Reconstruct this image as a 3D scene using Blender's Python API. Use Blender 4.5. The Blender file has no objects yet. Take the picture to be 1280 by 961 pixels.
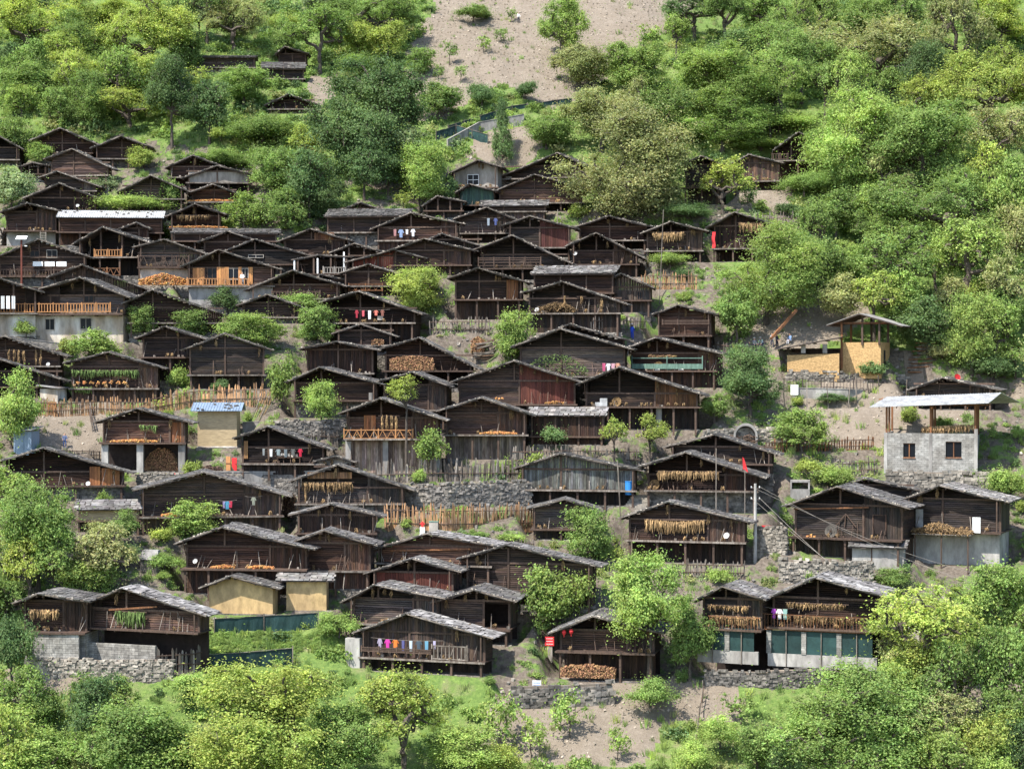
import bpy, bmesh, math, random
import numpy as np
from mathutils import Vector, Matrix, Euler, noise as mnoise
R = math.radians
random.seed(7); np.random.seed(7)
scene = bpy.context.scene
COL = scene.collection

# ------------------------------------------------------------------ camera, sky, sun, exposure
FPX = 2550.0                       # focal length in pixels of the 1280 px wide photograph
CAM = Vector((0.0, -230.0, 3.0)); PITCH = R(-0.75)
cam_d = bpy.data.cameras.new('camera'); cam = bpy.data.objects.new('camera', cam_d); COL.objects.link(cam)
cam.location = CAM; cam.rotation_euler = (R(90) + PITCH, 0, 0)
cam_d.sensor_width = 36.0; cam_d.lens = FPX / 1280 * 36.0
cam_d.clip_start = 1.0; cam_d.clip_end = 5000.0
scene.camera = cam
SUN = Vector((-0.47, -0.42, 1.02)).normalized()
world = bpy.data.worlds.new('World'); scene.world = world; world.use_nodes = True
wn = world.node_tree.nodes; wl = world.node_tree.links
sky = wn.new('ShaderNodeTexSky'); sky.sky_type = 'NISHITA'; sky.sun_disc = False
sky.sun_elevation = math.asin(SUN.z); sky.sun_rotation = math.atan2(SUN.x, SUN.y) % (2 * math.pi)
bg = wn.get('Background') or wn.new('ShaderNodeBackground')
wl.new(sky.outputs[0], bg.inputs[0]); bg.inputs[1].default_value = 0.15
sd = bpy.data.lights.new('sun', 'SUN'); so = bpy.data.objects.new('sun', sd); COL.objects.link(so)
sd.energy = 4.3; sd.angle = R(1.0); sd.color = (1.0, 0.955, 0.88)
so.rotation_euler = SUN.to_track_quat('Z', 'Y').to_euler(); so.location = SUN * 300
scene.view_settings.view_transform = 'Standard'; scene.view_settings.look = 'None'
scene.view_settings.exposure = 1.15; scene.view_settings.gamma = 1.0

CP, SP = math.cos(PITCH), math.sin(PITCH)
def ray(px, py):
    a = (px - 640) / FPX; b = (480.5 - py) / FPX
    return Vector((a, CP - b * SP, SP + b * CP))
def project(x, y, z):
    dx, dy, dz = x - CAM.x, y - CAM.y, z - CAM.z
    f = dy * CP + dz * SP; u = -dy * SP + dz * CP
    return 640 + FPX * dx / f, 480.5 - FPX * u / f

# ------------------------------------------------------------------ tagging and mesh helpers
def tag(o, label=None, cat=None, group=None, kind=None):
    if label: o['label'] = label
    if cat: o['category'] = cat
    if group: o['group'] = group
    if kind: o['kind'] = kind
    return o
def empty(name, loc, rz=0.0, label=None, cat=None, group=None):
    o = bpy.data.objects.new(name, None); COL.objects.link(o)
    o.empty_display_size = 0.3
    o.location = loc; o.rotation_euler = (0, 0, rz)
    return tag(o, label, cat, group)
def link(name, me, parent=None, kind=None):
    o = bpy.data.objects.new(name, me); COL.objects.link(o)
    if parent: o.parent = parent
    if kind: o['kind'] = kind
    return o
def mesh_np(name, V, F, tint=None, mat=None, smooth=False):
    """V (n,3), F (m,k) index array, tint (m,3) colour multiplier per face"""
    V = np.asarray(V, dtype=np.float32); F = np.asarray(F, dtype=np.int32)
    m, k = F.shape
    me = bpy.data.meshes.new(name)
    me.vertices.add(len(V)); me.vertices.foreach_set('co', V.ravel())
    me.loops.add(m * k); me.loops.foreach_set('vertex_index', F.ravel())
    me.polygons.add(m); me.polygons.foreach_set('loop_start', np.arange(0, m * k, k, dtype=np.int32))
    try: me.polygons.foreach_set('loop_total', np.full(m, k, dtype=np.int32))
    except Exception: pass
    me.update(calc_edges=True)
    if tint is None: tint = np.ones((m, 3))
    at = me.color_attributes.new('tint', 'FLOAT_COLOR', 'CORNER')
    c = np.ones((m, k, 4), dtype=np.float32); c[:, :, :3] = np.asarray(tint)[:, None, :]
    at.data.foreach_set('color', c.ravel())
    if mat: me.materials.append(mat)
    me.polygons.foreach_set('use_smooth', np.full(m, bool(smooth)))
    me.validate()
    return me
BF = np.array([[0,3,2,1],[4,5,6,7],[0,1,5,4],[1,2,6,5],[2,3,7,6],[3,0,4,7]])
class MB:
    """collects boxes / hexahedra / quads"""
    def __init__(s): s.V = []; s.F = []; s.T = []; s.n = 0
    def hexa(s, P, t=1.0):
        s.V.append(np.asarray(P, dtype=np.float64)); s.F.append(BF + s.n); s.n += 8
        t = (t, t, t) if not hasattr(t, '__len__') else t
        s.T.append(np.tile(np.array(t, dtype=float), (6, 1)))
    def box(s, x0, y0, z0, x1, y1, z1, t=1.0):
        s.hexa([(x0,y0,z0),(x1,y0,z0),(x1,y1,z0),(x0,y1,z0),(x0,y0,z1),(x1,y0,z1),(x1,y1,z1),(x0,y1,z1)], t)
    def beam(s, a, b, w, h=None, t=1.0, w2=None):
        a = Vector(a); b = Vector(b); h = h or w; d = b - a
        if d.length < 1e-4: return
        d.normalize(); up = Vector((0, 0, 1)) if abs(d.z) < 0.9 else Vector((0, 1, 0))
        x = d.cross(up).normalized(); y = x.cross(d)
        k = (w2 or w) / w
        P = []
        for c, q in ((a, 1), (b, k)):
            for sx, sy in ((-1,-1),(1,-1),(1,1),(-1,1)):
                P.append(c + x * sx * w / 2 * q + y * sy * h / 2 * q)
        s.hexa([tuple(p) for p in P], t)
    def stone(s, c, sx, sy, sz, t, rnd):
        P = []
        for z in (-1, 1):
            for x, y in ((-1,-1),(1,-1),(1,1),(-1,1)):
                P.append((c[0] + x * sx * rnd.uniform(.32, .55), c[1] + y * sy * rnd.uniform(.32, .55), c[2] + z * sz * rnd.uniform(.35, .55)))
        s.hexa(P, t)
    def quad(s, a, b, c, d, t=1.0):
        e = 0.02
        s.hexa([a, b, c, d] + [(p[0], p[1] + e, p[2] + e) for p in (a, b, c, d)], t)
    def build(s, name, mat, parent=None, kind=None, smooth=False):
        if not s.V: return None
        me = mesh_np(name, np.concatenate(s.V), np.concatenate(s.F), np.concatenate(s.T), mat, smooth)
        return link(name, me, parent, kind)
    def mesh(s, name, mat): return mesh_np(name, np.concatenate(s.V), np.concatenate(s.F), np.concatenate(s.T), mat)

_unit = {}
def box_part(name, parent, mat, p0, p1, rot=None):
    """one box as an object of its own, sharing a unit cube mesh per material"""
    if mat.name not in _unit:
        b = MB(); b.box(-.5, -.5, -.5, .5, .5, .5); _unit[mat.name] = b.mesh('box', mat)
    o = link(name, _unit[mat.name], parent)
    o.location = [(a + b) / 2 for a, b in zip(p0, p1)]
    o.scale = [max(abs(b - a), .01) for a, b in zip(p0, p1)]
    if rot: o.rotation_euler = rot
    return o
def beam_part(name, parent, mat, a, b, w, h=None):
    box_part.__doc__
    a = Vector(a); b = Vector(b); d = b - a
    o = box_part(name, parent, mat, (0, 0, 0), (1, 1, 1))
    o.location = (a + b) / 2
    o.scale = (w, h or w, d.length)
    o.rotation_euler = d.to_track_quat('Z', 'Y').to_euler()
    return o

# ------------------------------------------------------------------ materials
def mat(name, c, rough=.85, scale=3.0, var=.35, bump=.0, hue=None, stretch=(1, 1, 1), trans=0.0, objvar=.25, metal=0.0, detail=5.0, spec=.3, c2=None):
    m = bpy.data.materials.new(name); m.use_nodes = True
    nt = m.node_tree; N = nt.nodes; L = nt.links
    p = N['Principled BSDF']; p.inputs['Roughness'].default_value = rough; p.inputs['Metallic'].default_value = metal
    p.inputs['Specular IOR Level'].default_value = spec
    tc = N.new('ShaderNodeTexCoord'); mp = N.new('ShaderNodeMapping'); mp.inputs['Scale'].default_value = stretch
    geo = N.new('ShaderNodeNewGeometry'); L.new(geo.outputs['Position'], mp.inputs[0])
    nz = N.new('ShaderNodeTexNoise'); nz.inputs['Scale'].default_value = scale; nz.inputs['Detail'].default_value = detail
    nz.inputs['Roughness'].default_value = .65
    L.new(mp.outputs[0], nz.inputs['Vector'])
    mr = N.new('ShaderNodeMapRange'); mr.inputs['From Min'].default_value = .3; mr.inputs['From Max'].default_value = .7
    mr.inputs['To Min'].default_value = 1 - var; mr.inputs['To Max'].default_value = 1 + var
    L.new(nz.outputs[0], mr.inputs[0])
    oi = N.new('ShaderNodeObjectInfo')
    mo = N.new('ShaderNodeMapRange'); mo.inputs['To Min'].default_value = 1 - objvar; mo.inputs['To Max'].default_value = 1 + objvar
    L.new(oi.outputs['Random'], mo.inputs[0])
    mu = N.new('ShaderNodeMath'); mu.operation = 'MULTIPLY'; L.new(mr.outputs[0], mu.inputs[0]); L.new(mo.outputs[0], mu.inputs[1])
    at = N.new('ShaderNodeAttribute'); at.attribute_name = 'tint'
    base = N.new('ShaderNodeMix'); base.data_type = 'RGBA'; base.inputs[6].default_value = (*c, 1); base.inputs[7].default_value = (*(c2 or c), 1)
    n2 = N.new('ShaderNodeTexNoise'); n2.inputs['Scale'].default_value = scale * .27; L.new(mp.outputs[0], n2.inputs['Vector'])
    m2 = N.new('ShaderNodeMapRange'); m2.inputs['From Min'].default_value = .38; m2.inputs['From Max'].default_value = .62
    L.new(n2.outputs[0], m2.inputs[0]); L.new(m2.outputs[0], base.inputs[0])
    v1 = N.new('ShaderNodeVectorMath'); v1.operation = 'SCALE'; L.new(base.outputs[2], v1.inputs[0]); L.new(mu.outputs[0], v1.inputs['Scale'])
    v2 = N.new('ShaderNodeVectorMath'); v2.operation = 'MULTIPLY'; L.new(v1.outputs[0], v2.inputs[0]); L.new(at.outputs['Color'], v2.inputs[1])
    L.new(v2.outputs[0], p.inputs['Base Color'])
    if bump:
        bp = N.new('ShaderNodeBump'); bp.inputs['Strength'].default_value = bump; bp.inputs['Distance'].default_value = .05
        L.new(nz.outputs[0], bp.inputs['Height']); L.new(bp.outputs[0], p.inputs['Normal'])
    if trans:
        tr = N.new('ShaderNodeBsdfTranslucent'); v3 = N.new('ShaderNodeVectorMath'); v3.operation = 'MULTIPLY'
        v3.inputs[1].default_value = (1.2, 1.25, .75); L.new(v2.outputs[0], v3.inputs[0]); L.new(v3.outputs[0], tr.inputs[0])
        mx = N.new('ShaderNodeMixShader'); mx.inputs[0].default_value = trans
        L.new(p.outputs[0], mx.inputs[1]); L.new(tr.outputs[0], mx.inputs[2]); L.new(mx.outputs[0], N['Material Output'].inputs[0])
    return m
WS = (1, 1, 5)     # grain running along the horizontal
M = {}
M['log'] = mat('log_wood', (.070, .041, .029), .9, 1.6, .5, .38, stretch=(.7, .7, 5), c2=(.04, .027, .023))
M['plank'] = mat('plank_wood', (.080, .047, .032), .9, 2.5, .5, .38, stretch=(4, 4, .5), c2=(.043, .032, .027))
M['redplank'] = mat('reddish_plank', (.125, .038, .026), .85, 2.5, .35, .2, stretch=(4, 4, .5))
M['rust'] = mat('new_brown_plank', (.23, .10, .042), .8, 2.5, .45, .2, stretch=(4, 4, .5), c2=(.14, .068, .036))
M['stake'] = mat('split_stake', (.36, .20, .095), .85, 2.5, .5, .3, stretch=(3, 3, .6), c2=(.20, .12, .07))
M['orange'] = mat('fresh_orange_wood', (.38, .18, .07), .7, 2.5, .25, .1, stretch=(3, 3, .7))
M['dark'] = mat('near_black_wood', (.030, .021, .018), .95, 2, .4, .2)  # back walls; on doorways the near-black tone stands in for shade
M['post'] = mat('weathered_post', (.088, .058, .043), .9, 2, .4, .2, stretch=(3, 3, .6))
M['grey'] = mat('grey_weathered_wood', (.22, .19, .16), .9, 2.5, .45, .2, stretch=(3, 3, .6), c2=(.12, .095, .075))
M['slate'] = mat('slate_shingle', (.235, .225, .215), .85, 1.3, .45, .4, c2=(.14, .13, .125), spec=.3)
M['roofboard'] = mat('roof_board', (.10, .08, .07), .9, 2, .4, .2)
M['metal'] = mat('pale_sheet_metal', (.36, .36, .355), .65, 1.6, .4, .05, objvar=.05, metal=.15, spec=.5)
M['bluemetal'] = mat('blue_grey_sheet', (.20, .26, .34), .5, 1.2, .15, .05, objvar=.05, metal=.2)
M['stone'] = mat('field_stone', (.19, .17, .145), .9, 2.2, .5, .4, c2=(.12, .11, .10))
M['palestone'] = mat('pale_stone', (.27, .24, .20), .9, 2.2, .45, .4, c2=(.19, .17, .14))
M['mortar'] = mat('earth_mortar', (.20, .165, .13), .95, 3, .4, .4)
M['concrete'] = mat('grey_concrete', (.31, .295, .27), .9, 1.8, .35, .1, stretch=(1, 1, .4), c2=(.21, .195, .18))
M['block'] = mat('concrete_block', (.31, .30, .275), .9, 2.1, .35, .25, c2=(.24, .225, .20))
M['white'] = mat('lime_plaster', (.52, .495, .45), .9, 1.6, .35, .1, stretch=(1, 1, .35), c2=(.30, .24, .18))
M['pale'] = mat('pale_grey_render', (.36, .325, .28), .9, 1.8, .35, .1, stretch=(1, 1, .35), c2=(.27, .24, .205))
M['yellow'] = mat('ochre_clay', (.50, .35, .165), .95, 1.9, .32, .15, objvar=.08, stretch=(1, 1, .5), c2=(.40, .28, .14))
M['ochre'] = mat('orange_clay_brick', (.48, .31, .14), .95, 5, .35, .3, objvar=.05)
M['clay'] = mat('rammed_earth', (.42, .32, .19), .95, 1.4, .25, .3, stretch=(1, 1, 4), objvar=.05)
M['green'] = mat('faded_green_paint', (.12, .20, .155), .8, 2, .4, .1, stretch=(3, 3, .6))
M['net'] = mat('dark_green_netting', (.016, .042, .04), .6, 1.2, .35, .1)
M['glass'] = mat('dark_window_glass', (.008, .010, .014), .3, 1, .1, 0, spec=.15)
M['whitep'] = mat('white_paint', (.75, .75, .73), .6, 2, .08, 0)
M['hay'] = mat('dry_hay', (.28, .18, .085), .95, 4, .5, .2, c2=(.17, .11, .055))
M['greenhay'] = mat('fresh_green_herbs', (.12, .18, .05), .9, 4, .4, .2)
M['corn'] = mat('corn_cobs', (.50, .28, .10), .8, 6, .35, 0, c2=(.42, .19, .06))
M['bark'] = mat('tree_bark', (.085, .068, .055), .95, 3, .4, .3, stretch=(3, 3, 1))
M['fwood'] = mat('firewood', (.30, .17, .085), .9, 5, .4, .2)
M['fwood_dark'] = mat('old_firewood', (.13, .085, .06), .9, 5, .4, .2)
M['redp'] = mat('red_paint', (.62, .035, .04), .6, 2, .15, 0, objvar=.05)
M['bluep'] = mat('blue_paint', (.03, .20, .50), .6, 2, .15, 0, objvar=.05)
M['skin'] = mat('skin', (.42, .24, .16), .6, 2, .05, 0, objvar=.05)
M['black'] = mat('black_cloth', (.02, .02, .025), .9, 2, .2, 0)
M['iron'] = mat('dark_iron', (.06, .045, .04), .6, 2, .2, 0)
def fol(name, c, c2, tr=.38): return mat(name, c, .55, .55, .28, 0, trans=tr, objvar=.16, spec=.15, c2=c2)
M['G'] = fol('mid_green_leaves', (.235, .335, .10), (.195, .29, .088))
M['L'] = fol('lime_green_leaves', (.32, .42, .12), (.255, .365, .105))
M['Y'] = fol('yellow_green_leaves', (.42, .49, .125), (.34, .43, .115))
M['D'] = fol('dark_green_leaves', (.155, .235, .09), (.12, .195, .08), .38)
M['O'] = fol('olive_bronze_leaves', (.37, .385, .175), (.31, .35, .145))
M['P'] = fol('pale_sage_leaves', (.29, .36, .19), (.22, .31, .14))
def add_courses(m, w=.42, h=.2, axis='XZ', k=.62):
    nt = m.node_tree; N = nt.nodes; L = nt.links; p = N['Principled BSDF']; src = p.inputs['Base Color'].links[0].from_socket
    geo = N.new('ShaderNodeNewGeometry'); s = N.new('ShaderNodeSeparateXYZ'); c = N.new('ShaderNodeCombineXYZ'); L.new(geo.outputs['Position'], s.inputs[0])
    ad = N.new('ShaderNodeMath'); L.new(s.outputs[0], ad.inputs[0]); L.new(s.outputs[1], ad.inputs[1]); L.new(ad.outputs[0], c.inputs[0]); L.new(s.outputs[2], c.inputs[1])
    b = N.new('ShaderNodeTexBrick'); b.inputs['Scale'].default_value = 1; b.inputs['Brick Width'].default_value = w; b.inputs['Row Height'].default_value = h; b.inputs['Mortar Size'].default_value = .022; b.inputs['Mortar Smooth'].default_value = .3
    b.inputs['Color1'].default_value = (1.12, 1.12, 1.12, 1); b.inputs['Color2'].default_value = (.8, .8, .8, 1); b.inputs['Mortar'].default_value = (k, k, k, 1); L.new(c.outputs[0], b.inputs['Vector'])
    v = N.new('ShaderNodeVectorMath'); v.operation = 'MULTIPLY'; L.new(src, v.inputs[0]); L.new(b.outputs[0], v.inputs[1]); L.new(v.outputs[0], p.inputs['Base Color'])
add_courses(M['block']); add_courses(M['ochre'], .26, .13, k=.8)
_cl = {}
def cloth(c):
    k = tuple(round(x, 2) for x in c)
    if k not in _cl: _cl[k] = mat('cloth_colour', k, .9, 3, .12, .05, objvar=.02)
    return _cl[k]
# ------------------------------------------------------------------ the houses: verge outline (left eave, apex, right eave), deck row, ground row
# (lx,ly, ax,ay, rx,ry, deck, base, label, landmark phrase or None, options)
HS = [
 (-42,182,-5,168,30,187,199,208,'small dark house cut by the left edge behind the sage tree',None,dict()),
 (36,176,75,160,124,181,191,201,'topmost gabled log house at the upper left end of the village','the topmost left house',dict(y=22)),
 (112,186,151,170,190,184,198,210,'dark gabled house half hidden by bushes right of the topmost left house',None,dict()),
 (22,209,40,203,62,207,217,228,'low flat lean-to with posts under a yellow green tree at upper left',None,dict(w='open',D=3)),
 (54,199,90,186,143,212,219,230,'log house with vertical centre post directly below the topmost left house',None,dict(y=20)),
 (48,222,71,214,127,234,238,247,'dark house with curved stone strewn roof third down at upper left',None,dict()),
 (28,248,74,229,129,250,263,272,'wide log house with white dish above the long white roof','the log house above the white roof',dict(y=18,ex=[('dish',97,257,2.3)])),
 (-1,265,34,254,77,264,288,307,'tall log house with horizontal logs and ladder at the left edge','the tall log house at the left edge',dict(y=10,u='grey',ex=[('ladder',54,290,304)])),
 (205,210,241,194,284,210,221,233,'upper house of the pair right of the sunny bushes','the upper pair of houses',dict()),
 (226,223,271,207,322,219,228,240,'broad roofed house with pale wall under its open gable',None,dict(w='pale',g='o')),
 (232,242,266,230,298,242,252,262,'house with a row of corn along its eave near the big tree foot',None,dict(ex=[('corn',234,253,296)])),
 (146,241,188,219,238,240,248,262,'wide dark house sunk behind the bright bush row',None,dict(y=16,D=5)),
 (206,271,244,255,283,268,285,300,'dark house with corn cobs under the eave and on the deck','the corn hung house',dict(g='o',ex=[('corn',212,285,284),('hay',220,269,262,276)])),
 (146,287,170,278,188,286,297,308,'tiny dark roof behind the orange balcony house',None,dict(w='dark',D=3)),
 (89,306,128,284,186,303,321,345,'open attic house with orange balcony rail on its upper floor','the open attic house',dict(w='open',g='o',y=24,u='open',ex=[('rail',118,312,152,321,'orange'),('srail',312,321,'orange'),('xrail',118,335,150,345,'rust')])),
 (165,309,205,299,263,319,334,358,'house with dark lattice rail above a pale wall and corn heap','the lattice rail house',dict(y=14,u='pale',ex=[('xrail',173,320,236,334,'post'),('cornheap',174,341,236,357)])),
 (-12,324,48,299,118,323,345,358,'house with white framed windows and cloths behind its rail','the white window house',dict(y=18,w='log',ex=[('win',38,314,49,322),('win',59,313,71,322),('sheets',40,327,84,333),('rail',-5,337,85,345,'post')])),
 (246,303,284,289,332,304,316,328,'dark roofed house with a solar lamp beside its left eave',None,dict()),
 (346,302,388,286,440,301,318,330,'log house with an orange plank at the right of its gable','the orange plank house',dict(y=14,ex=[('panel',393,291,418,300,'rust')])),
 (280,314,318,299,393,321,330,343,'reddish edged roof house with pink light window strip',None,dict(y=16,ex=[('win',311,319,329,322)])),
 (225,334,273,312,352,337,357,378,'house with fresh orange woodwork, dark windows and a turned balcony','the orange balcony house',dict(y=16,w='log',u='conc',ex=[('panel',241,335,256,356,'orange'),('win',249,338,256,349),('win',260,335,271,350),('panel',271,334,286,356,'orange'),('win',286,336,298,349),('panel',298,334,302,356,'orange'),('win',303,336,310,349),('panel',310,334,316,356,'orange'),('rail',234,348,311,357,'orange')])),
 (364,325,397,319,442,321,342,353,'open porch with pale posts and a pale baluster rail','the pale post porch',dict(w='open',D=4,ex=[('rail',404,334,432,342,'pale'),('pcol',368,325,342),('pcol',397,323,342),('pcol',430,322,342)])),
 (305,363,365,338,434,358,373,388,'wide low roofed house with stones along its roof edge and lattice deck','the wide low roofed house',dict(y=12,g='o',ex=[('rail',340,364,400,373,'post')])),
 (388,353,400,343,436,350,356,364,'narrow dark roof strip behind the wide low roofed house',None,dict(D=2.5,w='dark')),
 (295,382,334,368,381,385,396,404,'small log house wrapped in bushes at the left centre','the small house among bushes',dict(y=18)),
 (152,380,190,362,287,395,403,416,'dark house with a long right roof slope above the flowering trees',None,dict(y=16,w='dark')),
 (58,347,102,331,188,363,378,392,'large dark roof right behind the long orange balcony',None,dict(y=14,w='plank')),
 (48,361,100,347,162,372,392,428,'white plastered farmhouse with a long orange baluster balcony','the white plastered farmhouse',dict(y=20,D=7,w='brownlog',u='white',dl=-14,ex=[('win',2,399,10,413),('win',106,370,117,378),('rail',-4,379,138,391,'orange'),('win',57,399,68,412),('win',101,398,114,411),('door',33,360,74,391)])),
 (-52,366,-8,345,56,366,391,420,'dark gabled wing with white sheets left of the white plastered farmhouse',None,dict(D=4,w='open',g='o',y=10,u='white',ex=[('sheets',0,370,20,386)])),
 (78,454,135,440,208,461,485,502,'house hung with green herbs and yellow squashes over the deck','the herb hung house',dict(y=12,ex=[('greenhay',90,463,172,472),('greenhay',88,484,116,492),('squash',97,479,155)])),
 (-32,431,5,420,85,446,457,473,'house with hanging rows of husks at the left edge below the plaster wall',None,dict(y=16,ex=[('husks',8,438,33,455),('husks',42,438,54,456),('dish',60,455,2.6)])),
 (-45,462,-6,447,86,477,483,497,'long dark sloping roof under the husk hung house at the left edge',None,dict(y=10,w='dark',D=4.5)),
 (168,423,206,408,258,424,446,476,'two storey log house with plank lower floor right of the herb hung house','the two storey log house',dict(y=16,u='plank',rp=(.62,'plank'))),
 (226,438,281,417,342,438,468,486,'big square log house raised above the orange stake fence','the big square log house',dict(y=10,g='c')),
 (372,436,421,427,476,438,466,481,'low wide log house behind the lime sapling at centre left','the low wide log house',dict(y=12,rp=(0,'plank'))),
 (356,478,399,459,481,481,500,522,'dark house with a tree in front and a barrel on its deck',None,dict(y=14,u='stone',ex=[('barrel',464,498)])),
 (398,378,448,364,528,393,403,427,'house with a line of red and white washing under a broad roof','the red and white washing house',dict(y=16,w='dark',g='o',ex=[('clothes',442,387,482,[(.5,.05,.07),(.55,.1,.12),(.75,.75,.75),(.7,.2,.15),(.25,.1,.08)]),('panel',472,395,479,400,'pale')])),
 (422,342,460,330,512,346,357,370,'dark house with cross braced rail behind the bright walnut tree',None,dict(y=10,ex=[('xrail',436,355,478,364,'rust')])),
 (414,417,451,405,498,421,431,440,'small house with a pole leaning on its roof, above the log store',None,dict(y=12,ex=[('wood',465,424,480,432)])),
 (470,437,524,422,600,462,463,480,'house with a broad stack of firewood across its whole front','the firewood stacked house',dict(y=16,ex=[('wood',488,445,543,463)])),
 (470,477,515,465,566,484,512,530,'log house behind a thin bare tree above the lattice balcony',None,dict(y=16)),
 (558,348,598,335,662,353,374,399,'square log house with a bright orange door panel on the right','the orange door log house',dict(y=10,u='plank',g='c',ex=[('panel',633,350,648,374,'rust')])),
 (562,478,642,451,731,479,505,524,'largest brown house at the village centre with a reddish plank front','the largest brown house',dict(y=10,w='brownlog',rp=(.52,'redplank'),ex=[('squash2',620,497),('corn',682,505,706)])),
 (545,514,601,497,670,520,543,574,'square log house with corn spread on the deck over a plank stable','the corn deck log house',dict(y=8,g='c',u='fplank',ex=[('corn',600,541,646)])),
 (422,517,475,498,559,526,548,592,'house with an orange zigzag balcony on concrete pillars','the zigzag balcony house',dict(y=14,w='brownlog',g='o',u='pillarplank',ex=[('xrail',430,537,516,549,'orange'),('panel',455,519,470,538,'rust'),('husks',475,520,498,537)])),
 (560,217,597,200,628,209,234,247,'pale grey rendered house with a white four pane window','the pale grey house',dict(y=16,w='palewall',g='c',ex=[('wwin',585,219,598,231)])),
 (568,241,587,230,622,239,256,264,'small house with a faded green front below the pale grey house','the green fronted house',dict(w='green',g='c')),
 (527,258,546,245,583,252,263,272,'open sided porch with a pale wall left of the green fronted house',None,dict(w='open',D=4)),
 (420,265,450,253,478,262,268,280,'small dark gable peeping over the long slate shed roof',None,dict(w='dark',D=3)),
 (462,287,513,266,582,280,300,313,'house with washing in the shade of a long low roof at upper centre',None,dict(y=16,g='o',ex=[('clothes',490,286,520,[(.4,.2,.2),(.3,.4,.6),(.75,.75,.75),(.7,.7,.72)])])),
 (566,274,608,259,652,277,291,304,'dark reddish house with a leaning white pole on its front','the leaning pole house',dict(y=12,w='brownlog',g='c',ex=[('clothes',606,272,624,[(.3,.35,.4),(.1,.12,.3)])])),
 (615,240,668,218,738,237,253,264,'brown log house with cross beams beside the olive crowned tree','the cross beamed house',dict(y=10,w='brownlog',g='c')),
 (622,222,697,191,730,206,222,236,'uppermost house rising toward the olive crowned tree',None,dict(y=20,g='o',ex=[('panel',626,221,640,236,'pale')])),
 (483,314,530,298,598,314,331,344,'log house with a deep dark right side above the walnut tree',None,dict(y=18)),
 (530,301,552,292,607,309,316,324,'narrow roof strip edged with white stones behind the leaning pole house',None,dict(w='dark',D=3)),
 (430,328,492,312,534,323,335,347,'house with a dark red painted plank front','the red fronted house',dict(w='redplank',g='c',y=8)),
 (411,316,443,304,480,315,334,345,'small roof on pale columns left of the red fronted house',None,dict(w='open',g='c',ex=[('pcol',430,315,334)])),
 (592,312,640,294,716,330,335,350,'log house with a three bar railing across its deck','the three bar railing house',dict(y=14,w='log',ex=[('bars',598,322,676,333)])),
 (627,282,662,270,723,286,309,322,'log house behind a tall thin pole, with red plank side',None,dict(y=12,rp=(.5,'redplank'))),
 (714,285,761,270,818,284,300,312,'wide dark gable under the right side of the olive tree','the dark gable under the olive tree',dict(y=8)),
 (706,308,745,291,808,324,330,346,'square log house with small white dish at its left post','the white dish log house',dict(y=12,w='brownlog',ex=[('dish',719,317,2.6)])),
 (800,292,838,277,886,289,313,328,'house hung with dry hay left of the red banner','the house by the red banner',dict(y=10,w='dark',g='o',ex=[('hay',816,291,856,302)])),
 (882,285,918,265,976,283,310,327,'brown plank house with hay sheaves beside the red banner','the hay sheaf house',dict(y=18,w='plank',g='o',ex=[('hay',924,279,954,291),('banner',890,290,894,310)])),
 (850,205,877,195,905,206,234,256,'tall dark house on stilts just right of the olive tree','the tall stilt house',dict(u='open',w='dark')),
 (912,206,936,193,980,204,226,238,'dark plank house with white stones on its right slope at upper right','the upper right plank house',dict(y=14,w='plank')),
 (966,188,998,165,1030,180,200,224,'highest right house with an open balcony against the big tree',None,dict(y=6,w='open',u='open',ex=[('rail',965,192,985,200,'post')])),
 (762,348,776,342,818,360,375,390,'lean-to with a small square window beside the white dish log house',None,dict(y=10,w='plank',D=4,ex=[('win',797,365,802,374)])),
 (650,366,703,352,785,381,391,416,'house with an open hay loft, hanging husks and plank lower floor','the open hay loft house',dict(y=10,w='dark',g='o',u='plank',ex=[('hayheap',672,378,720,391),('husks',703,371,709,384),('husks',723,371,731,381),('husks',748,374,756,389),('dish',671,387,3)])),
 (655,427,712,405,792,427,440,452,'dark roof rising behind the haystack house',None,dict(y=8,w='dark',D=3.5)),
 (638,434,700,411,792,437,470,486,'house with a heap of green hay across its deck','the green hay house',dict(y=8,ex=[('greenheap',654,443,735,470),('clothes',752,453,775,[(.55,.1,.2),(.75,.75,.75),(.7,.4,.45),(.6,.3,.2)])])),
 (720,481,773,459,884,495,508,537,'brown house with a light blue box and winnowing basket on its deck','the blue box house',dict(y=16,w='brownlog',rp=(.62,'rust'),u='pillar',ex=[('bbox',744,497,759,507),('basket',770,503)])),
 (776,437,819,422,906,443,463,484,'house with green netting and a row of drying gourds along its balcony','the green net house',dict(y=14,w='dark',g='o',u='plank',ex=[('netrail',790,447,878,461),('squash',812,446,842),('basket',822,455)])),
 (814,394,847,381,896,393,419,440,'reddish log house on tall posts behind the two blue clothed villagers','the reddish post house',dict(y=14,w='redlog',u='open',ex=[('bars',828,400,886,406)])),
 (116,528,171.5,510.5,242,529,553,590,'house with dried herbs over concrete bays and a cone of firewood','the concrete bay house',dict(y=20,w='log',u='bays',rp=(.82,'rust'),ex=[('greenhay',175,532,197,540),('corn',138,552,196)])),
 (-6,578,54,560,167,592,607,626,'house with golden plank panels right of the large left tree','the golden plank house',dict(y=12,ex=[('panel',112,583,126,607,'goldplank'),('panel',127,585,150,607,'goldplank'),('dish',110,604,3)])),
 (290,548,334,533,416,563,579,594,'dark house with shirts on a line and a red door beside it','the shirt line house',dict(y=12,g='o',ex=[('clothes',325,560,380,[(.35,.38,.36),(.65,.65,.63),(.3,.36,.36),(.2,.24,.25),(.15,.15,.14),(.6,.02,.06)]),('panel',305,551,310,573,'orange'),('bench',346,567,376,578)])),
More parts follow.
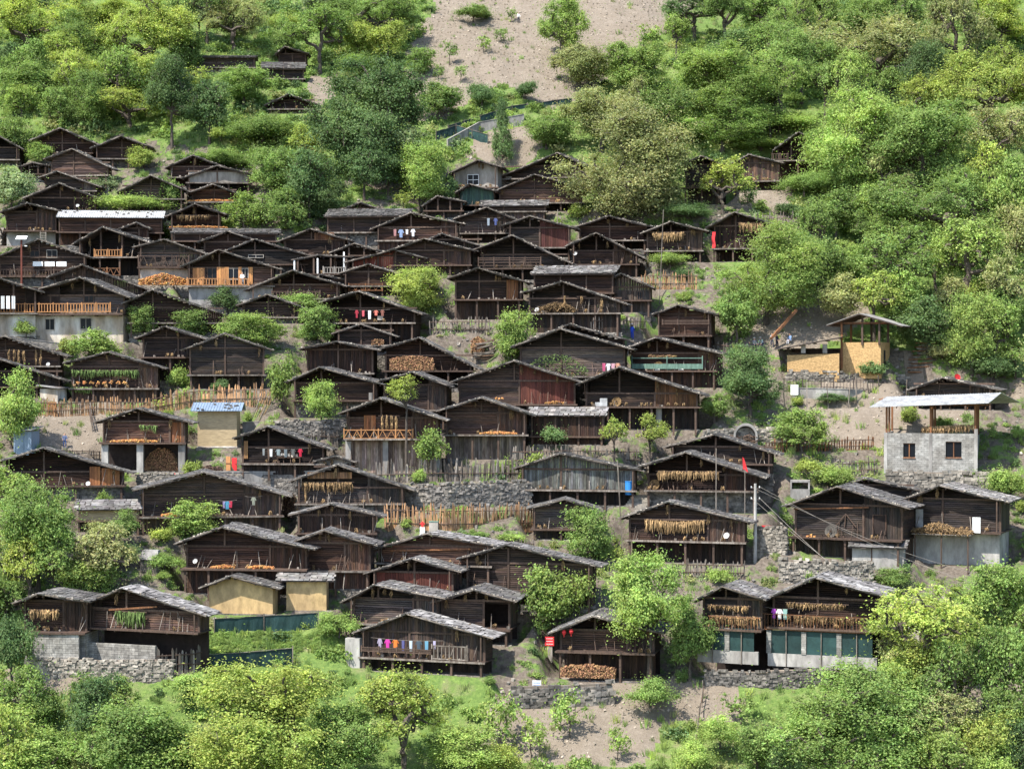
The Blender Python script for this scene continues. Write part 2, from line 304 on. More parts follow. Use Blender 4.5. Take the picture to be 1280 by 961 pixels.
 (165,613,255,590,365,621,645,668,'very wide dark log house with one camouflage jacket on the line','the very wide log house',dict(y=10,ex=[('clothes',278,625,290,[(.4,.3,.5),(.1,.35,.5),(.5,.04,.08)]),('clothes',312,620,322,[(.36,.38,.28)]),('corn',202,646,225)])),
 (360,602,422,581,518,613,629,646,'hay hung house with orange boards at its gable','the orange gabled hay house',dict(y=12,g='o',ex=[('hay',378,603,405,613),('hay',408,603,440,615),('panel',384,590,440,598,'rust'),('husks',380,608,384,628)])),
 (391,577,418,570,446,578,582,590,'small pale walled shed below the zigzag balcony','the small pale shed',dict(w='palewall',D=2.5)),
 (360,644,413,630,481,646,666,682,'vertical plank barn in the middle left below the hay hung house','the vertical plank barn',dict(y=12,w='plank',g='c')),
 (217,680,277,659,394,687,711,744,'long log house with yellow corn drying on its deck','the long log house with corn',dict(y=12,g='c',u='plank',ex=[('dish',244,701,3.2),('corn',308,711,341),('corn2',264,711,292)])),
 (368,676,405,663,472,682,713,737,'log house with poles leaning on its lower wall','the leaning poles house',dict(y=14,g='c',u='plank',ex=[('lpole',418,735,421,705),('lpole',429,738,432,708)])),
 (460,688,533,667,625,683,705,722,'log house with a pale crossbeam and slate covered right slope','the pale crossbeam house',dict(y=20,ex=[('beamx',488,688,588,686)])),
 (454,717,515,698,577,715,738,752,'house with reddish brown plank gable below the pale crossbeam','the reddish plank gable house',dict(y=20,w='redplank')),
 (425,753,468,731,557,748,780,796,'log house at the left of the lower centre cluster with bright roof','the left lower centre log house',dict(y=20)),
 (538,753,592,737,646,752,786,806,'log house with an open right bay in the lower centre cluster','the right lower centre log house',dict(y=12,rp=(.62,'openbay'))),
 (440,791,508,767,617,798,824,842,'lowest centre house with a long washing line of coloured clothes','the long washing line house',dict(y=20,w='plank',u='open',ex=[('clothes',470,797,548,[(.35,.3,.4),(.6,.05,.35),(.75,.2,.04),(.1,.1,.25),(.6,.68,.75),(.07,.1,.13),(.12,.3,.42),(.55,.5,.7)]),('rail',540,808,584,824,'grey'),('bars',452,812,540,814),('pillar',432,797,450,832)])),
 (570,699,633,681,752,709,738,757,'dark log house with deep horizontal grooves left of two trees','the grooved log house',dict(y=12,g='c')),
 (640,586,700,567,806,589,612,632,'grey plank house with stones over its right slope','the grey plank house',dict(y=16,w='greyplank',u='open')),
 (658,636,705,624,746,636,661,675,'small log house right of the long orange stake fence','the small house by the stake fence',dict(y=6)),
 (797,584,857,565.5,958,598,613,641,'house with a thick fringe of brown hay above a lattice deck','the upper hay fringe house',dict(y=12,w='dark',ex=[('hay',822,589,900,601),('basket',817,607)])),
 (828,559,893,543,976,569,579,592,'large dark house behind the bare pole, above the hay fringe house','the large dark roof house',dict(y=12,g='o',rp=(0,'log'))),
 (773,648,835,627,943,654,676,704,'house with a curved garland of hay and a white dish','the hay garland house',dict(y=12,w='dark',u='open',ex=[('hay',806,649,881,664),('dish',908,669,4)])),
 (685,792,741,770,830,792,815,852,'small log house with red lanterns left of the forked tree','the red lantern house',dict(y=10,w='brownlog',u='open',ex=[('wood',702,830,770,848),('lantern',705,790),('lantern',714,789)])),
 (866,751,903,733,958,750,786,850,'left house of the lowest right pair with a red rail and hay','the red rail house',dict(y=16,w='dark',g='o',u='netbays',D=6,ex=[('hay',886,756,936,765),('hay',890,769,950,783),('thinrail',885,772,950,786,'redp')])),
 (950,751,1019,722,1112,747,786,850,'right house of the lowest right pair with rows of brown hay','the rows of brown hay house',dict(y=16,w='dark',g='o',u='netbays',D=6,dr=30,ex=[('hay',984,753,1058,763),('hay',984,769,1075,783),('thinrail',950,772,1085,786,'redp'),('clothes',964,759,985,[(.45,.08,.5),(.75,.75,.75),(.3,.5,.45)])])),
 (978,633,1046,608,1138,636,673,698,'large brown log house with a doorway and millstone under wires','the millstone house',dict(y=14,w='brownlog',g='o',ex=[('door',1092,644,1107,668),('millstone',1036,667),('aframe',1044,642,1070,658),('squash2',1009,669),('beamx',992,636,1086,634)])),
 (1052,607,1080,598,1150,613,622,634,'low roof with a pale metal edge behind the millstone house',None,dict(w='dark',g='o',D=4,y=6)),
 (1122,626,1175,607,1262,628,664,706,'log house with a hay covered awning and a grey rendered lower floor','the hay awning house',dict(y=14,w='log',g='o',u='conc',ex=[('awning',1140,668,1214),('wpanel',1216,646,1226,666),('panel',1145,636,1154,663,'metal')])),
 (1133,488,1178,472,1252,488,497,512,'house with a red dish behind the bright metal canopy','the red dish house',dict(y=16,w='brownlog',ex=[('reddish',1197,471,3.5)])),
 (15,754,48,742,113,752,790,842,'hay hung wing at the lower left end on a block wall','the lower left wing',dict(y=22,w='brownlog',g='o',u='block',D=5,ex=[('hay',36,762,72,775)])),
 (99,756,153,735,258,770,787,842,'lower left house with large pale slates and green herbs on a line','the large slate house',dict(y=30,D=8,w='brownlog',g='o',u='blocklow',ex=[('greenhay',146,764,181,783),('beamx',136,762,196,758)])),
 (248,735,288,720,350,736,738,768,'small ochre clay hut with a slate roof','the small ochre hut',dict(y=22,w='yellow',g='o',D=4.5,nodeck=1)),
]
# houses whose eave faces the camera: roof front edge (x0,y0)-(x1,y1), roof top edge (x0,y0)-(x1,y1), deck, base
SH = [
 (70,272,205,271, 85,263,212,263, 290,307,'long shed with a flat bright white metal roof','the long white roof',dict(roof='metal')),
 (214,292,348,291, 220,286,345,285, 301,312,'long dark lean-to roof behind the solar lamp',None,dict(w='dark',D=3)),
 (405,272,510,268, 420,262,520,261, 290,308,'long log house whose slate roof slopes toward the viewer','the long slate shed',dict()),
 (600,259,684,256, 606,251,692,250, 264,276,'slate lean-to roof under the cross beamed house',None,dict(w='dark',D=4)),
 (663,343,768,341, 672,333,778,333, 366,380,'log shed with a bright slate roof facing the viewer at centre right','the bright slate shed',dict(w='brownlog')),
 (660,521,757,518, 664,509,757,508, 545,556,'low shed roofed with heavy pale slates under the blue box','the heavy slate shed',dict(w='plank')),
 (93,633,178,641, 97,625,176,629, 650,664,'low clay walled shed with thin slate roof right of the large left tree','the low clay shed',dict(w='clay',D=3)),
 (345,722,417,730, 347,716,410,725, 760,763,'tall ochre clay hut under a single pitched slate roof','the tall ochre hut',dict(w='yellow',D=3.5,wx=(358,408),nodeck=1)),
 (1060,685,1134,684, 1070,674,1138,673, 706,712,'low shed with a corrugated roof and grey wall between two large houses','the low corrugated shed',dict(w='conc',D=4,nodeck=1)),
 (244,76,320,67, 248,71,320,61, 84,90,'remote dark shed beneath the olive trees at the top left',None,dict(D=3.5,w='log')),
 (326,81,382,90, 326,78,380,86, 98,103,'remote low shed with a thin slanting roof among bushes',None,dict(D=3,w='log')),
 (238,513,302,513, 245,503,310,503, 557,560,'square rammed earth tower with a blue corrugated roof','the rammed earth tower',dict(roof='bluemetal',w='clay',D=4.5,y=14,wx=(247,296),nodeck=1,foot='white')),
]
HS += [
 (344,68,356,58,386,67,80,86,'remote small house with a white edged roof by a slim tree at upper left',None,dict(D=4)),
 (330,132,360,118,396,130,136,142,'lonely dark house alone among bushes left of the giant tree','the lonely dark house',dict(D=5)),
]

# ------------------------------------------------------------------ the trees: centre, radii, row of the trunk foot, leaf colour, kind
# kind: f full crown, o open crown with visible limbs, s sapling, b bush
TS = [
 (35,28,62,42,68,'Y','o'),(108,52,42,32,100,'G','f'),(180,48,66,50,105,'Y','o'),(292,28,52,36,66,'O','o'),(45,96,48,32,130,'G','f'),
 (6,72,28,26,105,'D','f'),(27,122,22,20,148,'L','f'),(72,130,27,26,160,'G','f'),(97,140,20,18,160,'G','f'),(162,132,50,27,160,'Y','o'),
 (215,112,38,46,188,'D','f'),(262,130,32,36,180,'D','f'),(349,48,19,30,82,'G','f'),(305,100,40,24,136,'G','f'),(18,168,28,26,198,'G','f'),
 (14,232,32,28,268,'P','f'),(50,190,20,15,212,'L','f'),(128,228,22,14,245,'P','b'),(176,196,20,16,216,'Y','f'),(163,252,48,16,270,'L','b'),
 (213,240,16,22,266,'G','f'),(340,205,42,32,244,'G','f'),(305,262,34,24,285,'L','f'),(358,262,36,32,287,'G','f'),(405,245,40,32,272,'D','f'),
 (470,140,78,76,226,'D','f'),(523,215,42,40,262,'L','f'),(400,42,48,36,92,'G','o'),(482,18,58,34,62,'G','o'),(548,122,34,24,152,'G','f'),
 (627,160,17,36,198,'D','c'),(602,115,22,20,140,'D','b'),(592,14,24,14,30,'G','b'),(702,28,34,38,80,'L','f'),(722,76,40,32,112,'O','f'),
 (657,110,18,14,128,'D','b'),(683,160,36,24,186,'G','f'),(752,135,52,36,190,'O','f'),(772,205,92,72,285,'O','f'),(792,76,46,36,126,'L','f'),
 (835,132,48,44,182,'G','f'),(905,98,76,46,172,'L','f'),(868,14,48,26,52,'D','o'),(932,62,46,28,90,'D','f'),(958,18,44,26,46,'G','o'),
 (1002,62,42,42,130,'G','f'),(903,150,62,30,192,'G','f'),(1098,62,92,56,114,'O','o'),(1196,42,46,60,92,'O','o'),(1252,22,40,30,72,'Y','f'),
 (1072,168,72,64,250,'L','f'),(1152,186,78,66,262,'G','f'),(1232,112,70,58,190,'Y','o'),(1242,172,56,48,232,'O','o'),(1182,258,86,60,335,'G','o'),
 (1118,330,66,48,398,'G','o'),(1212,325,64,54,400,'L','o'),(1264,240,38,52,318,'L','f'),(1256,388,40,28,424,'G','f'),(1160,402,42,32,445,'D','f'),
 (1045,262,38,30,300,'G','f'),(903,228,36,32,268,'Y','o'),(958,338,72,56,404,'L','f'),(921,388,36,34,432,'G','f'),(1022,332,36,38,374,'G','f'),
 (992,300,40,24,330,'G','b'),(838,322,26,12,338,'L','b'),(938,470,46,40,522,'D','f'),(893,506,25,18,528,'G','f'),(1002,534,36,27,565,'L','f'),
 (1042,592,32,22,616,'L','b'),(1008,580,18,16,600,'Y','b'),(524,356,42,34,400,'Y','f'),(640,415,30,32,456,'L','f'),(178,398,22,20,424,'G','f'),
 (122,430,38,22,456,'L','f'),(238,402,26,18,424,'G','f'),(284,372,24,17,398,'D','f'),(312,410,44,22,436,'L','f'),(372,376,36,15,398,'G','b'),
 (398,402,30,24,430,'G','f'),(352,468,20,36,508,'L','f'),(402,500,24,28,542,'L','f'),(508,492,24,24,596,'Y','o'),(540,556,22,24,600,'L','f'),
 (14,508,36,48,560,'L','f'),(48,642,60,66,742,'G','f'),(108,716,40,32,752,'L','f'),(15,800,34,58,872,'D','b'),(240,646,38,25,684,'L','f'),
 (690,543,18,15,566,'D','b'),(768,540,20,24,584,'Y','o'),(812,540,26,24,580,'Y','o'),(670,592,22,30,628,'Y','f'),(736,666,36,38,708,'G','f'),
 (695,742,48,52,812,'L','f'),(812,744,64,62,852,'L','f'),(862,795,34,40,850,'G','f'),(812,862,38,22,888,'G','b'),(1160,780,84,66,905,'Y','x'),
 (1045,905,118,72,990,'G','f'),(1170,900,60,46,975,'O','x'),(1244,742,48,46,834,'L','f'),(1258,832,42,60,930,'G','f'),(1262,600,30,26,632,'L','b'),
 (1216,598,14,14,618,'G','b'),(1240,920,46,46,985,'Y','f'),(345,895,125,76,1010,'Y','f'),(492,890,98,68,1000,'Y','f'),(170,925,78,56,1000,'G','f'),
 (55,935,70,40,1000,'L','f'),(626,895,34,38,940,'L','s'),(712,882,28,32,922,'L','s'),(664,915,22,26,950,'L','s'),(772,922,18,24,950,'L','s'),
 (424,778,26,20,802,'L','b'),(585,935,60,32,985,'L','f'),(926,878,24,20,905,'G','s'),(150,688,28,20,712,'D','b'),(562,62,12,12,82,'G','s'),
 (576,88,10,9,104,'G','s'),(604,52,12,12,66,'L','s'),(626,42,10,10,54,'G','s'),(640,16,8,9,28,'G','s'),(548,88,8,10,100,'G','s'),
 (812,40,16,12,52,'L','s'),(836,32,10,10,44,'L','s'),(560,668,14,7,672,'G','b'),(600,668,16,7,672,'G','b'),(640,670,20,8,676,'L','b'),
 (800,505,12,10,524,'L','b'),(1090,460,20,14,474,'D','b'),(1046,496,24,9,504,'D','b'),(78,118,0,0,0,'',''),(330,160,52,24,180,'G','b'),
 (275,198,40,16,212,'G','b'),(430,258,30,14,270,'D','b'),(1030,420,0,0,0,'',''),(660,225,0,0,0,'',''),(640,212,24,8,218,'G','b'),
 (198,288,16,18,308,'L','f'),(135,282,18,8,292,'L','b'),(780,250,40,16,266,'D','b'),(860,262,40,14,276,'D','b'),(975,150,50,16,166,'L','b'),
 (950,180,40,10,190,'L','b'),(1005,225,38,22,250,'G','b'),(1060,330,30,20,352,'G','b'),(1195,430,26,20,452,'D','b'),(1240,455,34,22,478,'D','b'),
 (230,790,0,0,0,'',''),(150,655,24,20,684,'G','f'),(205,700,26,14,714,'G','b'),(900,912,30,24,950,'L','b'),(865,940,30,24,962,'L','b'),
 (1120,720,30,14,735,'G','b'),(1215,745,24,20,768,'G','b'),(590,105,0,0,0,'',''),(115,905,30,20,925,'L','b'),(250,850,40,16,865,'L','b'),
 (30,885,34,22,905,'L','b'),(700,925,0,0,0,'',''),(525,75,24,18,96,'G','f'),(455,80,34,20,100,'G','b'),(440,60,0,0,0,'',''),(60,30,0,0,0,'',''),
 (230,60,30,26,92,'G','f'),(345,20,32,22,44,'Y','f'),(150,15,40,16,34,'Y','f'),(430,15,30,20,40,'G','f'),(130,85,36,22,112,'G','f'),
]
TS = [t for t in TS if t[6]]

# fences: foot line, seen height, label, wood, spacing, width, rails
FN = [
 ([(128,662),(182,664)], 15, 'short grey stake fence below the low clay shed', 'grey', .28, .13),
 ([(410,790),(440,796)], 18, 'short stake fence left of the lower centre cluster', 'grey', .3, .13),
 ([(548,480),(566,480)], 20, 'three broad reddish stakes beside the thin bare tree', 'rust', .3, .16),
 ([(820,698),(862,700)], 20, 'stake fence under the hay garland house', 'grey', .26, .14),
 ([(396,684),(452,690)], 14, 'low brown stake fence beneath the vertical plank barn', 'stake', .28, .14),
 ([(640,690),(668,692)], 16, 'small grey stake fence under the small house by the stakes', 'grey', .26, .13),
 ([(870,440),(912,446)], 16, 'dark stake fence beside the reddish post house', 'grey', .28, .13),
 ([(110,512),(116,540)], 16, 'crooked stake fence left of the concrete bay house', 'grey', .3, .13),
 ([(48,520),(75,521),(130,518),(186,519)], 21, 'orange brown stake fence below the herb hung house', 'stake', .22, .16),
 ([(186,519),(250,508),(338,506)], 25, 'long reddish stake fence under the big square log house', 'stake', .22, .17),
 ([(482,662),(560,664),(668,662)], 31, 'long tall fence of bright orange brown stakes in the village centre', 'stake', .18, .17, (.3, .8)),
 ([(470,604),(560,602),(665,602)], 27, 'grey weathered plank fence below the corn deck log house', 'grey', .21, .2, (.4,)),
 ([(538,419),(612,419)], 21, 'dark weathered fence left of the lime green tree at the centre', 'grey', .3, .15),
 ([(802,362),(872,362)], 22, 'tan stake fence below the house by the red banner', 'stake', .22, .15),
 ([(640,583),(700,582),(800,583)], 24, 'dense grey stake fence behind the grey plank house', 'grey', .24, .15),
 ([(958,566),(1092,562)], 16, 'tan stake fence above the lime bushes left of the grey block building', 'rust', .3, .15),
 ([(1050,597),(1097,594)], 22, 'short pale stake fence beside the foot of the grey block building', 'grey', .3, .15),
 ([(842,722),(930,724)], 22, 'rough grey stake fence above the red rail house', 'grey', .26, .15),
 ([(380,560),(424,560)], 21, 'grey plank fence left of the zigzag balcony pillars', 'grey', .22, .17, (.7,)),
 ([(140,735),(228,738)], 13, 'low dark stake fence behind the large slate house', 'grey', .3, .13),
 ([(982,512),(1060,510),(1140,505)], 36, 'row of tall bare stakes in front of the iron railing', 'grey', 1.9, .12, (), .15, 'stake_row', .1),
 ([(940,284),(1000,284)], 18, 'pale thin stake fence in the grass under the upper right plank house', 'grey', .35, .12, (.6,)),
 ([(290,218),(325,222)], 9, 'low pale fence at the edge of the wood, top of the village', 'grey', .35, .12, (.6,)),
 ([(196,845),(240,842),(262,838)], 32, 'grey board fence at the right end of the block wall', 'grey', .26, .2, (.4, .8)),
 ([(868,960),(874,900),(880,870)], 26, 'crooked stake fence beside the garden path', 'grey', .8, .12, (.5,)),
 ([(60,570),(130,572)], 9, 'low stake fence behind the roof of the golden plank house', 'grey', .3, .12),
 ([(740,420),(808,420)], 24, 'rough stake fence behind the two blue clothed villagers', 'grey', .28, .13),
]
# dry stone walls: foot line, seen height, label, stone, stone size
SW = [
 ([(38,846),(120,847),(215,846)], 24, 'stone footing under the block wall at lower left', 'palestone', .28),
 ([(480,640),(560,636),(662,632)], 32, 'rubble wall between the grey fence and the orange fence', 'stone', .27),
 ([(1108,616),(1180,618),(1250,622)], 28, 'pale boulder wall under the grey block building', 'palestone', .42),
 ([(984,476),(1050,478),(1132,480)], 13, 'pale stone footing of the ochre pavilion', 'palestone', .27),
 ([(975,728),(1040,732),(1090,730)], 30, 'heaped stone wall below the millstone house', 'palestone', .28),
 ([(882,856),(960,858),(1040,856)], 20, 'stone footing under the netted bays at the bottom', 'stone', .27),
 ([(640,886),(700,884),(765,880)], 28, 'grey boulder wall below the red lantern house', 'stone', .4),
 ([(172,612),(240,612),(300,610)], 20, 'stone wall below the firewood cone', 'palestone', .26),
 ([(345,548),(400,548),(430,546)], 24, 'stone wall left of the zigzag balcony house', 'stone', .26),
 ([(944,694),(982,694)], 36, 'stone wall behind the utility pole', 'palestone', .28),
 ([(880,556),(940,554),(1000,556)], 20, 'stone wall under the stone arch', 'palestone', .27),
 ([(0,306),(18,306)], 20, 'pale boulders at the left edge beside the tall log house', 'palestone', .34),
 ([(370,640),(365,655)], 20, 'dark stone wall right of the very wide log house', 'stone', .26),
]
# ------------------------------------------------------------------ hillside
TAN = math.tan(R(30))
def base_h(x, y):
    x = np.asarray(x, float); y = np.asarray(y, float)
    z = y * TAN + 1.1 * np.sin(x * .075 + 1.3) * np.cos(y * .06) + .6 * np.sin(x * .17 + y * .11)
    z = np.where(y < -75, -75 * TAN - 1.0 + (y + 75) * .22, z)
    z = np.where(y > 220, 220 * TAN + (y - 220) * .3, z)
    return z
def ray_base(px, py):
    d = ray(px, py); t = 120.0
    while t < 600:
        p = CAM + d * t
        if p.z < float(base_h(p.x, p.y)): break
        t += 1.0
    lo, hi = t - 1, t
    for _ in range(14):
        m = (lo + hi) / 2; p = CAM + d * m
        if p.z < float(base_h(p.x, p.y)): hi = m
        else: lo = m
    return CAM + d * hi

class Frame:
    """a house's own axes: u to its right along the front, v back into the hill, w up"""
    def __init__(s, o, yaw):
        s.o = Vector(o); s.yaw = yaw
        s.U = Vector((math.cos(yaw), -math.sin(yaw), 0)); s.Vv = Vector((math.sin(yaw), math.cos(yaw), 0))
    def uw(s, px, py, v=0.0):
        d = ray(px, py); q = s.o + s.Vv * v - CAM
        t = q.dot(s.Vv) / d.dot(s.Vv); p = CAM + d * t - s.o
        return p.dot(s.U), p.z
    def world(s, u, v, w): return s.o + s.U * u + s.Vv * v + Vector((0, 0, w))

class House: pass
houses = []
for k, spec in enumerate(HS + SH):
    h = House(); h.shed = k >= len(HS); rnd = random.Random(1000 + k); h.rnd = rnd; h.k = k
    if not h.shed:
        lx, ly, ax, ay, rx, ry, dk, bs, h.label, h.ref, h.op = spec
        h.px = ((lx + rx) / 2, (ay + bs) / 2)
    else:
        lx, ly, rx, ry, tx0, ty0, tx1, ty1, dk, bs, h.label, h.ref, h.op = spec
        h.px = ((lx + rx) / 2, (ty0 + bs) / 2)
    h.spec = spec; h.rect = (lx, rx)
    cx = (lx + rx) / 2
    yaw = R(h.op.get('y', rnd.uniform(9, 18)) * (.85 if bs > 690 or h.op.get('y', 0) >= 20 else .5)) + R(rnd.uniform(-4.5, 4.5)) + math.atan((cx - 640) / FPX)
    P = ray_base(cx, bs)
    h.f = Frame(P, yaw)
    h.u0 = h.f.uw(lx, bs)[0]; h.u1 = h.f.uw(rx, bs)[0]
    h.wf = h.f.uw(cx, dk)[1]
    houses.append(h)
PADS = []
for kind_, pts_ in [('f', q[0]) for q in FN] + [('w', q[0]) for q in SW]:
    W_ = [ray_base(*p) for p in pts_]; PADS += list(zip(W_, W_[1:]))
for h in houses:     # depth: not further back than the front of the next house up the hill
    D = h.op.get('D')
    lim = 7.0
    for g in houses:
        if g is h: continue
        dy = g.f.o.y - h.f.o.y
        ov = min(h.rect[1], g.rect[1]) - max(h.rect[0], g.rect[0])
        if dy > 1.2 and ov > .18 * min(h.rect[1] - h.rect[0], g.rect[1] - g.rect[0]): lim = min(lim, dy + .2)
    for a_, b_ in PADS:
        for q in range(9):
            p = a_.lerp(b_, q / 8) - h.f.o; u, v = p.dot(h.f.U), p.dot(h.f.Vv)
            if h.u0 - .3 < u < h.u1 + .3 and v > 1.5: lim = min(lim, max(2.9, v - .9))
    D = D or 6.3
    h.D = max(2.4, min(D, lim))
    h.nd = lim

# grid of the terrain: fine over the village, coarse outside
gx = np.concatenate([np.arange(-420, -90, 10), np.arange(-90, 90.01, .5), np.arange(100, 421, 10)])
gy = np.concatenate([np.arange(-240, -75, 6), np.arange(-75, 130.01, .5), np.arange(136, 420, 12)])
GX, GY = np.meshgrid(gx, gy)
GZ = base_h(GX, GY)
def vnoise(x, y, s, seed):
    rs = np.random.RandomState(seed); out = np.zeros_like(x)
    for i in range(6):
        a = rs.uniform(0, 6.28); f = s * rs.uniform(.6, 1.7)
        out += np.sin(x * math.cos(a) * f + y * math.sin(a) * f + rs.uniform(0, 6.28))
    return out / 6
GZ = GZ + .28 * vnoise(GX, GY, .8, 3) + .12 * vnoise(GX, GY, 2.2, 4)
def sdist(h, grow=.3):
    dx = GX - h.f.o.x; dy = GY - h.f.o.y
    u = dx * h.f.U.x + dy * h.f.U.y; v = dx * h.f.Vv.x + dy * h.f.Vv.y
    ex = np.maximum(np.maximum(h.u0 + .3 - grow - u, u - (h.u1 - .3 + grow)), 0)
    ey = np.maximum(np.maximum(-.4 - v, v - h.D), 0)
    return np.hypot(ex, ey), v
FOOT = np.zeros_like(GZ)
def pdist(a, b):
    ex, ey = b.x - a.x, b.y - a.y; L2 = ex * ex + ey * ey + 1e-9
    t = np.clip(((GX - a.x) * ex + (GY - a.y) * ey) / L2, 0, 1)
    return np.hypot(GX - a.x - t * ex, GY - a.y - t * ey), a.z + t * (b.z - a.z)
for a, b in PADS:
    d, zz = pdist(a, b); GZ = np.where(d < 6, np.maximum(GZ, zz - 1.2 * np.maximum(d - .5, 0)), GZ)
for a, b in PADS:
    d, zz = pdist(a, b); GZ = np.where(d < 6, np.minimum(GZ, zz + 1.5 * np.maximum(d - .7, 0)), GZ)
for h in houses:
    d, v = sdist(h); GZ = np.where(d < 8, np.maximum(GZ, h.f.o.z - 1.6 * d), GZ)
for h in sorted(houses, key=lambda q: -q.f.o.z):
    d, v = sdist(h); GZ = np.where(d < 8, np.minimum(GZ, h.f.o.z - .06 + 1.9 * np.maximum(d - .1, 0)), GZ); FOOT = np.maximum(FOOT, (d < .8) * 1.0)
    
def interp(A, x, y):
    i = int(np.clip(np.searchsorted(gx, x) - 1, 0, len(gx) - 2)); j = int(np.clip(np.searchsorted(gy, y) - 1, 0, len(gy) - 2))
    tx = (x - gx[i]) / (gx[i + 1] - gx[i]); ty = (y - gy[j]) / (gy[j + 1] - gy[j])
    return (A[j, i] * (1 - tx) + A[j, i + 1] * tx) * (1 - ty) + (A[j + 1, i] * (1 - tx) + A[j + 1, i + 1] * tx) * ty
def H(x, y): return float(interp(GZ, x, y))
def hit(px, py):
    d = ray(px, py); t = 120.0
    while t < 600:
        p = CAM + d * t
        if p.z < H(p.x, p.y): break
        t += .7
    lo, hi = t - .7, t
    for _ in range(8):
        m = (lo + hi) / 2; p = CAM + d * m
        if p.z < H(p.x, p.y): hi = m
        else: lo = m
    return CAM + d * hi

# what covers the slope: polygons traced on the hillside, carried to ground coordinates
SOIL = [[(515,150),(505,70),(545,0),(560,-60),(900,-60),(870,10),(800,60),(745,112),(690,140),(640,112),(600,108),(560,150)],
        [(590,172),(690,148),(685,180),(640,205),(575,198)],
        [(380,100),(420,90),(420,125),(385,130)],[(430,190),(500,190),(500,235),(430,235)],
        [(925,440),(950,380),(1040,366),(1100,372),(1070,410),(1000,450)],
        [(1030,480),(1140,478),(1190,520),(1110,560),(1000,560),(1000,500)],
        [(620,870),(760,855),(925,840),(930,880),(880,961),(560,961)],[(40,520),(130,505),(140,570),(30,560)],
        [(1130,440),(1230,490),(1280,470),(1280,500),(1150,540)],[(0,840),(120,842),(90,870),(0,880)],[(930,230),(990,232),(990,262),(880,262)],
        [(880,60),(990,25),(1030,35),(960,60),(890,80)],[(1190,840),(1280,800),(1280,961),(1130,961)]]
VILL = [[(-60,200),(60,165),(190,175),(330,205),(420,265),(560,205),(640,190),(740,250),(860,260),(980,230),(1000,300),(900,330),(960,450),(1140,440),(1290,480),
         (1290,700),(1120,790),(1000,850),(640,880),(430,800),(260,790),(100,800),(0,760),(-60,560)]]
FRESH = [[(860,105),(800,110),(740,120),(770,70),(830,55),(960,20),(960,60)],[(880,250),(840,190),(1000,140),(1040,180),(940,200)],[(800,961),(830,905),(930,900),(960,961)],[(225,815),(230,785),(430,785),(430,815)]]
PXm, PYm = np.zeros_like(GX), np.zeros_like(GX)
dx, dy, dz = GX - CAM.x, GY - CAM.y, base_h(GX, GY) - CAM.z
ff = np.maximum(dy * CP + dz * SP, 1); PXm = 640 + FPX * dx / ff; PYm = 480.5 - FPX * (-dy * SP + dz * CP) / ff
def inpoly(poly, X, Y):
    c = np.zeros(X.shape, bool); n = len(poly)
    for i in range(n):
        x0, y0 = poly[i]; x1, y1 = poly[(i + 1) % n]
        if y0 == y1: continue
        c ^= ((y0 > Y) != (y1 > Y)) & (X < (x1 - x0) * (Y - y0) / (y1 - y0) + x0)
    return c
def mask(polys):
    m = np.zeros(GX.shape, bool)
    jx = PXm + 9 * vnoise(GX, GY, 1.1, 11); jy = PYm + 6 * vnoise(GX, GY, 1.3, 12)
    for p in polys: m |= inpoly(p, jx, jy)
    return m.astype(float)
mS, mV, mF = mask(SOIL), mask(VILL), mask(FRESH)
mS = mS * (1 - mF); mV = mV * (1 - mS) * (1 - mF)
PLOUGH = mask(SOIL[:1])
GZ += PLOUGH * .12 * np.sin(GY * 4.2 + GX * .9 + vnoise(GX, GY, .5, 5) * 3)
ny_, nx_ = GX.shape
V = np.stack([GX, GY, GZ], -1).reshape(-1, 3)
ii, jj = np.meshgrid(np.arange(nx_ - 1), np.arange(ny_ - 1))
a = (jj * nx_ + ii).ravel(); Fq = np.stack([a, a + 1, a + nx_ + 1, a + nx_], 1)
cov = np.stack([mS, mV, mF], -1).reshape(-1, 3)
gme = mesh_np('hillside', V, Fq, cov[Fq[:, 0]], None, True)
gm = bpy.data.materials.new('hillside_ground'); gm.use_nodes = True
nt = gm.node_tree; N = nt.nodes; L = nt.links; P_ = N['Principled BSDF']; P_.inputs['Roughness'].default_value = .95; P_.inputs['Specular IOR Level'].default_value = .15
geo = N.new('ShaderNodeNewGeometry'); at = N.new('ShaderNodeAttribute'); at.attribute_name = 'tint'
sp = N.new('ShaderNodeSeparateColor'); L.new(at.outputs['Color'], sp.inputs[0])
def noise_(s, d=5):
    n = N.new('ShaderNodeTexNoise'); n.inputs['Scale'].default_value = s; n.inputs['Detail'].default_value = d; n.inputs['Roughness'].default_value = .7
    L.new(geo.outputs['Position'], n.inputs['Vector']); return n.outputs[0]
def ramp(src, a0, a1, c0, c1):
    r = N.new('ShaderNodeValToRGB'); r.color_ramp.elements[0].position = a0; r.color_ramp.elements[1].position = a1
    r.color_ramp.elements[0].color = (*c0, 1); r.color_ramp.elements[1].color = (*c1, 1); L.new(src, r.inputs[0]); return r.outputs[0]
def mixc(f, a_, b_):
    m = N.new('ShaderNodeMix'); m.data_type = 'RGBA'; L.new(f, m.inputs[0]); L.new(a_, m.inputs[6]); L.new(b_, m.inputs[7]); return m.outputs[2]
nA, nB, nC = noise_(.5), noise_(2.6, 8), noise_(9, 6)
green = ramp(nB, .3, .7, (.06, .11, .028), (.17, .24, .06))
dryg = ramp(nC, .3, .7, (.12, .13, .06), (.27, .24, .13))
g1 = mixc(ramp(nA, .5, .68, (0, 0, 0), (.7, .7, .7)), green, dryg)
soil = mixc(ramp(nA, .42, .62, (0, 0, 0), (1, 1, 1)), ramp(nC, .3, .72, (.125, .10, .075), (.265, .22, .17)), ramp(nB, .3, .72, (.15, .122, .093), (.295, .25, .20)))
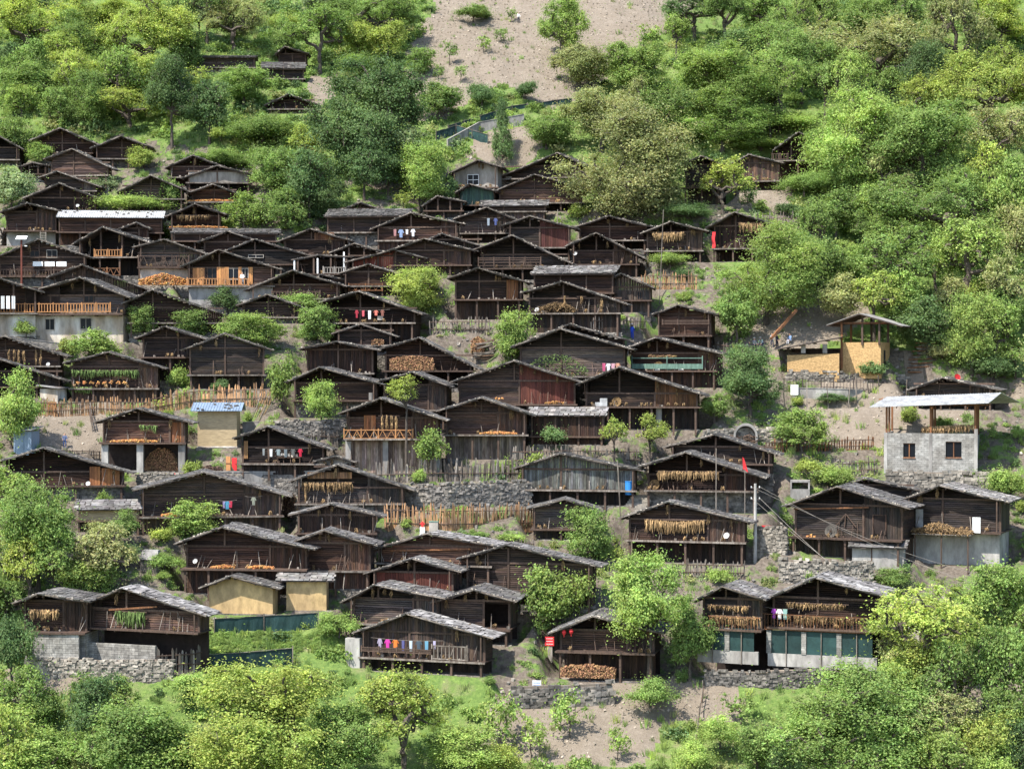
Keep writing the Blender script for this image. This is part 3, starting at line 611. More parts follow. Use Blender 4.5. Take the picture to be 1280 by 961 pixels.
vil = ramp(nB, .3, .7, (.06, .048, .038), (.21, .175, .14))
fresh = mixc(ramp(nA, .5, .6, (0, 0, 0), (.8, .8, .8)), ramp(nC, .3, .7, (.09, .14, .035), (.21, .27, .08)), dryg)
vg = mixc(ramp(nA, .5, .62, (0, 0, 0), (1, 1, 1)), vil, green)
c1 = mixc(sp.outputs[0], g1, soil); c2 = mixc(sp.outputs[1], c1, vg); c3 = mixc(sp.outputs[2], c2, fresh)
L.new(c3, P_.inputs['Base Color'])
bp = N.new('ShaderNodeBump'); bp.inputs['Strength'].default_value = .8; bp.inputs['Distance'].default_value = .15; L.new(nC, bp.inputs['Height']); L.new(bp.outputs[0], P_.inputs['Normal'])
gme.materials.append(gm)
ground = link('hillside', gme, None, 'structure')
# ------------------------------------------------------------------ houses
FINE = {}
def roofh(h, u):
    ul, wl, ua, wa, ur, wr = h.R
    if u < ua: return wl + (wa - wl) * (u - ul) / (ua - ul)
    return wa + (wr - wa) * (u - ua) / (ur - ua)

_tiles = []
def tile_meshes():
    if _tiles: return _tiles
    rnd = random.Random(5)
    for i in range(6):
        b = MB(); t = rnd.uniform(.6, 1.35)
        P = []
        for z in (0, 1):
            for x, y in ((-.5,-.5),(.5,-.5),(.5,.5),(-.5,.5)):
                P.append((x * rnd.uniform(.8, 1.08), y * rnd.uniform(.8, 1.08), z * 1.0 + rnd.uniform(-.2, .2)))
        b.hexa(P, t); _tiles.append(b.mesh('slate', M['slate']))
    return _tiles

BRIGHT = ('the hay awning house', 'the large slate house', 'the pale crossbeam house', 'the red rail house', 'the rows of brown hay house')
def slates(h, parent, A, B, C, D, fine=False, size=.62):
    """cover the slope A(eave,front) B(ridge,front) C(ridge,back) D(eave,back) with overlapping uneven slates"""
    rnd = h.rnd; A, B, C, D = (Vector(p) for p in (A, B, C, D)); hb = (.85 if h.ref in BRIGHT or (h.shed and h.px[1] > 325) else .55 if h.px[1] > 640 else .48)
    sl = (B - A).length; dp = (D - A).length
    nr = max(2, round(sl / (size * .8))); nc = max(2, round(dp / size))
    n = (B - A).cross(D - A).normalized()
    if n.z < 0: n = -n
    b = MB()
    for i in range(nr):
        off = rnd.uniform(-.3, .3)
        for j in range(nc + 1):
            s0 = i / nr + rnd.uniform(-.02, .02); t0 = (j + off) / nc
            w = (rnd.uniform(.75, 1.1)) / nc
            t1 = t0 + w
            t0 = max(t0, -.025 - rnd.uniform(0, .02)); t1 = min(t1, 1.02)
            if t1 - t0 < .25 / nc: continue
            s1 = s0 + rnd.uniform(1.05, 1.35) / nr
            s0 -= rnd.uniform(.02, .25) / nr * (1 if i else .6)
            s1 = min(s1, 1.03)
            lift = rnd.uniform(.0, .025); th = rnd.uniform(.022, .045)
            tl = rnd.uniform(-.02, .02)
            def pt(s, t, k): return A.lerp(B, s) + (D - A) * t + n * k
            lo = [pt(s0, t0, .05 + lift + tl), pt(s0, t1, .05 + lift - tl), pt(s1, t1, .02 + tl), pt(s1, t0, .02 - tl)]
            # pick corner jitter
            lo = [p + Vector((rnd.uniform(-.03, .03), rnd.uniform(-.03, .03), 0)) for p in lo]
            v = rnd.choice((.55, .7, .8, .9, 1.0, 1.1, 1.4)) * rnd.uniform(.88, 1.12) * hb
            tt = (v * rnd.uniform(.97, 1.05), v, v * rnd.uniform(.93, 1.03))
            if fine:
                me = rnd.choice(tile_meshes()); o = link('slate', me, parent)
                c = (lo[0] + lo[2]) / 2; ex = (lo[1] - lo[0]); ey = (lo[3] - lo[0]); 
                xx = ex.normalized(); zz = ex.cross(ey).normalized(); zz = zz if zz.z > 0 else -zz; yy = zz.cross(xx)
                m = Matrix((xx, yy, zz)).transposed().to_4x4(); m.translation = c
                o.matrix_local = m @ Matrix.Diagonal((ex.length, ey.length, th, 1))
            else:
                b.hexa([tuple(p) for p in lo] + [tuple(p + n * th) for p in lo], tt)
    if not fine: b.build('slates', M['slate'], parent, 'stuff')
    s = MB()
    for _ in range(int(sl * dp * .22)):
        ss, t = rnd.random(), rnd.random()
        if rnd.random() < .5: t = rnd.uniform(0, .08)
        p = A.lerp(B, ss) + (D - A) * t + n * .12
        z = rnd.uniform(.08, .2)
        s.stone(p, z * 1.2, z, z * .7, rnd.uniform(.6, 1.2) * (1 if hb > 1 else .8), rnd)
    for _ in range(int(sl * 1.6)):
        p = A.lerp(B, rnd.random()) + n * .09 + (D - A).normalized() * rnd.uniform(.0, .25); z = rnd.uniform(.05, .13)
        s.stone(p, z * 1.5, z, z, rnd.uniform(1.0, 2.1), rnd)
    s.build('roof_stones', M['palestone'], parent, 'stuff')

def logs(h, b, v, u0, u1, w0, w1, lim=None, t=1.0, step=.2, dep=.14):
    rnd = h.rnd; w = w0
    while w < w1 - .05:
        st = min(step * rnd.uniform(.85, 1.15), w1 - w); a, c = u0, u1
        if lim:
            ul, wl, ua, wa, ur, wr = h.R; top = w + st + .1
            if top >= wa - .05: break
            if top > wl: a = max(a, ul + (top - wl) / (wa - wl) * (ua - ul))
            if top > wr: c = min(c, ur - (top - wr) / (wa - wr) * (ur - ua))
            if c - a < .3: break
        q = t * rnd.uniform(.7, 1.3) * h.lum
        d = rnd.uniform(0, .03)
        # slightly rounded front: chamfered top and bottom
        b.hexa([(a, v + d, w + .03), (c, v + d, w + .03), (c, v + dep, w - .01), (a, v + dep, w - .01),
                (a, v + d, w + st - .035), (c, v + d, w + st - .035), (c, v + dep, w + st), (a, v + dep, w + st)], (q, q * rnd.uniform(.95, 1.03) * h.gr, q * rnd.uniform(.9, 1.05) * h.gr ** 1.5))
        w += st
def planks(h, b, v, u0, u1, w0, top, t=1.0, pw=.24, side=False, ragged=.0):
    rnd = h.rnd; u = u0
    while u < u1 - .04:
        st = min(pw * rnd.uniform(.7, 1.35), u1 - u); q = t * rnd.uniform(.62, 1.4); d = rnd.uniform(-.02, .03)
        tp = top(u + st / 2) if callable(top) else top
        if ragged: tp += rnd.uniform(-ragged, ragged)
        q *= h.lum; tt = (q, q * rnd.uniform(.92, 1.02) * h.gr, q * rnd.uniform(.88, 1.04) * h.gr ** 1.5)
        if tp > w0 + .1:
            if side: b.box(v + d, u + .012, w0, v + .07 + d, u + st - .012, tp, tt)
            else: b.box(u + .012, v + d, w0, u + st - .012, v + .07 + d, tp, tt)
        u += st

def spec_wall(h, root, style, u0, u1, w0, w1, v, lim=True, name=None):
    rf = lambda u: roofh(h, u) - .12
    b = MB()
    if style in ('log', 'brownlog', 'redlog', 'dark'):
        t = {'log': 1.0, 'brownlog': (1.25), 'redlog': 1.5, 'dark': .75}[style]
        if h.rnd.random() < .5 and style != 'dark': t *= 1.2
        logs(h, b, v, u0, u1, w0, w1, lim, t)
        return b.build(name or 'log_wall', M['log'], root, 'stuff')
    if style in ('plank', 'redplank', 'greyplank', 'rust', 'orange', 'green', 'fplank', 'goldplank'):
        m = {'plank': 'plank', 'redplank': 'redplank', 'greyplank': 'grey', 'rust': 'rust', 'orange': 'orange', 'green': 'green', 'fplank': 'grey', 'goldplank': 'orange'}[style]
        if style in ('greyplank', 'fplank'): h.lum = .7
        planks(h, b, v, u0, u1, w0, (rf if lim else w1), .9)
        return b.build(name or 'plank_wall', M[m], root, 'stuff')
    m = {'pale': 'pale', 'palewall': 'pale', 'yellow': 'yellow', 'clay': 'clay', 'conc': 'concrete', 'white': 'white', 'block': 'block', 'grey': 'grey', 'stone': 'mortar'}.get(style, 'pale')
    if lim and w1 > roofh(h, u0):
        ua = min(max(h.R[2], u0 + .1), u1 - .1); P = []
        for vv in (v, v + .25): P += [(u0, vv, w0), (ua, vv, w0), (u1, vv, w0), (u1, vv, rf(u1)), (ua, vv, rf(ua)), (u0, vv, rf(u0))]
        F4 = [[0, 1, 4, 5], [1, 2, 3, 4], [7, 6, 11, 10], [8, 7, 10, 9], [0, 6, 7, 1], [1, 7, 8, 2], [2, 8, 9, 3], [3, 9, 10, 4], [4, 10, 11, 5], [5, 11, 6, 0]]
        b.V.append(np.array(P)); b.F.append(np.array(F4) + b.n); b.n += 12; b.T.append(np.ones((10, 3)))
    else: b.box(u0, v, w0, u1, v + .25, w1)
    return b.build(name or 'wall', M[m], root)

def rail(h, root, u0, u1, w0, w1, v, m, kind='bal'):
    r = empty('railing', (0, 0, 0)); r.parent = root
    box_part('handrail', r, m, (u0, v - .05, w1 - .08), (u1, v + .05, w1))
    box_part('bottom_rail', r, m, (u0, v - .04, w0 + .05), (u1, v + .04, w0 + .13))
    n = max(2, round((u1 - u0) / 1.8))
    for i in range(n + 1):
        u = u0 + (u1 - u0) * i / n; box_part('newel', r, m, (u - .06, v - .065, w0), (u + .06, v + .065, w1 + .12))
    if kind == 'bal':
        k = max(3, round((u1 - u0) / .36))
        for i in range(k):
            u = u0 + (u1 - u0) * (i + .5) / k; box_part('baluster', r, m, (u - .045, v - .025, w0 + .13), (u + .045, v + .025, w1 - .08))
    elif kind == 'x':
        k = max(3, round((u1 - u0) / max(.9 * (w1 - w0), .6)))
        for i in range(k):
            a = u0 + (u1 - u0) * i / k; c = u0 + (u1 - u0) * (i + 1) / k; mid = (a + c) / 2
            beam_part('brace', r, m, (a, v, w0 + .1), (mid, v, w1 - .08), .06); beam_part('brace', r, m, (c, v, w0 + .1), (mid, v + .01, w1 - .08), .06)
    elif kind == 'bars':
        for q in (.4, .7): box_part('rail_bar', r, m, (u0, v - .03, w0 + (w1 - w0) * q), (u1, v + .03, w0 + (w1 - w0) * q + .08))
    return r

def window(h, root, u0, u1, w0, w1, v, frame='pale', mull=1, name='window'):
    r = empty(name, (0, 0, 0)); r.parent = root; m = M[frame]; t = .07
    box_part('pane', r, M['glass'], (u0 + .02, v - .02, w0 + .02), (u1 - .02, v + .02, w1 - .02))
    box_part('frame', r, m, (u0 - t, v - .06, w0 - t), (u0, v + .04, w1 + t)); box_part('frame', r, m, (u1, v - .06, w0 - t), (u1 + t, v + .04, w1 + t))
    box_part('frame', r, m, (u0, v - .06, w1), (u1, v + .04, w1 + t)); box_part('sill', r, m, (u0, v - .1, w0 - t), (u1, v + .04, w0))
    if mull: box_part('mullion', r, m, ((u0 + u1) / 2 - .03, v - .045, w0), ((u0 + u1) / 2 + .03, v + .03, w1))
    if mull > 1: box_part('mullion', r, m, (u0, v - .042, (w0 + w1) / 2 - .03), (u1, v + .028, (w0 + w1) / 2 + .03))

def build_house(h):
    h.lum = h.rnd.choice((.6, .8, 1.0, 1.25, 1.6)); h.gr = h.rnd.choice((.9, 1.0, 1.12, 1.25))
    op = h.op; rnd = h.rnd; f = h.f; k = h.k
    root = empty('log_house' if not h.shed and op.get('w', 'log') in ('log', 'brownlog', 'redlog', 'dark', 'plank', 'open', 'redplank') else ('shed' if h.shed else 'house'),
                 f.o, -f.yaw, h.label, 'shed' if h.shed else 'house', 'wooden houses of the hillside village')
    h.root = root
    st = op.get('w', rnd.choice(['log', 'log', 'log', 'brownlog', 'dark'])); g = op.get('g', rnd.choice('oocc')); un = op.get('u', rnd.choice(['open', 'open', 'plank', 'stone', 'plank']))
    D = h.D
    if not h.shed:
        lx, ly, ax, ay, rx, ry, dk, bs = h.spec[:8]
        ul, wl = f.uw(lx, ly); ua, wa = f.uw(ax, ay); ur, wr = f.uw(rx, ry)
        h.R = (ul, wl, ua, wa, ur, wr); wf = h.wf
        wid = ur - ul
        o = min(1.3, D * .26); eb = min(1.0, .1 * wid)
        u0 = ul + eb; u1 = ur - eb * 1.15; Dw = D - .3
        v = o
        # --- roof
        Dr = D + .1
        rf = empty('roof', (0, 0, 0)); rf.parent = root
        for (ue, we) in ((ul, wl), (ur, wr)):
            b = MB(); s = 1 if ue > ua else -1; n = 5
            for i in range(n):     # boards slightly sagging
                def P(q, vv, e): 
                    sag = -.10 * math.sin(q * math.pi)
                    return (ua + (ue - ua) * q, vv, wa + (we - wa) * q + sag + e)
                q0, q1 = i / n, (i + 1) / n; a_, c_ = (q0, q1) if s > 0 else (q1, q0)
                b.hexa([P(a_, 0, -.07), P(c_, 0, -.07), P(c_, Dr, -.07), P(a_, Dr, -.07), P(a_, 0, 0), P(c_, 0, 0), P(c_, Dr, 0), P(a_, Dr, 0)])
            b.build('roof_boards', M['roofboard'], rf)
            A = (ue, -.04, we); B = (ua, -.04, wa); C = (ua, Dr, wa); E = (ue, Dr, we)
            fine = h.label.startswith(('lower left house with large', 'lowest centre', 'log house with a pale crossbeam', 'right house of the lowest'))and ue > ua
            slates(h, rf, A, B, C, E, fine, .62 if not fine else .7)
            for q in (.08, .5, .93):
                uu = ua + (ue - ua) * q; ww = wa + (we - wa) * q - .19
                box_part('purlin', rf, M['post'], (uu - .07, .05, ww - .07), (uu + .07, Dr - .1, ww + .07))
            beam_part('verge_board', rf, M['grey'], (ua, -.065, wa + .0), (ue, -.065, we + .0), .035, .10)
        # --- front wall
        w_t = min(roofh(h, u0), roofh(h, u1)) - .12
        if w_t - wf < 1.3: w_t = min(wf + 1.7, roofh(h, ua) - .7)
        split = None
        if 'rp' in op: split = u0 + (u1 - u0) * op['rp'][0]
        elif st in ('log', 'brownlog', 'dark') and rnd.random() < .45: split = u0 + (u1 - u0) * rnd.uniform(.6, .8)
        solid = st in ('palewall', 'yellow', 'green', 'clay')
        if st == 'open':
            for q in (0, .33, .68, 1): 
                u = u0 + (u1 - u0) * q; box_part('post', root, M['post'], (u - .1, v - .6, wf), (u + .1, v - .4, roofh(h, u) - .25))
            b = MB(); logs(h, b, v + 1.3, u0, u1, wf, wa - .4, True, .8); b.build('log_wall', M['log'], root, 'stuff')
        else:
            ue = split if (split and st in ('log', 'brownlog', 'dark', 'redlog')) else u1
            sp_st = op['rp'][1] if 'rp' in op else 'plank'
            if solid: spec_wall(h, root, st, u0, u1, -.1 if op.get('nodeck') else wf, wa, v, True)
            elif st in ('plank', 'redplank', 'greyplank', 'pale'):
                if g == 'c' or st == 'plank': spec_wall(h, root, st, u0, u1, wf, wa, v, True)
                else: spec_wall(h, root, st, u0, u1, wf, w_t, v, False)
            else:
                if 'rp' in op and op['rp'][0] == 0: ue = u0 + .2
                spec_wall(h, root, st, u0, ue, wf, w_t, v, True)
            if g == 'c' and not solid and st not in ('plank', 'redplank', 'greyplank'):
                b = MB(); logs(h, b, v + .07, u0 + .1, u1 - .1, w_t + .04, wa, True, 1.0); b.build('gable_wall', M['log'], root, 'stuff')
            elif not solid and g == 'o' or st == 'pale':
                b = MB(); logs(h, b, v + min(1.6, D * .4), u0 + .2, u1 - .2, w_t - .5, wa, True, .7); b.build('inner_gable', M['log'], root, 'stuff')
            if ue < u1 and sp_st != 'openbay':
                spec_wall(h, root, sp_st, ue, u1, wf, w_t, v + .02, True)
            # beams and posts of the front
            if not solid:
                for q in ((u0, ue, u1) if ue < u1 and ue > u0 + .5 else (u0, (ua if u0 + 1 < ua < u1 - 1 else (u0 + u1) / 2), u1)):
                    box_part('post', root, M['post'], (q - .1, v - .07, wf - .02), (q + .1, v + .1, min(roofh(h, q), w_t + .3) - .14))
                box_part('tie_beam', root, M['post'], (u0 - .35, v - .09, w_t - .09), (u1 + .35, v + .1, w_t + .1))
                if wa - w_t > .7: box_part('king_post', root, M['post'], (ua - .09, v - .06, w_t + .1), (ua + .09, v + .06, wa - .3))
            for q in (u0 - .1, u1 + .1):
                if rnd.random() < .6 and h.nd > 3: beam_part('strut', root, M['post'], (q, v, wf + (w_t - wf) * .55), (q, .15, roofh(h, q) - .2), .09)
        # --- side and back walls of the upper floor
        for uu, s in ((u1, 1), (u0, -1)):
            b = MB(); tp = roofh(h, uu) - .15; side_st = rnd.random() < .6
            if solid or st == 'pale': b.box(min(uu, uu - s * .25), v + .26, -.1 if op.get('nodeck') else wf, max(uu, uu - s * .25), Dw, tp); b.build('side_wall', M[{'yellow': 'yellow', 'clay': 'clay', 'green': 'plank'}.get(st, 'pale')], root)
            else:
                if side_st:
                    planks(h, b, uu - .035, v + .15, Dw, wf, tp, .85, side=True)
                else:
                    w = wf
                    while w < tp - .05:
                        q = rnd.uniform(.7, 1.25); e = min(.2, tp - w); b.box(uu - .06, v + .14, w + .008, uu + .06, Dw, w + e - .008, q); w += .2
                b.build('side_wall', M['plank' if side_st else 'log'], root, 'stuff')
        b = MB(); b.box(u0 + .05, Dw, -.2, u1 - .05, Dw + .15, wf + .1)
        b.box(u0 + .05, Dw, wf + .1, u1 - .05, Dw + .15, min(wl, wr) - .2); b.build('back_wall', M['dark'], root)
        h.geo = (u0, u1, w_t, v)
    else:
        lx, ly, rx, ry, tx0, ty0, tx1, ty1, dk, bs = h.spec[:10]
        ul, wl = f.uw(lx, ly); ur, wr = f.uw(rx, ry); wf = h.wf; we = (wl + wr) / 2
        # slope of the roof from its visible height
        Dr = D * .62; w_top = max(f.uw(tx0, ty0, Dr)[1], we + .5)
        sh = (tx0 - lx) / max(1, rx - lx)
        h.R = (ul, we, (ul + ur) / 2, we + .01, ur, we)
        rm = M[op.get('roof', 'slate')]
        rf = empty('roof', (0, 0, 0)); rf.parent = root
        b = MB(); b.hexa([(ul, 0, we - .08), (ur, 0, we - .08), (ur, Dr, w_top - .08), (ul, Dr, w_top - .08), (ul, 0, we), (ur, 0, we), (ur, Dr, w_top), (ul, Dr, w_top)])
        b.build('roof_boards', M['roofboard'] if 'roof' not in op else rm, rf)
        b = MB(); b.hexa([(ul, Dr + .01, w_top - .08), (ur, Dr + .01, w_top - .08), (ur, D + .3, we - .1), (ul, D + .3, we - .1), (ul, Dr + .01, w_top), (ur, Dr + .01, w_top), (ur, D + .3, we), (ul, D + .3, we)])
        b.build('rear_roof', M['roofboard'] if 'roof' not in op else rm, rf)
        if 'roof' in op:
            ws = MB()
            for _ in range(14): q = rnd.random(); tt_ = rnd.random(); ws.stone((ul + (ur - ul) * q, Dr * tt_, we + (w_top - we) * tt_ + .1), .3, .22, .16, rnd.uniform(.5, 1.1), rnd)
            ws.build('roof_weights', M['stone'], rf, 'stuff')
            b = MB(); u = ul
            while u < ur - .1:
                b.hexa([(u, -.03, we + .004), (u + .09, -.03, we + .004), (u + .09, Dr, w_top + .004), (u, Dr, w_top + .004), (u + .02, -.03, we + .05), (u + .07, -.03, we + .05), (u + .07, Dr, w_top + .05), (u + .02, Dr, w_top + .05)]); u += .3
            b.build('corrugation', rm, rf, 'stuff')
        else:
            slates(h, rf, (ul, -.03, we), (ul, Dr, w_top), (ur, Dr, w_top), (ur, -.03, we), False, .55)
        o = min(.8, D * .2); v = o; eb = .35
        u0, u1 = ul + eb, ur - eb
        if 'wx' in op: u0 = f.uw(op['wx'][0], dk, v)[0]; u1 = f.uw(op['wx'][1], dk, v)[0]
        if st in ('yellow', 'clay', 'conc', 'pale'): st2 = st
        else: st2 = st
        solid = st in ('yellow', 'clay', 'conc')
        # wall height follows the underside of the slope
        tpf = we + (w_top - we) * v / Dr - .12
        h.R = (ul - 5, tpf + .12, (ul + ur) / 2, tpf + .13, ur + 5, tpf + .12)
        w0 = wf if not op.get('nodeck') else -.1
        spec_wall(h, root, st2, u0, u1, w0, tpf, v, False)
        for uu, s in ((u1, 1), (u0, -1)):
            b = MB(); a = v + .26 if solid else v + .1; n = 6
            for i in range(n):
                y0 = a + (Dr - a) * i / n; y1 = a + (Dr - a) * (i + 1) / n
                z0 = we + (w_top - we) * y0 / Dr - .12; z1 = we + (w_top - we) * y1 / Dr - .12
                xs = sorted((uu, uu - s * .2))
                b.hexa([(xs[0], y0, w0), (xs[1], y0, w0), (xs[1], y1, w0), (xs[0], y1, w0), (xs[0], y0, z0), (xs[1], y0, z0), (xs[1], y1, z1), (xs[0], y1, z1)], 1 if solid else rnd.uniform(.7, 1.2))
            b.box(min(uu, uu - s * .2), Dr, w0, max(uu, uu - s * .2), D - .1, we)
            b.build('side_wall', M[{'yellow': 'yellow', 'clay': 'clay', 'conc': 'concrete'}.get(st, 'plank')], root)
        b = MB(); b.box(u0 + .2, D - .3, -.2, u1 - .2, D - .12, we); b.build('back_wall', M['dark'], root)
        if not solid:
            n = max(2, round((u1 - u0) / 3))
            for i in range(n + 1):
                q = u0 + (u1 - u0) * i / n; box_part('post', root, M['post'], (q - .09, v - .08, w0), (q + .09, v + .1, tpf))
            if w_top - we > .3 and rnd.random() < .5: box_part('eave_beam', root, M['post'], (ul + .1, .1, we - .2), (ur - .1, .22, we - .085))
        if op.get('foot'): box_part('plinth', root, M['white'], (u0 - .05, v - .05, -.1), (u1 + .05, D - .2, .18))
        h.geo = (u0, u1, tpf, v)
    u0, u1, w_t, v = h.geo
    # --- deck, lower floor, foundation
    if not op.get('nodeck'):
        dl = f.uw(op['dl'], bs)[0] if 'dl' in op else u0 - .3
        dr_ = u1 + .3
        if op.get('dr'): dr_ = u1 + .1
        box_part('deck', root, M['plank'], (dl, -.05, wf - .13), (dr_, D - .35, wf - .01))
        box_part('deck_edge', root, M['grey' if rnd.random() < .45 else 'post'], (dl - .05, -.11, wf - .17), (dr_ + .05, -.052, wf))
        n = max(2, round((u1 - u0) / 2.6))
        for i in range(n + 1):
            q = u0 + .1 + (u1 - u0 - .2) * i / n
            if un not in ('conc', 'white', 'block', 'blocklow', 'pale', 'grey', 'pillarplank', 'bays', 'netbays'): box_part('stilt', root, M['post'], (q - .1, .1, -.6), (q + .1, .3, wf - .17))
            box_part('joist', root, M['post'], (q - .16, .0, wf - .3), (q - .02, D - .6, wf - .131))
        if rnd.random() < .45 and wf > .8 and st != 'dark':    # a couple of thin roof posts on the deck edge
            for q in (u0 + .1, u1 - .1): box_part('post', root, M['post'], (q - .06, .05, wf), (q + .06, .17, roofh(h, q) - .1))
        if wf > .5:
            vs = .9
            if un == 'open': vs = None
            elif un in ('plank', 'fplank'):
                b = MB(); planks(h, b, v - .1, u0, u1, -.1, wf - .2, .85); b.build('stable_wall', M['grey' if un == 'fplank' else 'plank'], root, 'stuff')
            elif un == 'stone': rubble(root, u0, u1, -.2, wf - .2, v - .1, rnd)
            elif un in ('conc', 'white', 'block', 'pale', 'grey'):
                box_part('ground_floor_wall', root, M[{'conc': 'concrete', 'white': 'white', 'block': 'block', 'pale': 'pale', 'grey': 'concrete'}[un]], (dl if 'dl' in op else u0, v - .3, -.3), (u1, v - .05, wf - .18))
                box_part('ground_floor_side', root, M[{'conc': 'concrete', 'white': 'white', 'block': 'block', 'pale': 'pale', 'grey': 'concrete'}[un]], (u1 - .25, v - .05, -.3), (u1, D - .5, wf - .18))
            elif un == 'pillarplank':
                b = MB(); planks(h, b, v, u0, u1, -.1, wf - .2, 1.0); b.build('stable_wall', M['grey'], root, 'stuff')
                for q in (u0, u0 + (u1 - u0) * .42, u1): box_part('pillar', root, M['concrete'], (q - .28, v - .45, -.4), (q + .28, v - .02, wf - .2))
            elif un == 'pillar':
                b = MB(); planks(h, b, v + .5, u0, u1, -.1, wf - .2, .7); b.build('stable_wall', M['plank'], root, 'stuff')
                q = u0 + (u1 - u0) * .66; box_part('pillar', root, M['concrete'], (q - .3, v - .6, -.8), (q + .3, v - .1, wf - .2))
            elif un == 'bays':
                for q in (u0 + .2, u0 + (u1 - u0) * .46, u1 - .2): box_part('pillar', root, M['concrete'], (q - .35, v - .5, -.4), (q + .35, v - .05, wf - .2))
                box_part('parapet', root, M['concrete'], (u0, v - .4, -.5), (u0 + (u1 - u0) * .46, v - .15, .15))
            elif un in ('block', 'blocklow'):
                pass
            elif un == 'netbays':
                zt = f.uw(1000, 789)[1]; zb = f.uw(1000, 818)[1]; zb2 = f.uw(1000, 834)[1]; vv = .15
                e = u1 if not op.get('dr') else u1
                box_part('parapet', root, M['concrete'], (u0 - .3, vv, zb2), (e, vv + .3, zb))
                n = 3 if op.get('dr') else 2
                for i in range(n):
                    a = u0 - .2 + (e - u0) * i / n; c = u0 - .2 + (e - u0) * (i + 1) / n
                    box_part('pillar', root, M['block'], (a - .22, vv - .05, zb), (a + .22, vv + .25, zt - .05))
                    box_part('net_screen', root, M['net'], (a + .22, vv + .08, zb), (c - .22, vv + .12, zt - .02))
                    box_part('net_pole', root, M['grey'], ((a + c) / 2 - .04, vv - .1, zb - 1.2), ((a + c) / 2 + .04, vv - .02, zt))
            for q in (u0, u1 - .15):
                if un in ('plank', 'fplank', 'stone', 'pillarplank', 'pillar'):
                    box_part('side_wall', root, M['plank'], (q, v, -.3), (q + .15, D - .5, wf - .18))
            if un == 'open' and wf > 1.0:
                b = MB(); planks(h, b, min(v + 1.4, D - 1), u0, u1, -.1, wf - .2, .6); b.build('stable_wall', M['plank'], root, 'stuff')
    fb = box_part('foundation', root, M['mortar'], (u0 - .1, v - .2 if un != 'open' else .35, -3.2), (u1 + .1, D - .4, -.05))
    rubble(root, u0 - .1, u1 + .1, -2.2, -.02, (v - .2 if un != 'open' else .35) - .02, rnd, 'foundation_stones')

def rubble(parent, u0, u1, w0, w1, v, rnd, name='rubble_stones', m='stone', sz=.27, dep=.3, back=True):
    b = MB(); w = w0
    while w < w1 - .05:
        hh = min(sz * rnd.uniform(.55, .95), w1 - w + .05); u = u0 - rnd.uniform(0, .2)
        while u < u1:
            l = sz * rnd.uniform(.7, 1.7)
            b.stone((u + l / 2, v + dep * .2, w + hh / 2), l * 1.12, dep, hh * 1.15, rnd.uniform(.55, 1.4), rnd); u += l
        w += hh * .93
    b.build(name, M[m], parent, 'stuff')
    if back: box_part('wall_core', parent, M['mortar'], (u0, v + dep * .3, w0), (u1, v + dep * 1.1, w1 - .04))
# ------------------------------------------------------------------ goods on and in front of the houses
def strands(b, p0, p1, drop, n, rnd, w=.07, depth=.3, tint=1.0):
    """a bundle of dry stalks hanging from the line p0-p1"""
    p0 = Vector(p0); p1 = Vector(p1)
    for i in range(n):
        q = rnd.random(); p = p0.lerp(p1, q) + Vector((0, rnd.uniform(-depth, depth) / 2, rnd.uniform(-.1, .12)))
        l = drop * rnd.uniform(.55, 1.15); e = p + Vector((rnd.uniform(-.14, .14), rnd.uniform(-.14, .1), -l)); mid = p.lerp(e, .45) + Vector((rnd.uniform(-.1, .1), rnd.uniform(-.12, .02), 0))
        t = tint * rnd.uniform(.45, 1.5)
        b.beam(p, mid, w * 1.1, w * .5, t); b.beam(mid, e, w * .9, w * .35, t * rnd.uniform(.8, 1.2), w2=w * .3)
def cobs(b, p0, p1, n, rnd, depth=.5, h=.25, s=.12):
    p0 = Vector(p0); p1 = Vector(p1)
    for i in range(n):
        q = rnd.random(); k = 1 - abs(q - .5) * 1.2
        p = p0.lerp(p1, q) + Vector((0, rnd.uniform(0, depth), rnd.uniform(.03, h * k + .05)))
        a = rnd.uniform(0, 6.28); d = Vector((math.cos(a), math.sin(a), rnd.uniform(-.3, .3))) * s
        v = rnd.uniform(.7, 1.3); b.beam(p - d, p + d, s * .7, s * .7, (v, v * rnd.uniform(.8, 1.15), v))
def disc(name, parent, m, r, depth, loc, rot, seg=18, dish=.25):
    bm = bmesh.new(); rings = 4
    vs = [[bm.verts.new((0, 0, -dish * r))]]
    for i in range(1, rings + 1):
        q = i / rings; vs.append([bm.verts.new((r * q * math.cos(6.283 * j / seg), r * q * math.sin(6.283 * j / seg), -dish * r * (1 - q * q))) for j in range(seg)])
    for j in range(seg):
        bm.faces.new((vs[0][0], vs[1][j], vs[1][(j + 1) % seg]))
        for i in range(1, rings): bm.faces.new((vs[i][j], vs[i + 1][j], vs[i + 1][(j + 1) % seg], vs[i][(j + 1) % seg]))
    bmesh.ops.solidify(bm, geom=bm.faces[:], thickness=depth)
    me = bpy.data.meshes.new(name); bm.to_mesh(me); bm.free(); me.materials.append(m)
    a = me.color_attributes.new('tint', 'FLOAT_COLOR', 'CORNER'); a.data.foreach_set('color', np.ones(len(me.loops) * 4, dtype=np.float32))
    o = link(name, me, parent); o.location = loc; o.rotation_euler = rot
    return o
def dish(loc, r, m, label, rz=.4):
    t = empty('satellite_dish', loc, rz, label, 'satellite dish', 'satellite dishes in the village')
    disc('reflector', t, m, r, .03, (0, 0, r), (R(62), 0, 0)); beam_part('mast', t, M['iron'], (0, .1, -.3), (0, .12, r * .9), .05)
    beam_part('feed_arm', t, M['iron'], (0, -.02, r * .25), (0, -r * .8, r * .9), .03)
    return t
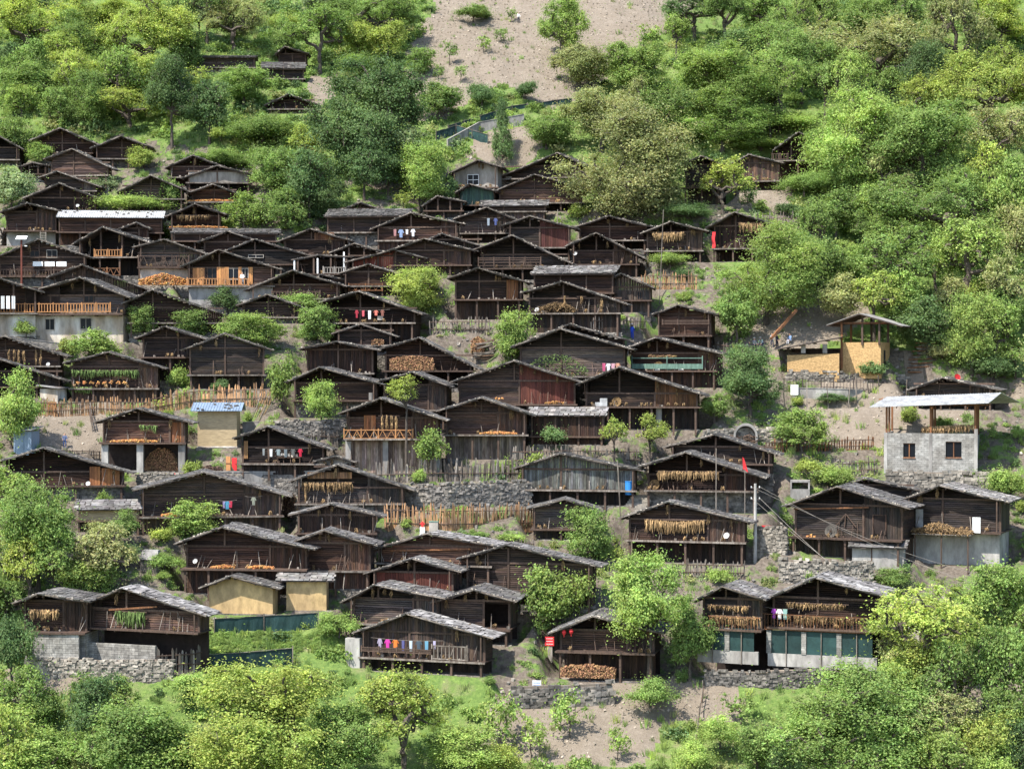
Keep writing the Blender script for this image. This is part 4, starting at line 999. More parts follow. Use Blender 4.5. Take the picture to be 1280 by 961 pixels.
def garment(loc, rz, c, w, h, label, long=False):
    rnd = random.Random(int(loc[0] * 100 + loc[2] * 37)); b = MB()
    if long:
        for s in (-1, 1): b.hexa([(s*w*.08-w*.16,0,-h),(s*w*.08+w*.16,.02,-h),(s*w*.08+w*.16,.07,-h),(s*w*.08-w*.16,.06,-h),(-w*.3 if s<0 else 0,0,0),(0 if s<0 else w*.3,0,0),(0 if s<0 else w*.3,.05,0),(-w*.3 if s<0 else 0,.05,0)], rnd.uniform(.85,1.1))
    else:
        b.hexa([(-w*.27,0,-h),(w*.3,.03,-h),(w*.3,.09,-h),(-w*.27,.07,-h),(-w*.3,0,0),(w*.3,0,0),(w*.3,.05,0),(-w*.3,.05,0)])
        for s in (-1, 1): b.beam((s*w*.26, .03, -.04*h), (s*w*.52, .03, -.42*h), w*.2, .05, rnd.uniform(.8, 1.0))
    o = b.build('trousers' if long else 'shirt', cloth(c)); o.location = loc; o.rotation_euler = (0, 0, rz + rnd.uniform(-.2, .2))
    tag(o, label, 'trousers' if long else 'shirt', 'washing hung out to dry')
CN = [((.5,.05,.07),'red'),((.6,.02,.06),'bright red'),((.75,.2,.04),'orange'),((.6,.05,.35),'pink'),((.45,.08,.5),'purple'),((.75,.75,.75),'white'),((.65,.65,.63),'off white'),((.3,.4,.6),'blue'),((.12,.3,.42),'teal blue'),((.1,.1,.25),'navy'),((.07,.1,.13),'black'),((.35,.38,.36),'grey'),((.36,.38,.28),'camouflage green'),((.55,.5,.7),'lilac'),((.6,.68,.75),'pale blue'),((.15,.15,.14),'charcoal'),((.3,.36,.36),'slate grey'),((.3,.5,.45),'sea green'),((.7,.4,.45),'rose'),((.6,.3,.2),'rust red'),((.25,.1,.08),'brown'),((.1,.35,.5),'blue'),((.2,.24,.25),'dark grey'),((.5,.04,.08),'crimson')]
def cname(c): return min(CN, key=lambda q: sum((a - b) ** 2 for a, b in zip(q[0], c)))[1]
ORD = ['first', 'second', 'third', 'fourth', 'fifth', 'sixth', 'seventh', 'eighth', 'ninth']

def hname(h):
    return h.ref or 'the ' + h.label.split(' with ')[0]
def build_extras(h):
    rnd = h.rnd; f = h.f; root = h.root; u0, u1, w_t, v = h.geo; yaw = f.yaw
    ref = h.ref or 'the dark house'
    cnt = {}
    for e in h.op.get('ex', ()):
        kd = e[0]; cnt[kd] = cnt.get(kd, 0) + 1; nth = cnt[kd]
        vf = v - .12
        def uw(px, py, vv=vf): return f.uw(px, py, vv)
        def W(u, vv, w): return f.world(u, vv, w)
        if kd in ('rail', 'xrail', 'bars'):
            a, b_ = uw(e[1], e[4 if kd != 'bars' else 4], .0); c, d = uw(e[3], e[2], .0)
            style = {'rail': 'bal', 'xrail': 'x', 'bars': 'bars'}[kd]; m = e[5] if kd != 'bars' else 'post'
            rail(h, root, a, c, b_, d, -.0, M[m], style)
        elif kd == 'srail':      # side rail along the right edge of the deck
            a, b_ = uw(e[1], e[2], 0); r = empty('railing', (0, 0, 0)); r.parent = root; m = M[e[3]]
            aa = u1 + .3
            box_part('handrail', r, m, (aa - .05, 0, b_ + .8), (aa + .05, 3.2, b_ + .9))
            for q in range(9): box_part('baluster', r, m, (aa - .03, .1 + q * .38, b_), (aa + .03, .2 + q * .38, b_ + .8))
        elif kd in ('hay', 'greenhay', 'husks'):
            a, t = uw(e[1], e[2], .35); c, bt = uw(e[3], e[4], .35)
            b = MB(); vert = kd == 'husks' and (e[3] - e[1]) < 14 or kd == 'husks'
            drop = t - bt; n = int(max(14, (c - a) * 34 * max(.6, drop)))
            if kd == 'husks':
                k = max(1, round((c - a) / .55)); n = 26
                for q in range(k):
                    uu = a + (c - a) * (q + .5) / k; strands(b, (uu - .07, .35, t), (uu + .07, .35, t), drop * .55, n // 2, rnd, .06, .16); strands(b, (uu - .07, .35, t - drop * .45), (uu + .07, .35, t - drop * .45), drop * .55, n // 2, rnd, .06, .16)
            else:
                n = min(n, 520); sag = .22 if 'garland' in h.label else .04
                for q in range(6):
                    x0, x1 = a + (c - a) * q / 6, a + (c - a) * (q + 1) / 6
                    s0, s1 = -sag * math.sin(q / 6 * math.pi), -sag * math.sin((q + 1) / 6 * math.pi)
                    strands(b, (x0, .35, t + s0), (x1, .35, t + s1), drop * rnd.uniform(.75, 1.1), n // 6, rnd, .085, .45)
            mt = M['greenhay' if kd == 'greenhay' else 'hay']
            t_ = empty({'hay': 'hay_bundle', 'greenhay': 'herb_bundle', 'husks': 'husk_string'}[kd], f.o, -yaw,
                       ('' if sum(1 for z in h.op['ex'] if z[0] == kd) == 1 else ORD[nth - 1] + ' row of ') + {'hay': 'dry hay hanging at ', 'greenhay': 'green herbs drying at ', 'husks': 'tan husks hanging at '}[kd] + ref,
                       {'hay': 'hay', 'greenhay': 'herbs', 'husks': 'corn husks'}[kd], 'crops hung to dry on the houses')
            b.build('stalks', mt, t_, 'stuff'); box_part('pole', t_, M['post'], (a - .2, .33, t + .0), (c + .2, .39, t + .06))
        elif kd in ('corn', 'corn2', 'squash', 'squash2', 'cornheap', 'hayheap', 'greenheap'):
            b = MB(); nm = 'corn_cobs'; cat = 'corn'
            if kd in ('corn', 'corn2'):
                a, t = uw(e[1], e[2], .2); c, _ = uw(e[3], e[2], .2); cobs(b, (a, .15, h.wf), (c, .15, h.wf), int(70 * (c - a)), rnd, .7, .28); lab = ('corn cobs spread on the deck of ' if kd == 'corn' else 'smaller dull patch of corn left on the deck of ') + ref
                mt = M['corn']
            elif kd == 'cornheap':
                a, t = uw(e[1], e[2], 0); c, bt = uw(e[3], e[4], 0); cobs(b, (a, -.6, bt), (c, -.6, bt), 700, rnd, .5, t - bt, .13); mt = M['corn']; lab = 'long heap of orange corn in front of ' + ref
            elif kd == 'squash2' :
                a, t = uw(e[1], e[2], .3)
                for q in range(3): cobs(b, (a + q * .35, .3, t - .2), (a + q * .35 + .05, .3, t - .2), 5, rnd, .1, .3, .13)
                mt = M['corn']; lab = 'small bunch of gourds beside the wall of ' + ref; nm = 'gourds'; cat = 'gourds'
            elif kd == 'squash':
                a, t = uw(e[1], e[2], .2); c, _ = uw(e[3], e[2], .2)
                k = 8
                for q in range(k): 
                    uu = a + (c - a) * q / (k - 1); cobs(b, (uu - .1, .2, t - .1), (uu + .25, .2, t - .1), 7, rnd, .1, .35, .15)
                mt = M['hay'] if 'gourds' in h.label else M['corn']; lab = 'row of yellow gourds hanging at ' + ref; nm = 'gourds'; cat = 'gourds'
            else:
                a, t = uw(e[1], e[2], .3); c, bt = uw(e[3], e[4], .3); green = kd == 'greenheap'
                for i in range(420):
                    q = rnd.random(); k = math.sin(min(max(q, .03), .97) * math.pi) ** .5
                    p = Vector((a + (c - a) * q, rnd.uniform(-.1, .7), bt + (t - bt) * k * rnd.random() ** .6))
                    d = Vector((rnd.uniform(-.35, .35), rnd.uniform(-.3, .1), rnd.uniform(-.25, .12))); b.beam(p, p + d, .08, .04, rnd.uniform(.4, 1.5))
                mt = M['greenhay' if green else 'hay']; nm = 'hay_heap'; cat = 'hay'; lab = ('heap of fresh green hay on the deck of ' if green else 'heap of dry hay in the loft of ') + ref
            t_ = empty(nm.rstrip('s') + '_heap' if nm != 'hay_heap' else nm, f.o, -yaw, lab, cat, 'crops drying on the decks')
            b.build(nm, mt, t_, 'stuff')
        elif kd == 'clothes':
            a, t = uw(e[1], e[2], .25); c, _ = uw(e[3], e[2], .25); n = len(e[4])
            line = MB(); pts = [Vector((a - .5 + (c - a + 1) * q / 8, .25, t + .02 - .12 * math.sin(q / 8 * math.pi))) for q in range(9)]
            for q in range(8): line.beam(pts[q], pts[q + 1], .025)
            lo = line.build('clothes_line', M['grey']); lo.location = f.o; lo.rotation_euler = (0, 0, -yaw)
            tag(lo, 'thin washing line strung across ' + ref + ('' if nth == 1 else ', further right'), 'clothes line', 'washing lines')
            for i, cc in enumerate(e[4]):
                uu = a + (c - a) * ((i + .5) / n); zz = t - .12 * math.sin((uu - a + .5) / (c - a + 1) * math.pi)
                hh = rnd.uniform(.75, 1.15); lg = rnd.random() < .4
                same = [q for q in e[4] if cname(q) == cname(cc)]
                garment(W(uu, .22, zz), -yaw, tuple(c_ * .8 for c_ in cc), rnd.uniform(.38, .66), hh * rnd.uniform(.7, 1), cname(cc) + (' trousers' if lg else ' shirt') + ', ' + (ORD[i] + ' from left ' if n > 1 else '') + 'on the line of ' + ref, lg)
        elif kd == 'sheets':
            a, t = uw(e[1], e[2], .2); c, bt = uw(e[3], e[4], .2)
            for q in range(3):
                x0 = a + (c - a) * q / 3 + .1; x1 = a + (c - a) * (q + 1) / 3 - .1; b = MB(); k = 6
                for i in range(k):
                    y0 = .2 + .015 * math.sin(i * 1.7); y1 = .2 + .015 * math.sin((i + 1) * 1.7); p, r_ = x0 + (x1 - x0) * i / k, x0 + (x1 - x0) * (i + 1) / k
                    b.hexa([(p, y0, bt), (r_, y1, bt), (r_, y1 + .02, bt), (p, y0 + .02, bt), (p, y0, t), (r_, y1, t), (r_, y1 + .02, t), (p, y0 + .02, t)])
                o = b.build('cloth_sheet', M['whitep']); o.location = f.o; o.rotation_euler = (0, 0, -yaw)
                tag(o, ['left', 'middle', 'right'][q] + ' pale cloth hanging behind the rail of ' + ref, 'cloth', 'pale cloths behind a rail')
        elif kd == 'dish':
            a, t = uw(e[1], e[2], .05); s = abs(uw(e[1] + e[3], e[2], .05)[0] - a)
            dish(W(a, .0, t - s), s, M['whitep'], 'small white satellite dish at ' + ref, -yaw - .3)
        elif kd == 'reddish':
            a, t = uw(e[1], e[2], 1.0); dish(W(a, 1.0, t - .35), .36, M['redp'], 'red satellite dish standing on the roof of ' + ref, .3)
        elif kd in ('win', 'wwin'):
            a, t = uw(e[1], e[2], v); c, bt = uw(e[3], e[4], v)
            lower = t < h.wf
            vv = v - .06 if not lower else v - .33
            if lower: a, t = uw(e[1], e[2], vv); c, bt = uw(e[3], e[4], vv)
            window(h, root, a, c, bt, t, vv, 'whitep' if kd == 'wwin' else ('pale' if rnd.random() < .6 else 'post'), 2 if kd == 'wwin' else 1)
        elif kd == 'door':
            a, t = uw(e[1], e[2], v); c, bt = uw(e[3], e[4], v); d = empty('doorway', (0, 0, 0)); d.parent = root
            box_part('doorway_shade', d, M['dark'], (a, v - .05, bt), (c, v + .02, t))  # no opening cut: the shade of the doorway is put into this panel's colour
            for x0, x1 in ((a - .1, a), (c, c + .1)): box_part('door_frame', d, M['plank'], (x0, v - .1, bt), (x1, v + .02, t + .1))
            box_part('lintel', d, M['plank'], (a, v - .1, t), (c, v + .02, t + .1))
        elif kd == 'panel':
            a, t = uw(e[1], e[2], v); c, bt = uw(e[3], e[4], v); m = e[5]
            b = MB()
            if m in ('pale', 'metal'): b.box(a, v - .11, bt, c, v - .05, t)
            else: planks(h, b, v - .12, a, c, bt, t, 1.0)
            b.build('plank_panel' if m not in ('pale', 'metal') else 'wall_panel', M[{'goldplank': 'orange', 'pale': 'pale', 'metal': 'metal'}.get(m, m)], root, 'stuff' if m not in ('pale', 'metal') else None)
        elif kd == 'wpanel':
            a, t = uw(e[1], e[2], 0); c, bt = uw(e[3], e[4], 0); o = box_part('notice_panel', None, M['whitep'], (0, 0, 0), (1, 1, 1))
            o.location = W((a + c) / 2, -.15, (t + bt) / 2); o.scale = (c - a, .05, t - bt); o.rotation_euler = (0, 0, -yaw); o.name = 'white_board'; tag(o, 'tall white panel standing beside the hay covered awning', 'panel')
        elif kd == 'bbox':
            a, t = uw(e[1], e[2], .2); c, bt = uw(e[3], e[4], .2); tt = empty('stacked_box', W(a, .1, h.wf), -yaw, 'two pale blue boxes stacked on the deck of the brown basket house', 'boxes')
            s = c - a; box_part('lower_box', tt, M['metal'], (0, 0, 0), (s, .5, (t - bt) * .5)); box_part('upper_box', tt, M['metal'], (s * .4, 0, (t - bt) * .5 + .004), (s, .5, t - bt))
        elif kd in ('basket', 'millstone'):
            a, t = uw(e[1], e[2], .3); r = .52 if kd == 'basket' else .62
            tt = empty('winnowing_basket' if kd == 'basket' else 'round_millstone', W(a, v - .3, h.wf), -yaw, ('round woven winnowing basket leaning on the wall of ' if kd == 'basket' else 'round pale millstone leaning on the wall of ') + ref, 'basket' if kd == 'basket' else 'millstone')
            disc('tray', tt, M['hay' if kd == 'basket' else 'stone'], r, .08, (0, 0, r * .95), (R(80), 0, 0), 20, .1); disc('centre', tt, M['post'], r * .2, .06, (0, -.1, r * .95), (R(80), 0, 0), 12, .05)
        elif kd == 'wood':
            a, t = uw(e[1], e[2], .2); c, bt = uw(e[3], e[4], .2)
            firewood(W((a + c) / 2, .25, bt), -yaw, c - a, t - bt, 'stack of split firewood on the front of ' + ref, rnd)
        elif kd == 'lpole':
            a, t = uw(e[1], e[2], -.5); c, t2 = uw(e[3], e[4], v - .2)
            o = beam_part('leaning_pole', None, M['grey'], W(a, -.6, t), W(c, v - .3, t2), .09); tag(o, ['left', 'right'][nth - 1] + ' pale pole leaning on the lower wall of ' + ref, 'pole', 'leaning poles')
        elif kd == 'beamx':
            a, t = uw(e[1], e[2], v - .3); c, t2 = uw(e[3], e[4], v - .3); beam_part('cross_beam', root, M['rust'], (a, v - .25, t), (c, v - .25, t2), .14)
        elif kd == 'pcol':
            a, t = uw(e[1], e[2], .1); _, bt = uw(e[1], e[3], .1); box_part('column', root, M['whitep'], (a - .09, .0, bt), (a + .09, .18, t))
        elif kd == 'pillar':
            a, t = uw(e[1], e[2], .1); c, bt = uw(e[3], e[4], .1); box_part('pillar', root, M['concrete'], (a, .0, bt - 1), (c, .6, t))
        elif kd == 'barrel':
            a, t = uw(e[1], e[2], .3); o = disc_cyl('water_barrel', M['concrete'], .28, .8, W(a, .35, h.wf)); tag(o, 'grey barrel on the deck of a dark house behind saplings', 'barrel')
        elif kd == 'banner':
            a, t = uw(e[1], e[2], -.1); c, bt = uw(e[3], e[4], -.1); b = MB()
            for i in range(6):
                z0 = bt + (t - bt) * i / 6; z1 = bt + (t - bt) * (i + 1) / 6; s = .06 * math.sin(i * 1.4); s1 = .06 * math.sin((i + 1) * 1.4)
                b.hexa([(a + s, -.1, z0), (c + s, -.14, z0), (c + s, -.08, z0), (a + s, -.04, z0), (a + s1, -.1, z1), (c + s1, -.14, z1), (c + s1, -.08, z1), (a + s1, -.04, z1)])
            o = b.build('red_banner', M['redp']); o.location = f.o; o.rotation_euler = (0, 0, -yaw); tag(o, 'narrow red cloth banner hanging between two hay hung houses', 'banner')
        elif kd == 'thinrail':
            a, bt = uw(e[1], e[4], 0); c, t = uw(e[3], e[2], 0); r = empty('railing', (0, 0, 0)); r.parent = root; m = M['rust']
            box_part('handrail', r, m, (a, -.03, t - .05), (c, .03, t)); box_part('bottom_rail', r, m, (a, -.03, bt), (c, .03, bt + .06))
            for q in range(max(4, int((c - a) / .3))): box_part('baluster', r, m, (a + .15 + q * .3 - .015, -.015, bt + .06), (a + .15 + q * .3 + .015, .015, t - .05))
        elif kd == 'netrail':
            a, bt = uw(e[1], e[4], 0); c, t = uw(e[3], e[2], 0); r = empty('net_railing', (0, 0, 0)); r.parent = root
            box_part('net_screen', r, M['green'], (a, -.02, bt), (c, .02, bt + (t - bt) * .45)); box_part('handrail', r, M['green'], (a, -.04, t - .1), (c, .04, t)); 
            for q in (a, (a + c) / 2, c): box_part('net_post', r, M['green'], (q - .05, -.05, bt), (q + .05, .05, t + .2))
            for q in range(4):
                s = rnd.uniform(.4, .55); bx = MB(); uu = a + (c - a) * (.35 + .17 * q); bx.stone((0, 0, s / 2), s * 1.3, s, s, 1, rnd)
                o = bx.build('grain_sack', [M['whitep'], M['green'], M['whitep'], M['net']][q]); o.location = W(uu, .5, h.wf); tag(o, ['white', 'faded green', 'second white', 'dark green'][q] + ' sack behind the green netting of the balcony', 'sack', 'sacks on the netted balcony')
        elif kd == 'lantern':
            a, t = uw(e[1], e[2], .3); tt = empty('red_lantern', W(a, .3, t), -yaw, ['left', 'right'][nth - 1] + ' red paper lantern under the eave near the forked tree', 'lantern', 'red lanterns')
            b = MB(); s = .22
            for i in range(8):
                a0, a1 = i * math.pi / 4, (i + 1) * math.pi / 4
                P = lambda an, r_, z: (r_ * math.cos(an), r_ * math.sin(an), z)
                b.hexa([(0, 0, -s), P(a0, s * .5, -s), P(a1, s * .5, -s), (0, 0, -s + .01), (0, 0, 0), P(a0, s, 0), P(a1, s, 0), (0, 0, .01)]); b.hexa([(0, 0, .012), P(a0, s, 0), P(a1, s, 0), (0, 0, .02), (0, 0, s), P(a0, s * .5, s), P(a1, s * .5, s), (0, 0, s + .01)])
            b.build('shade', M['redp'], tt); box_part('tassel', tt, M['redp'], (-.03, -.03, -s - .2), (.03, .03, -s)); box_part('cord', tt, M['iron'], (-.01, -.01, s), (.01, .01, s + .4))
        elif kd == 'ladder':
            a, t = uw(e[1], e[2], -.2); _, bt = uw(e[1], e[3], -.2); tt = empty('ladder', W(a, -.3, bt), -yaw, 'pale grey ladder under the deck of the tall left edge house', 'ladder')
            for s in (-.35, .35): box_part('side_rail', tt, M['pale'], (s - .04, -.03, 0), (s + .04, .03, t - bt))
            for q in range(6): box_part('rung', tt, M['pale'], (-.31, -.02, .2 + q * .22), (.31, .02, .26 + q * .22))
        elif kd == 'aframe':
            a, t = uw((e[1] + e[3]) / 2, e[2], v - .2); x0, bt = uw(e[1], e[4], v - .2); x1, _ = uw(e[3], e[4], v - .2)
            for s in (x0, x1, x0 * .55 + x1 * .45): beam_part('wall_brace', root, M['post'], (a, v - .15, t), (s, v - .13, bt), .09)
        elif kd == 'bench':
            a, t = uw(e[1], e[2], .5); c, bt = uw(e[3], e[4], .5); tt = empty('cluttered_table', W((a + c) / 2, .6, h.wf), -yaw, 'small cluttered table beneath the shirts on the line', 'table')
            w = (c - a) / 2; box_part('table_top', tt, M['plank'], (-w, -.3, .55), (w, .3, .62))
            for q in (-w + .05, w - .12):
                for p in (-.28, .2): box_part('leg', tt, M['plank'], (q, p, 0), (q + .07, p + .07, .55))
            bb = MB(); [bb.stone((rnd.uniform(-w, w) * .8, rnd.uniform(-.2, .2), .62 + rnd.uniform(.1, .3)), .25, .2, .25, rnd.uniform(.6, 1.4), rnd) for _ in range(12)]; bb.build('clutter', M['pale'], tt, 'stuff')
        elif kd == 'awning':
            a, t = uw(e[1], e[2], -1.0); c, _ = uw(e[3], e[2], -1.0)
            aw = empty('awning', (0, 0, 0)); aw.parent = root
            box_part('awning_board', aw, M['grey'], (a, -1.3, h.wf - .3), (c, .3, h.wf - .22))
            for q in (a + .3, (a + c) / 2, c - .3): box_part('awning_post', aw, M['post'], (q - .06, -1.1, -1), (q + .06, -.98, h.wf - .3))
            b = MB()
            for i in range(900):
                q = rnd.random(); k = .35 + .65 * math.exp(-((q - .42) / .25) ** 2)
                p = Vector((a + (c - a) * q, rnd.uniform(-1.35, .2), h.wf - .2 + 1.15 * k * rnd.random() * (1 if q > .0 else 0)))
                b.beam(p, p + Vector((rnd.uniform(-.3, .3), rnd.uniform(-.35, .1), rnd.uniform(-.3, .05))), .06, .04, rnd.uniform(.45, 1.3))
            t_ = empty('hay_heap', f.o, -yaw, 'thick brown hay heaped on the awning at the right edge', 'hay'); b.build('stalks', M['hay'], t_, 'stuff')
def disc_cyl(name, m, r, hh, loc, seg=14):
    b = MB()
    for i in range(seg):
        a0, a1 = 6.2832 * i / seg, 6.2832 * (i + 1) / seg
        b.hexa([(0, 0, 0), (r * math.cos(a0), r * math.sin(a0), 0), (r * math.cos(a1), r * math.sin(a1), 0), (0, .001, 0), (0, 0, hh), (r * math.cos(a0), r * math.sin(a0), hh), (r * math.cos(a1), r * math.sin(a1), hh), (0, .001, hh)])
    o = b.build(name, m); o.location = loc; return o
def firewood(loc, rz, w, hh, label, rnd, m='fwood', cone=False, depth=.7):
    t = empty('firewood_stack', loc, rz, label, 'firewood', 'stacks of firewood'); b = MB(); s = .15
    z = 0
    while z < hh:
        k = 1.0 if not cone else max(0.05, math.sqrt(max(0, 1 - (z / hh) ** 1.6)))
        u = -w / 2 * k
        while u < w / 2 * k:
            d = s * rnd.uniform(.6, 1.2); top = hh * (1 - .25 * abs(u / w * 2) ** 2) if not cone else hh
            if z < top:
                q = rnd.uniform(-.08, .08); a = rnd.uniform(0, 1.5); v = rnd.uniform(.35, 1.6)
                P = []
                for y in (-depth / 2 + q - (0.5 * (1 - z / hh) if cone else 0), depth / 2):
                    for i in range(4): P.append((u + d * .52 * math.cos(a + i * 1.571), y, z + d * .5 + d * .52 * math.sin(a + i * 1.571)))
                b.hexa(P, (v, v * rnd.uniform(.85, 1.1), v))
            u += d * .95
        z += s * .85
    b.build('split_logs', M[m], t, 'stuff'); return t
for h in houses: build_house(h)
for h in houses: build_extras(h)
def clutter(h):
    """pots, baskets, sticks and bundles standing on the deck"""
    rnd = random.Random(h.k + 500); u0, u1, w_t, v = h.geo; n = int((u1 - u0) * 1.6); b = MB(); c = MB()
    for _ in range(n):
        u = rnd.uniform(u0, u1); y = rnd.uniform(.05, v - .25); k = rnd.random(); s = rnd.uniform(.1, .24)
        if k < .35: b.stone((u, y, h.wf + s * .5), s * 1.4, s, s * 1.2, rnd.uniform(.4, 1.7), rnd)
        elif k < .75: b.beam((u, y, h.wf), (u + rnd.uniform(-.4, .4), v - .1, h.wf + rnd.uniform(.6, 1.7)), .05, .05, rnd.uniform(.6, 1.5))
        else: strands(c, (u - .1, y, h.wf + .35), (u + .15, y, h.wf + .35), .35, 14, rnd, .05, .2)
    for _ in range(rnd.randrange(0, 4)):
        u = rnd.uniform(u0 + .3, u1 - .3); t = roofh(h, u) - .35; strands(c, (u - .08, v - .3, t), (u + .08, v - .3, t), rnd.uniform(.4, .9), 16, rnd, .05, .12, .8)
    t = empty('household_goods', h.f.o, -h.f.yaw, 'pots and sticks on the deck of ' + h.ref, 'household goods', 'goods kept on the decks')
    b.build('pots_and_sticks', M['grey' if h.k % 3 else 'post'], t, 'stuff'); c.build('dry_bundles', M['hay'], t, 'stuff')
for h in houses:
    if h.ref and not h.shed and not h.op.get('nodeck') and h.geo[3] > .4: clutter(h)
# block walls of the lower left house
for nm in ('the large slate house', 'the lower left wing'):
    h = next(q for q in houses if q.ref == nm); f = h.f; root = h.root; u0, u1, w_t, v = h.geo
    a = f.uw(38 if 'wing' in nm else 100, 830, .0); c = f.uw(98.5 if 'wing' in nm else 194, 830, .0)
    zt = f.uw(100, 793 if 'wing' in nm else 802, 0)[1]; zb = f.uw(100, 823, 0)[1]
    n = 5; z = zb; hh = (zt - zb) / n
    for r_ in range(n):
        x = a[0] - (.3 if r_ % 2 else 0)
        while x < c[0] - .05:
            x0, x1 = max(x, a[0]), min(x + .6, c[0])
            if x1 - x0 > .08: box_part('block', root, M['block'], (x0 + .008, .02 + h.rnd.uniform(0, .015), z + .008), (x1 - .008, .28, z + hh - .008))
            x += .6
        z += hh
    box_part('mortar_bed', root, M['concrete'], (a[0] + .01, .05, zb - 1.6), (c[0] - .01, .25, zt - .02))
    box_part('pillar', root, M['block'], (a[0] - .3, -.08, zb - .3), (a[0] + .1, .32, zt + .15))
# ------------------------------------------------------------------ vegetation
def unit(v): return v / np.maximum(np.linalg.norm(v, axis=-1, keepdims=True), 1e-9)
def leaves(rs, C, Nn, size, asp=.62):
    n = len(C); r = unit(rs.normal(size=(n, 3))); t = unit(np.cross(Nn, r)); b = np.cross(Nn, t)
    s = size * rs.uniform(.55, 1.35, (n, 1))
    fold = Nn * s * .18
    V = np.stack([C - t * s * .5, C - b * s * asp * .5 + fold, C + t * s * .5, C + b * s * asp * .5 + fold], 1).reshape(-1, 3)
    return V, np.arange(n * 4).reshape(-1, 4)
def tube(MBo, pts, radii, seg=5, t=1.0):
    """tapered limb through pts"""
    V = []; 
    for i, p in enumerate(pts):
        d = (pts[min(i + 1, len(pts) - 1)] - pts[max(i - 1, 0)]); d = d / (np.linalg.norm(d) + 1e-9)
        x = np.cross(d, [0.3, .2, 1] if abs(d[2]) < .9 else [1, 0, 0]); x /= np.linalg.norm(x); y = np.cross(d, x)
        for j in range(seg): V.append(p + radii[i] * (x * math.cos(6.283 * j / seg) + y * math.sin(6.283 * j / seg)))
    F = []
    for i in range(len(pts) - 1):
        for j in range(seg): F.append((i * seg + j, i * seg + (j + 1) % seg, (i + 1) * seg + (j + 1) % seg, (i + 1) * seg + j))
    MBo.V.append(np.array(V)); MBo.F.append(np.array(F) + MBo.n); MBo.n += len(V); MBo.T.append(np.full((len(F), 3), t))
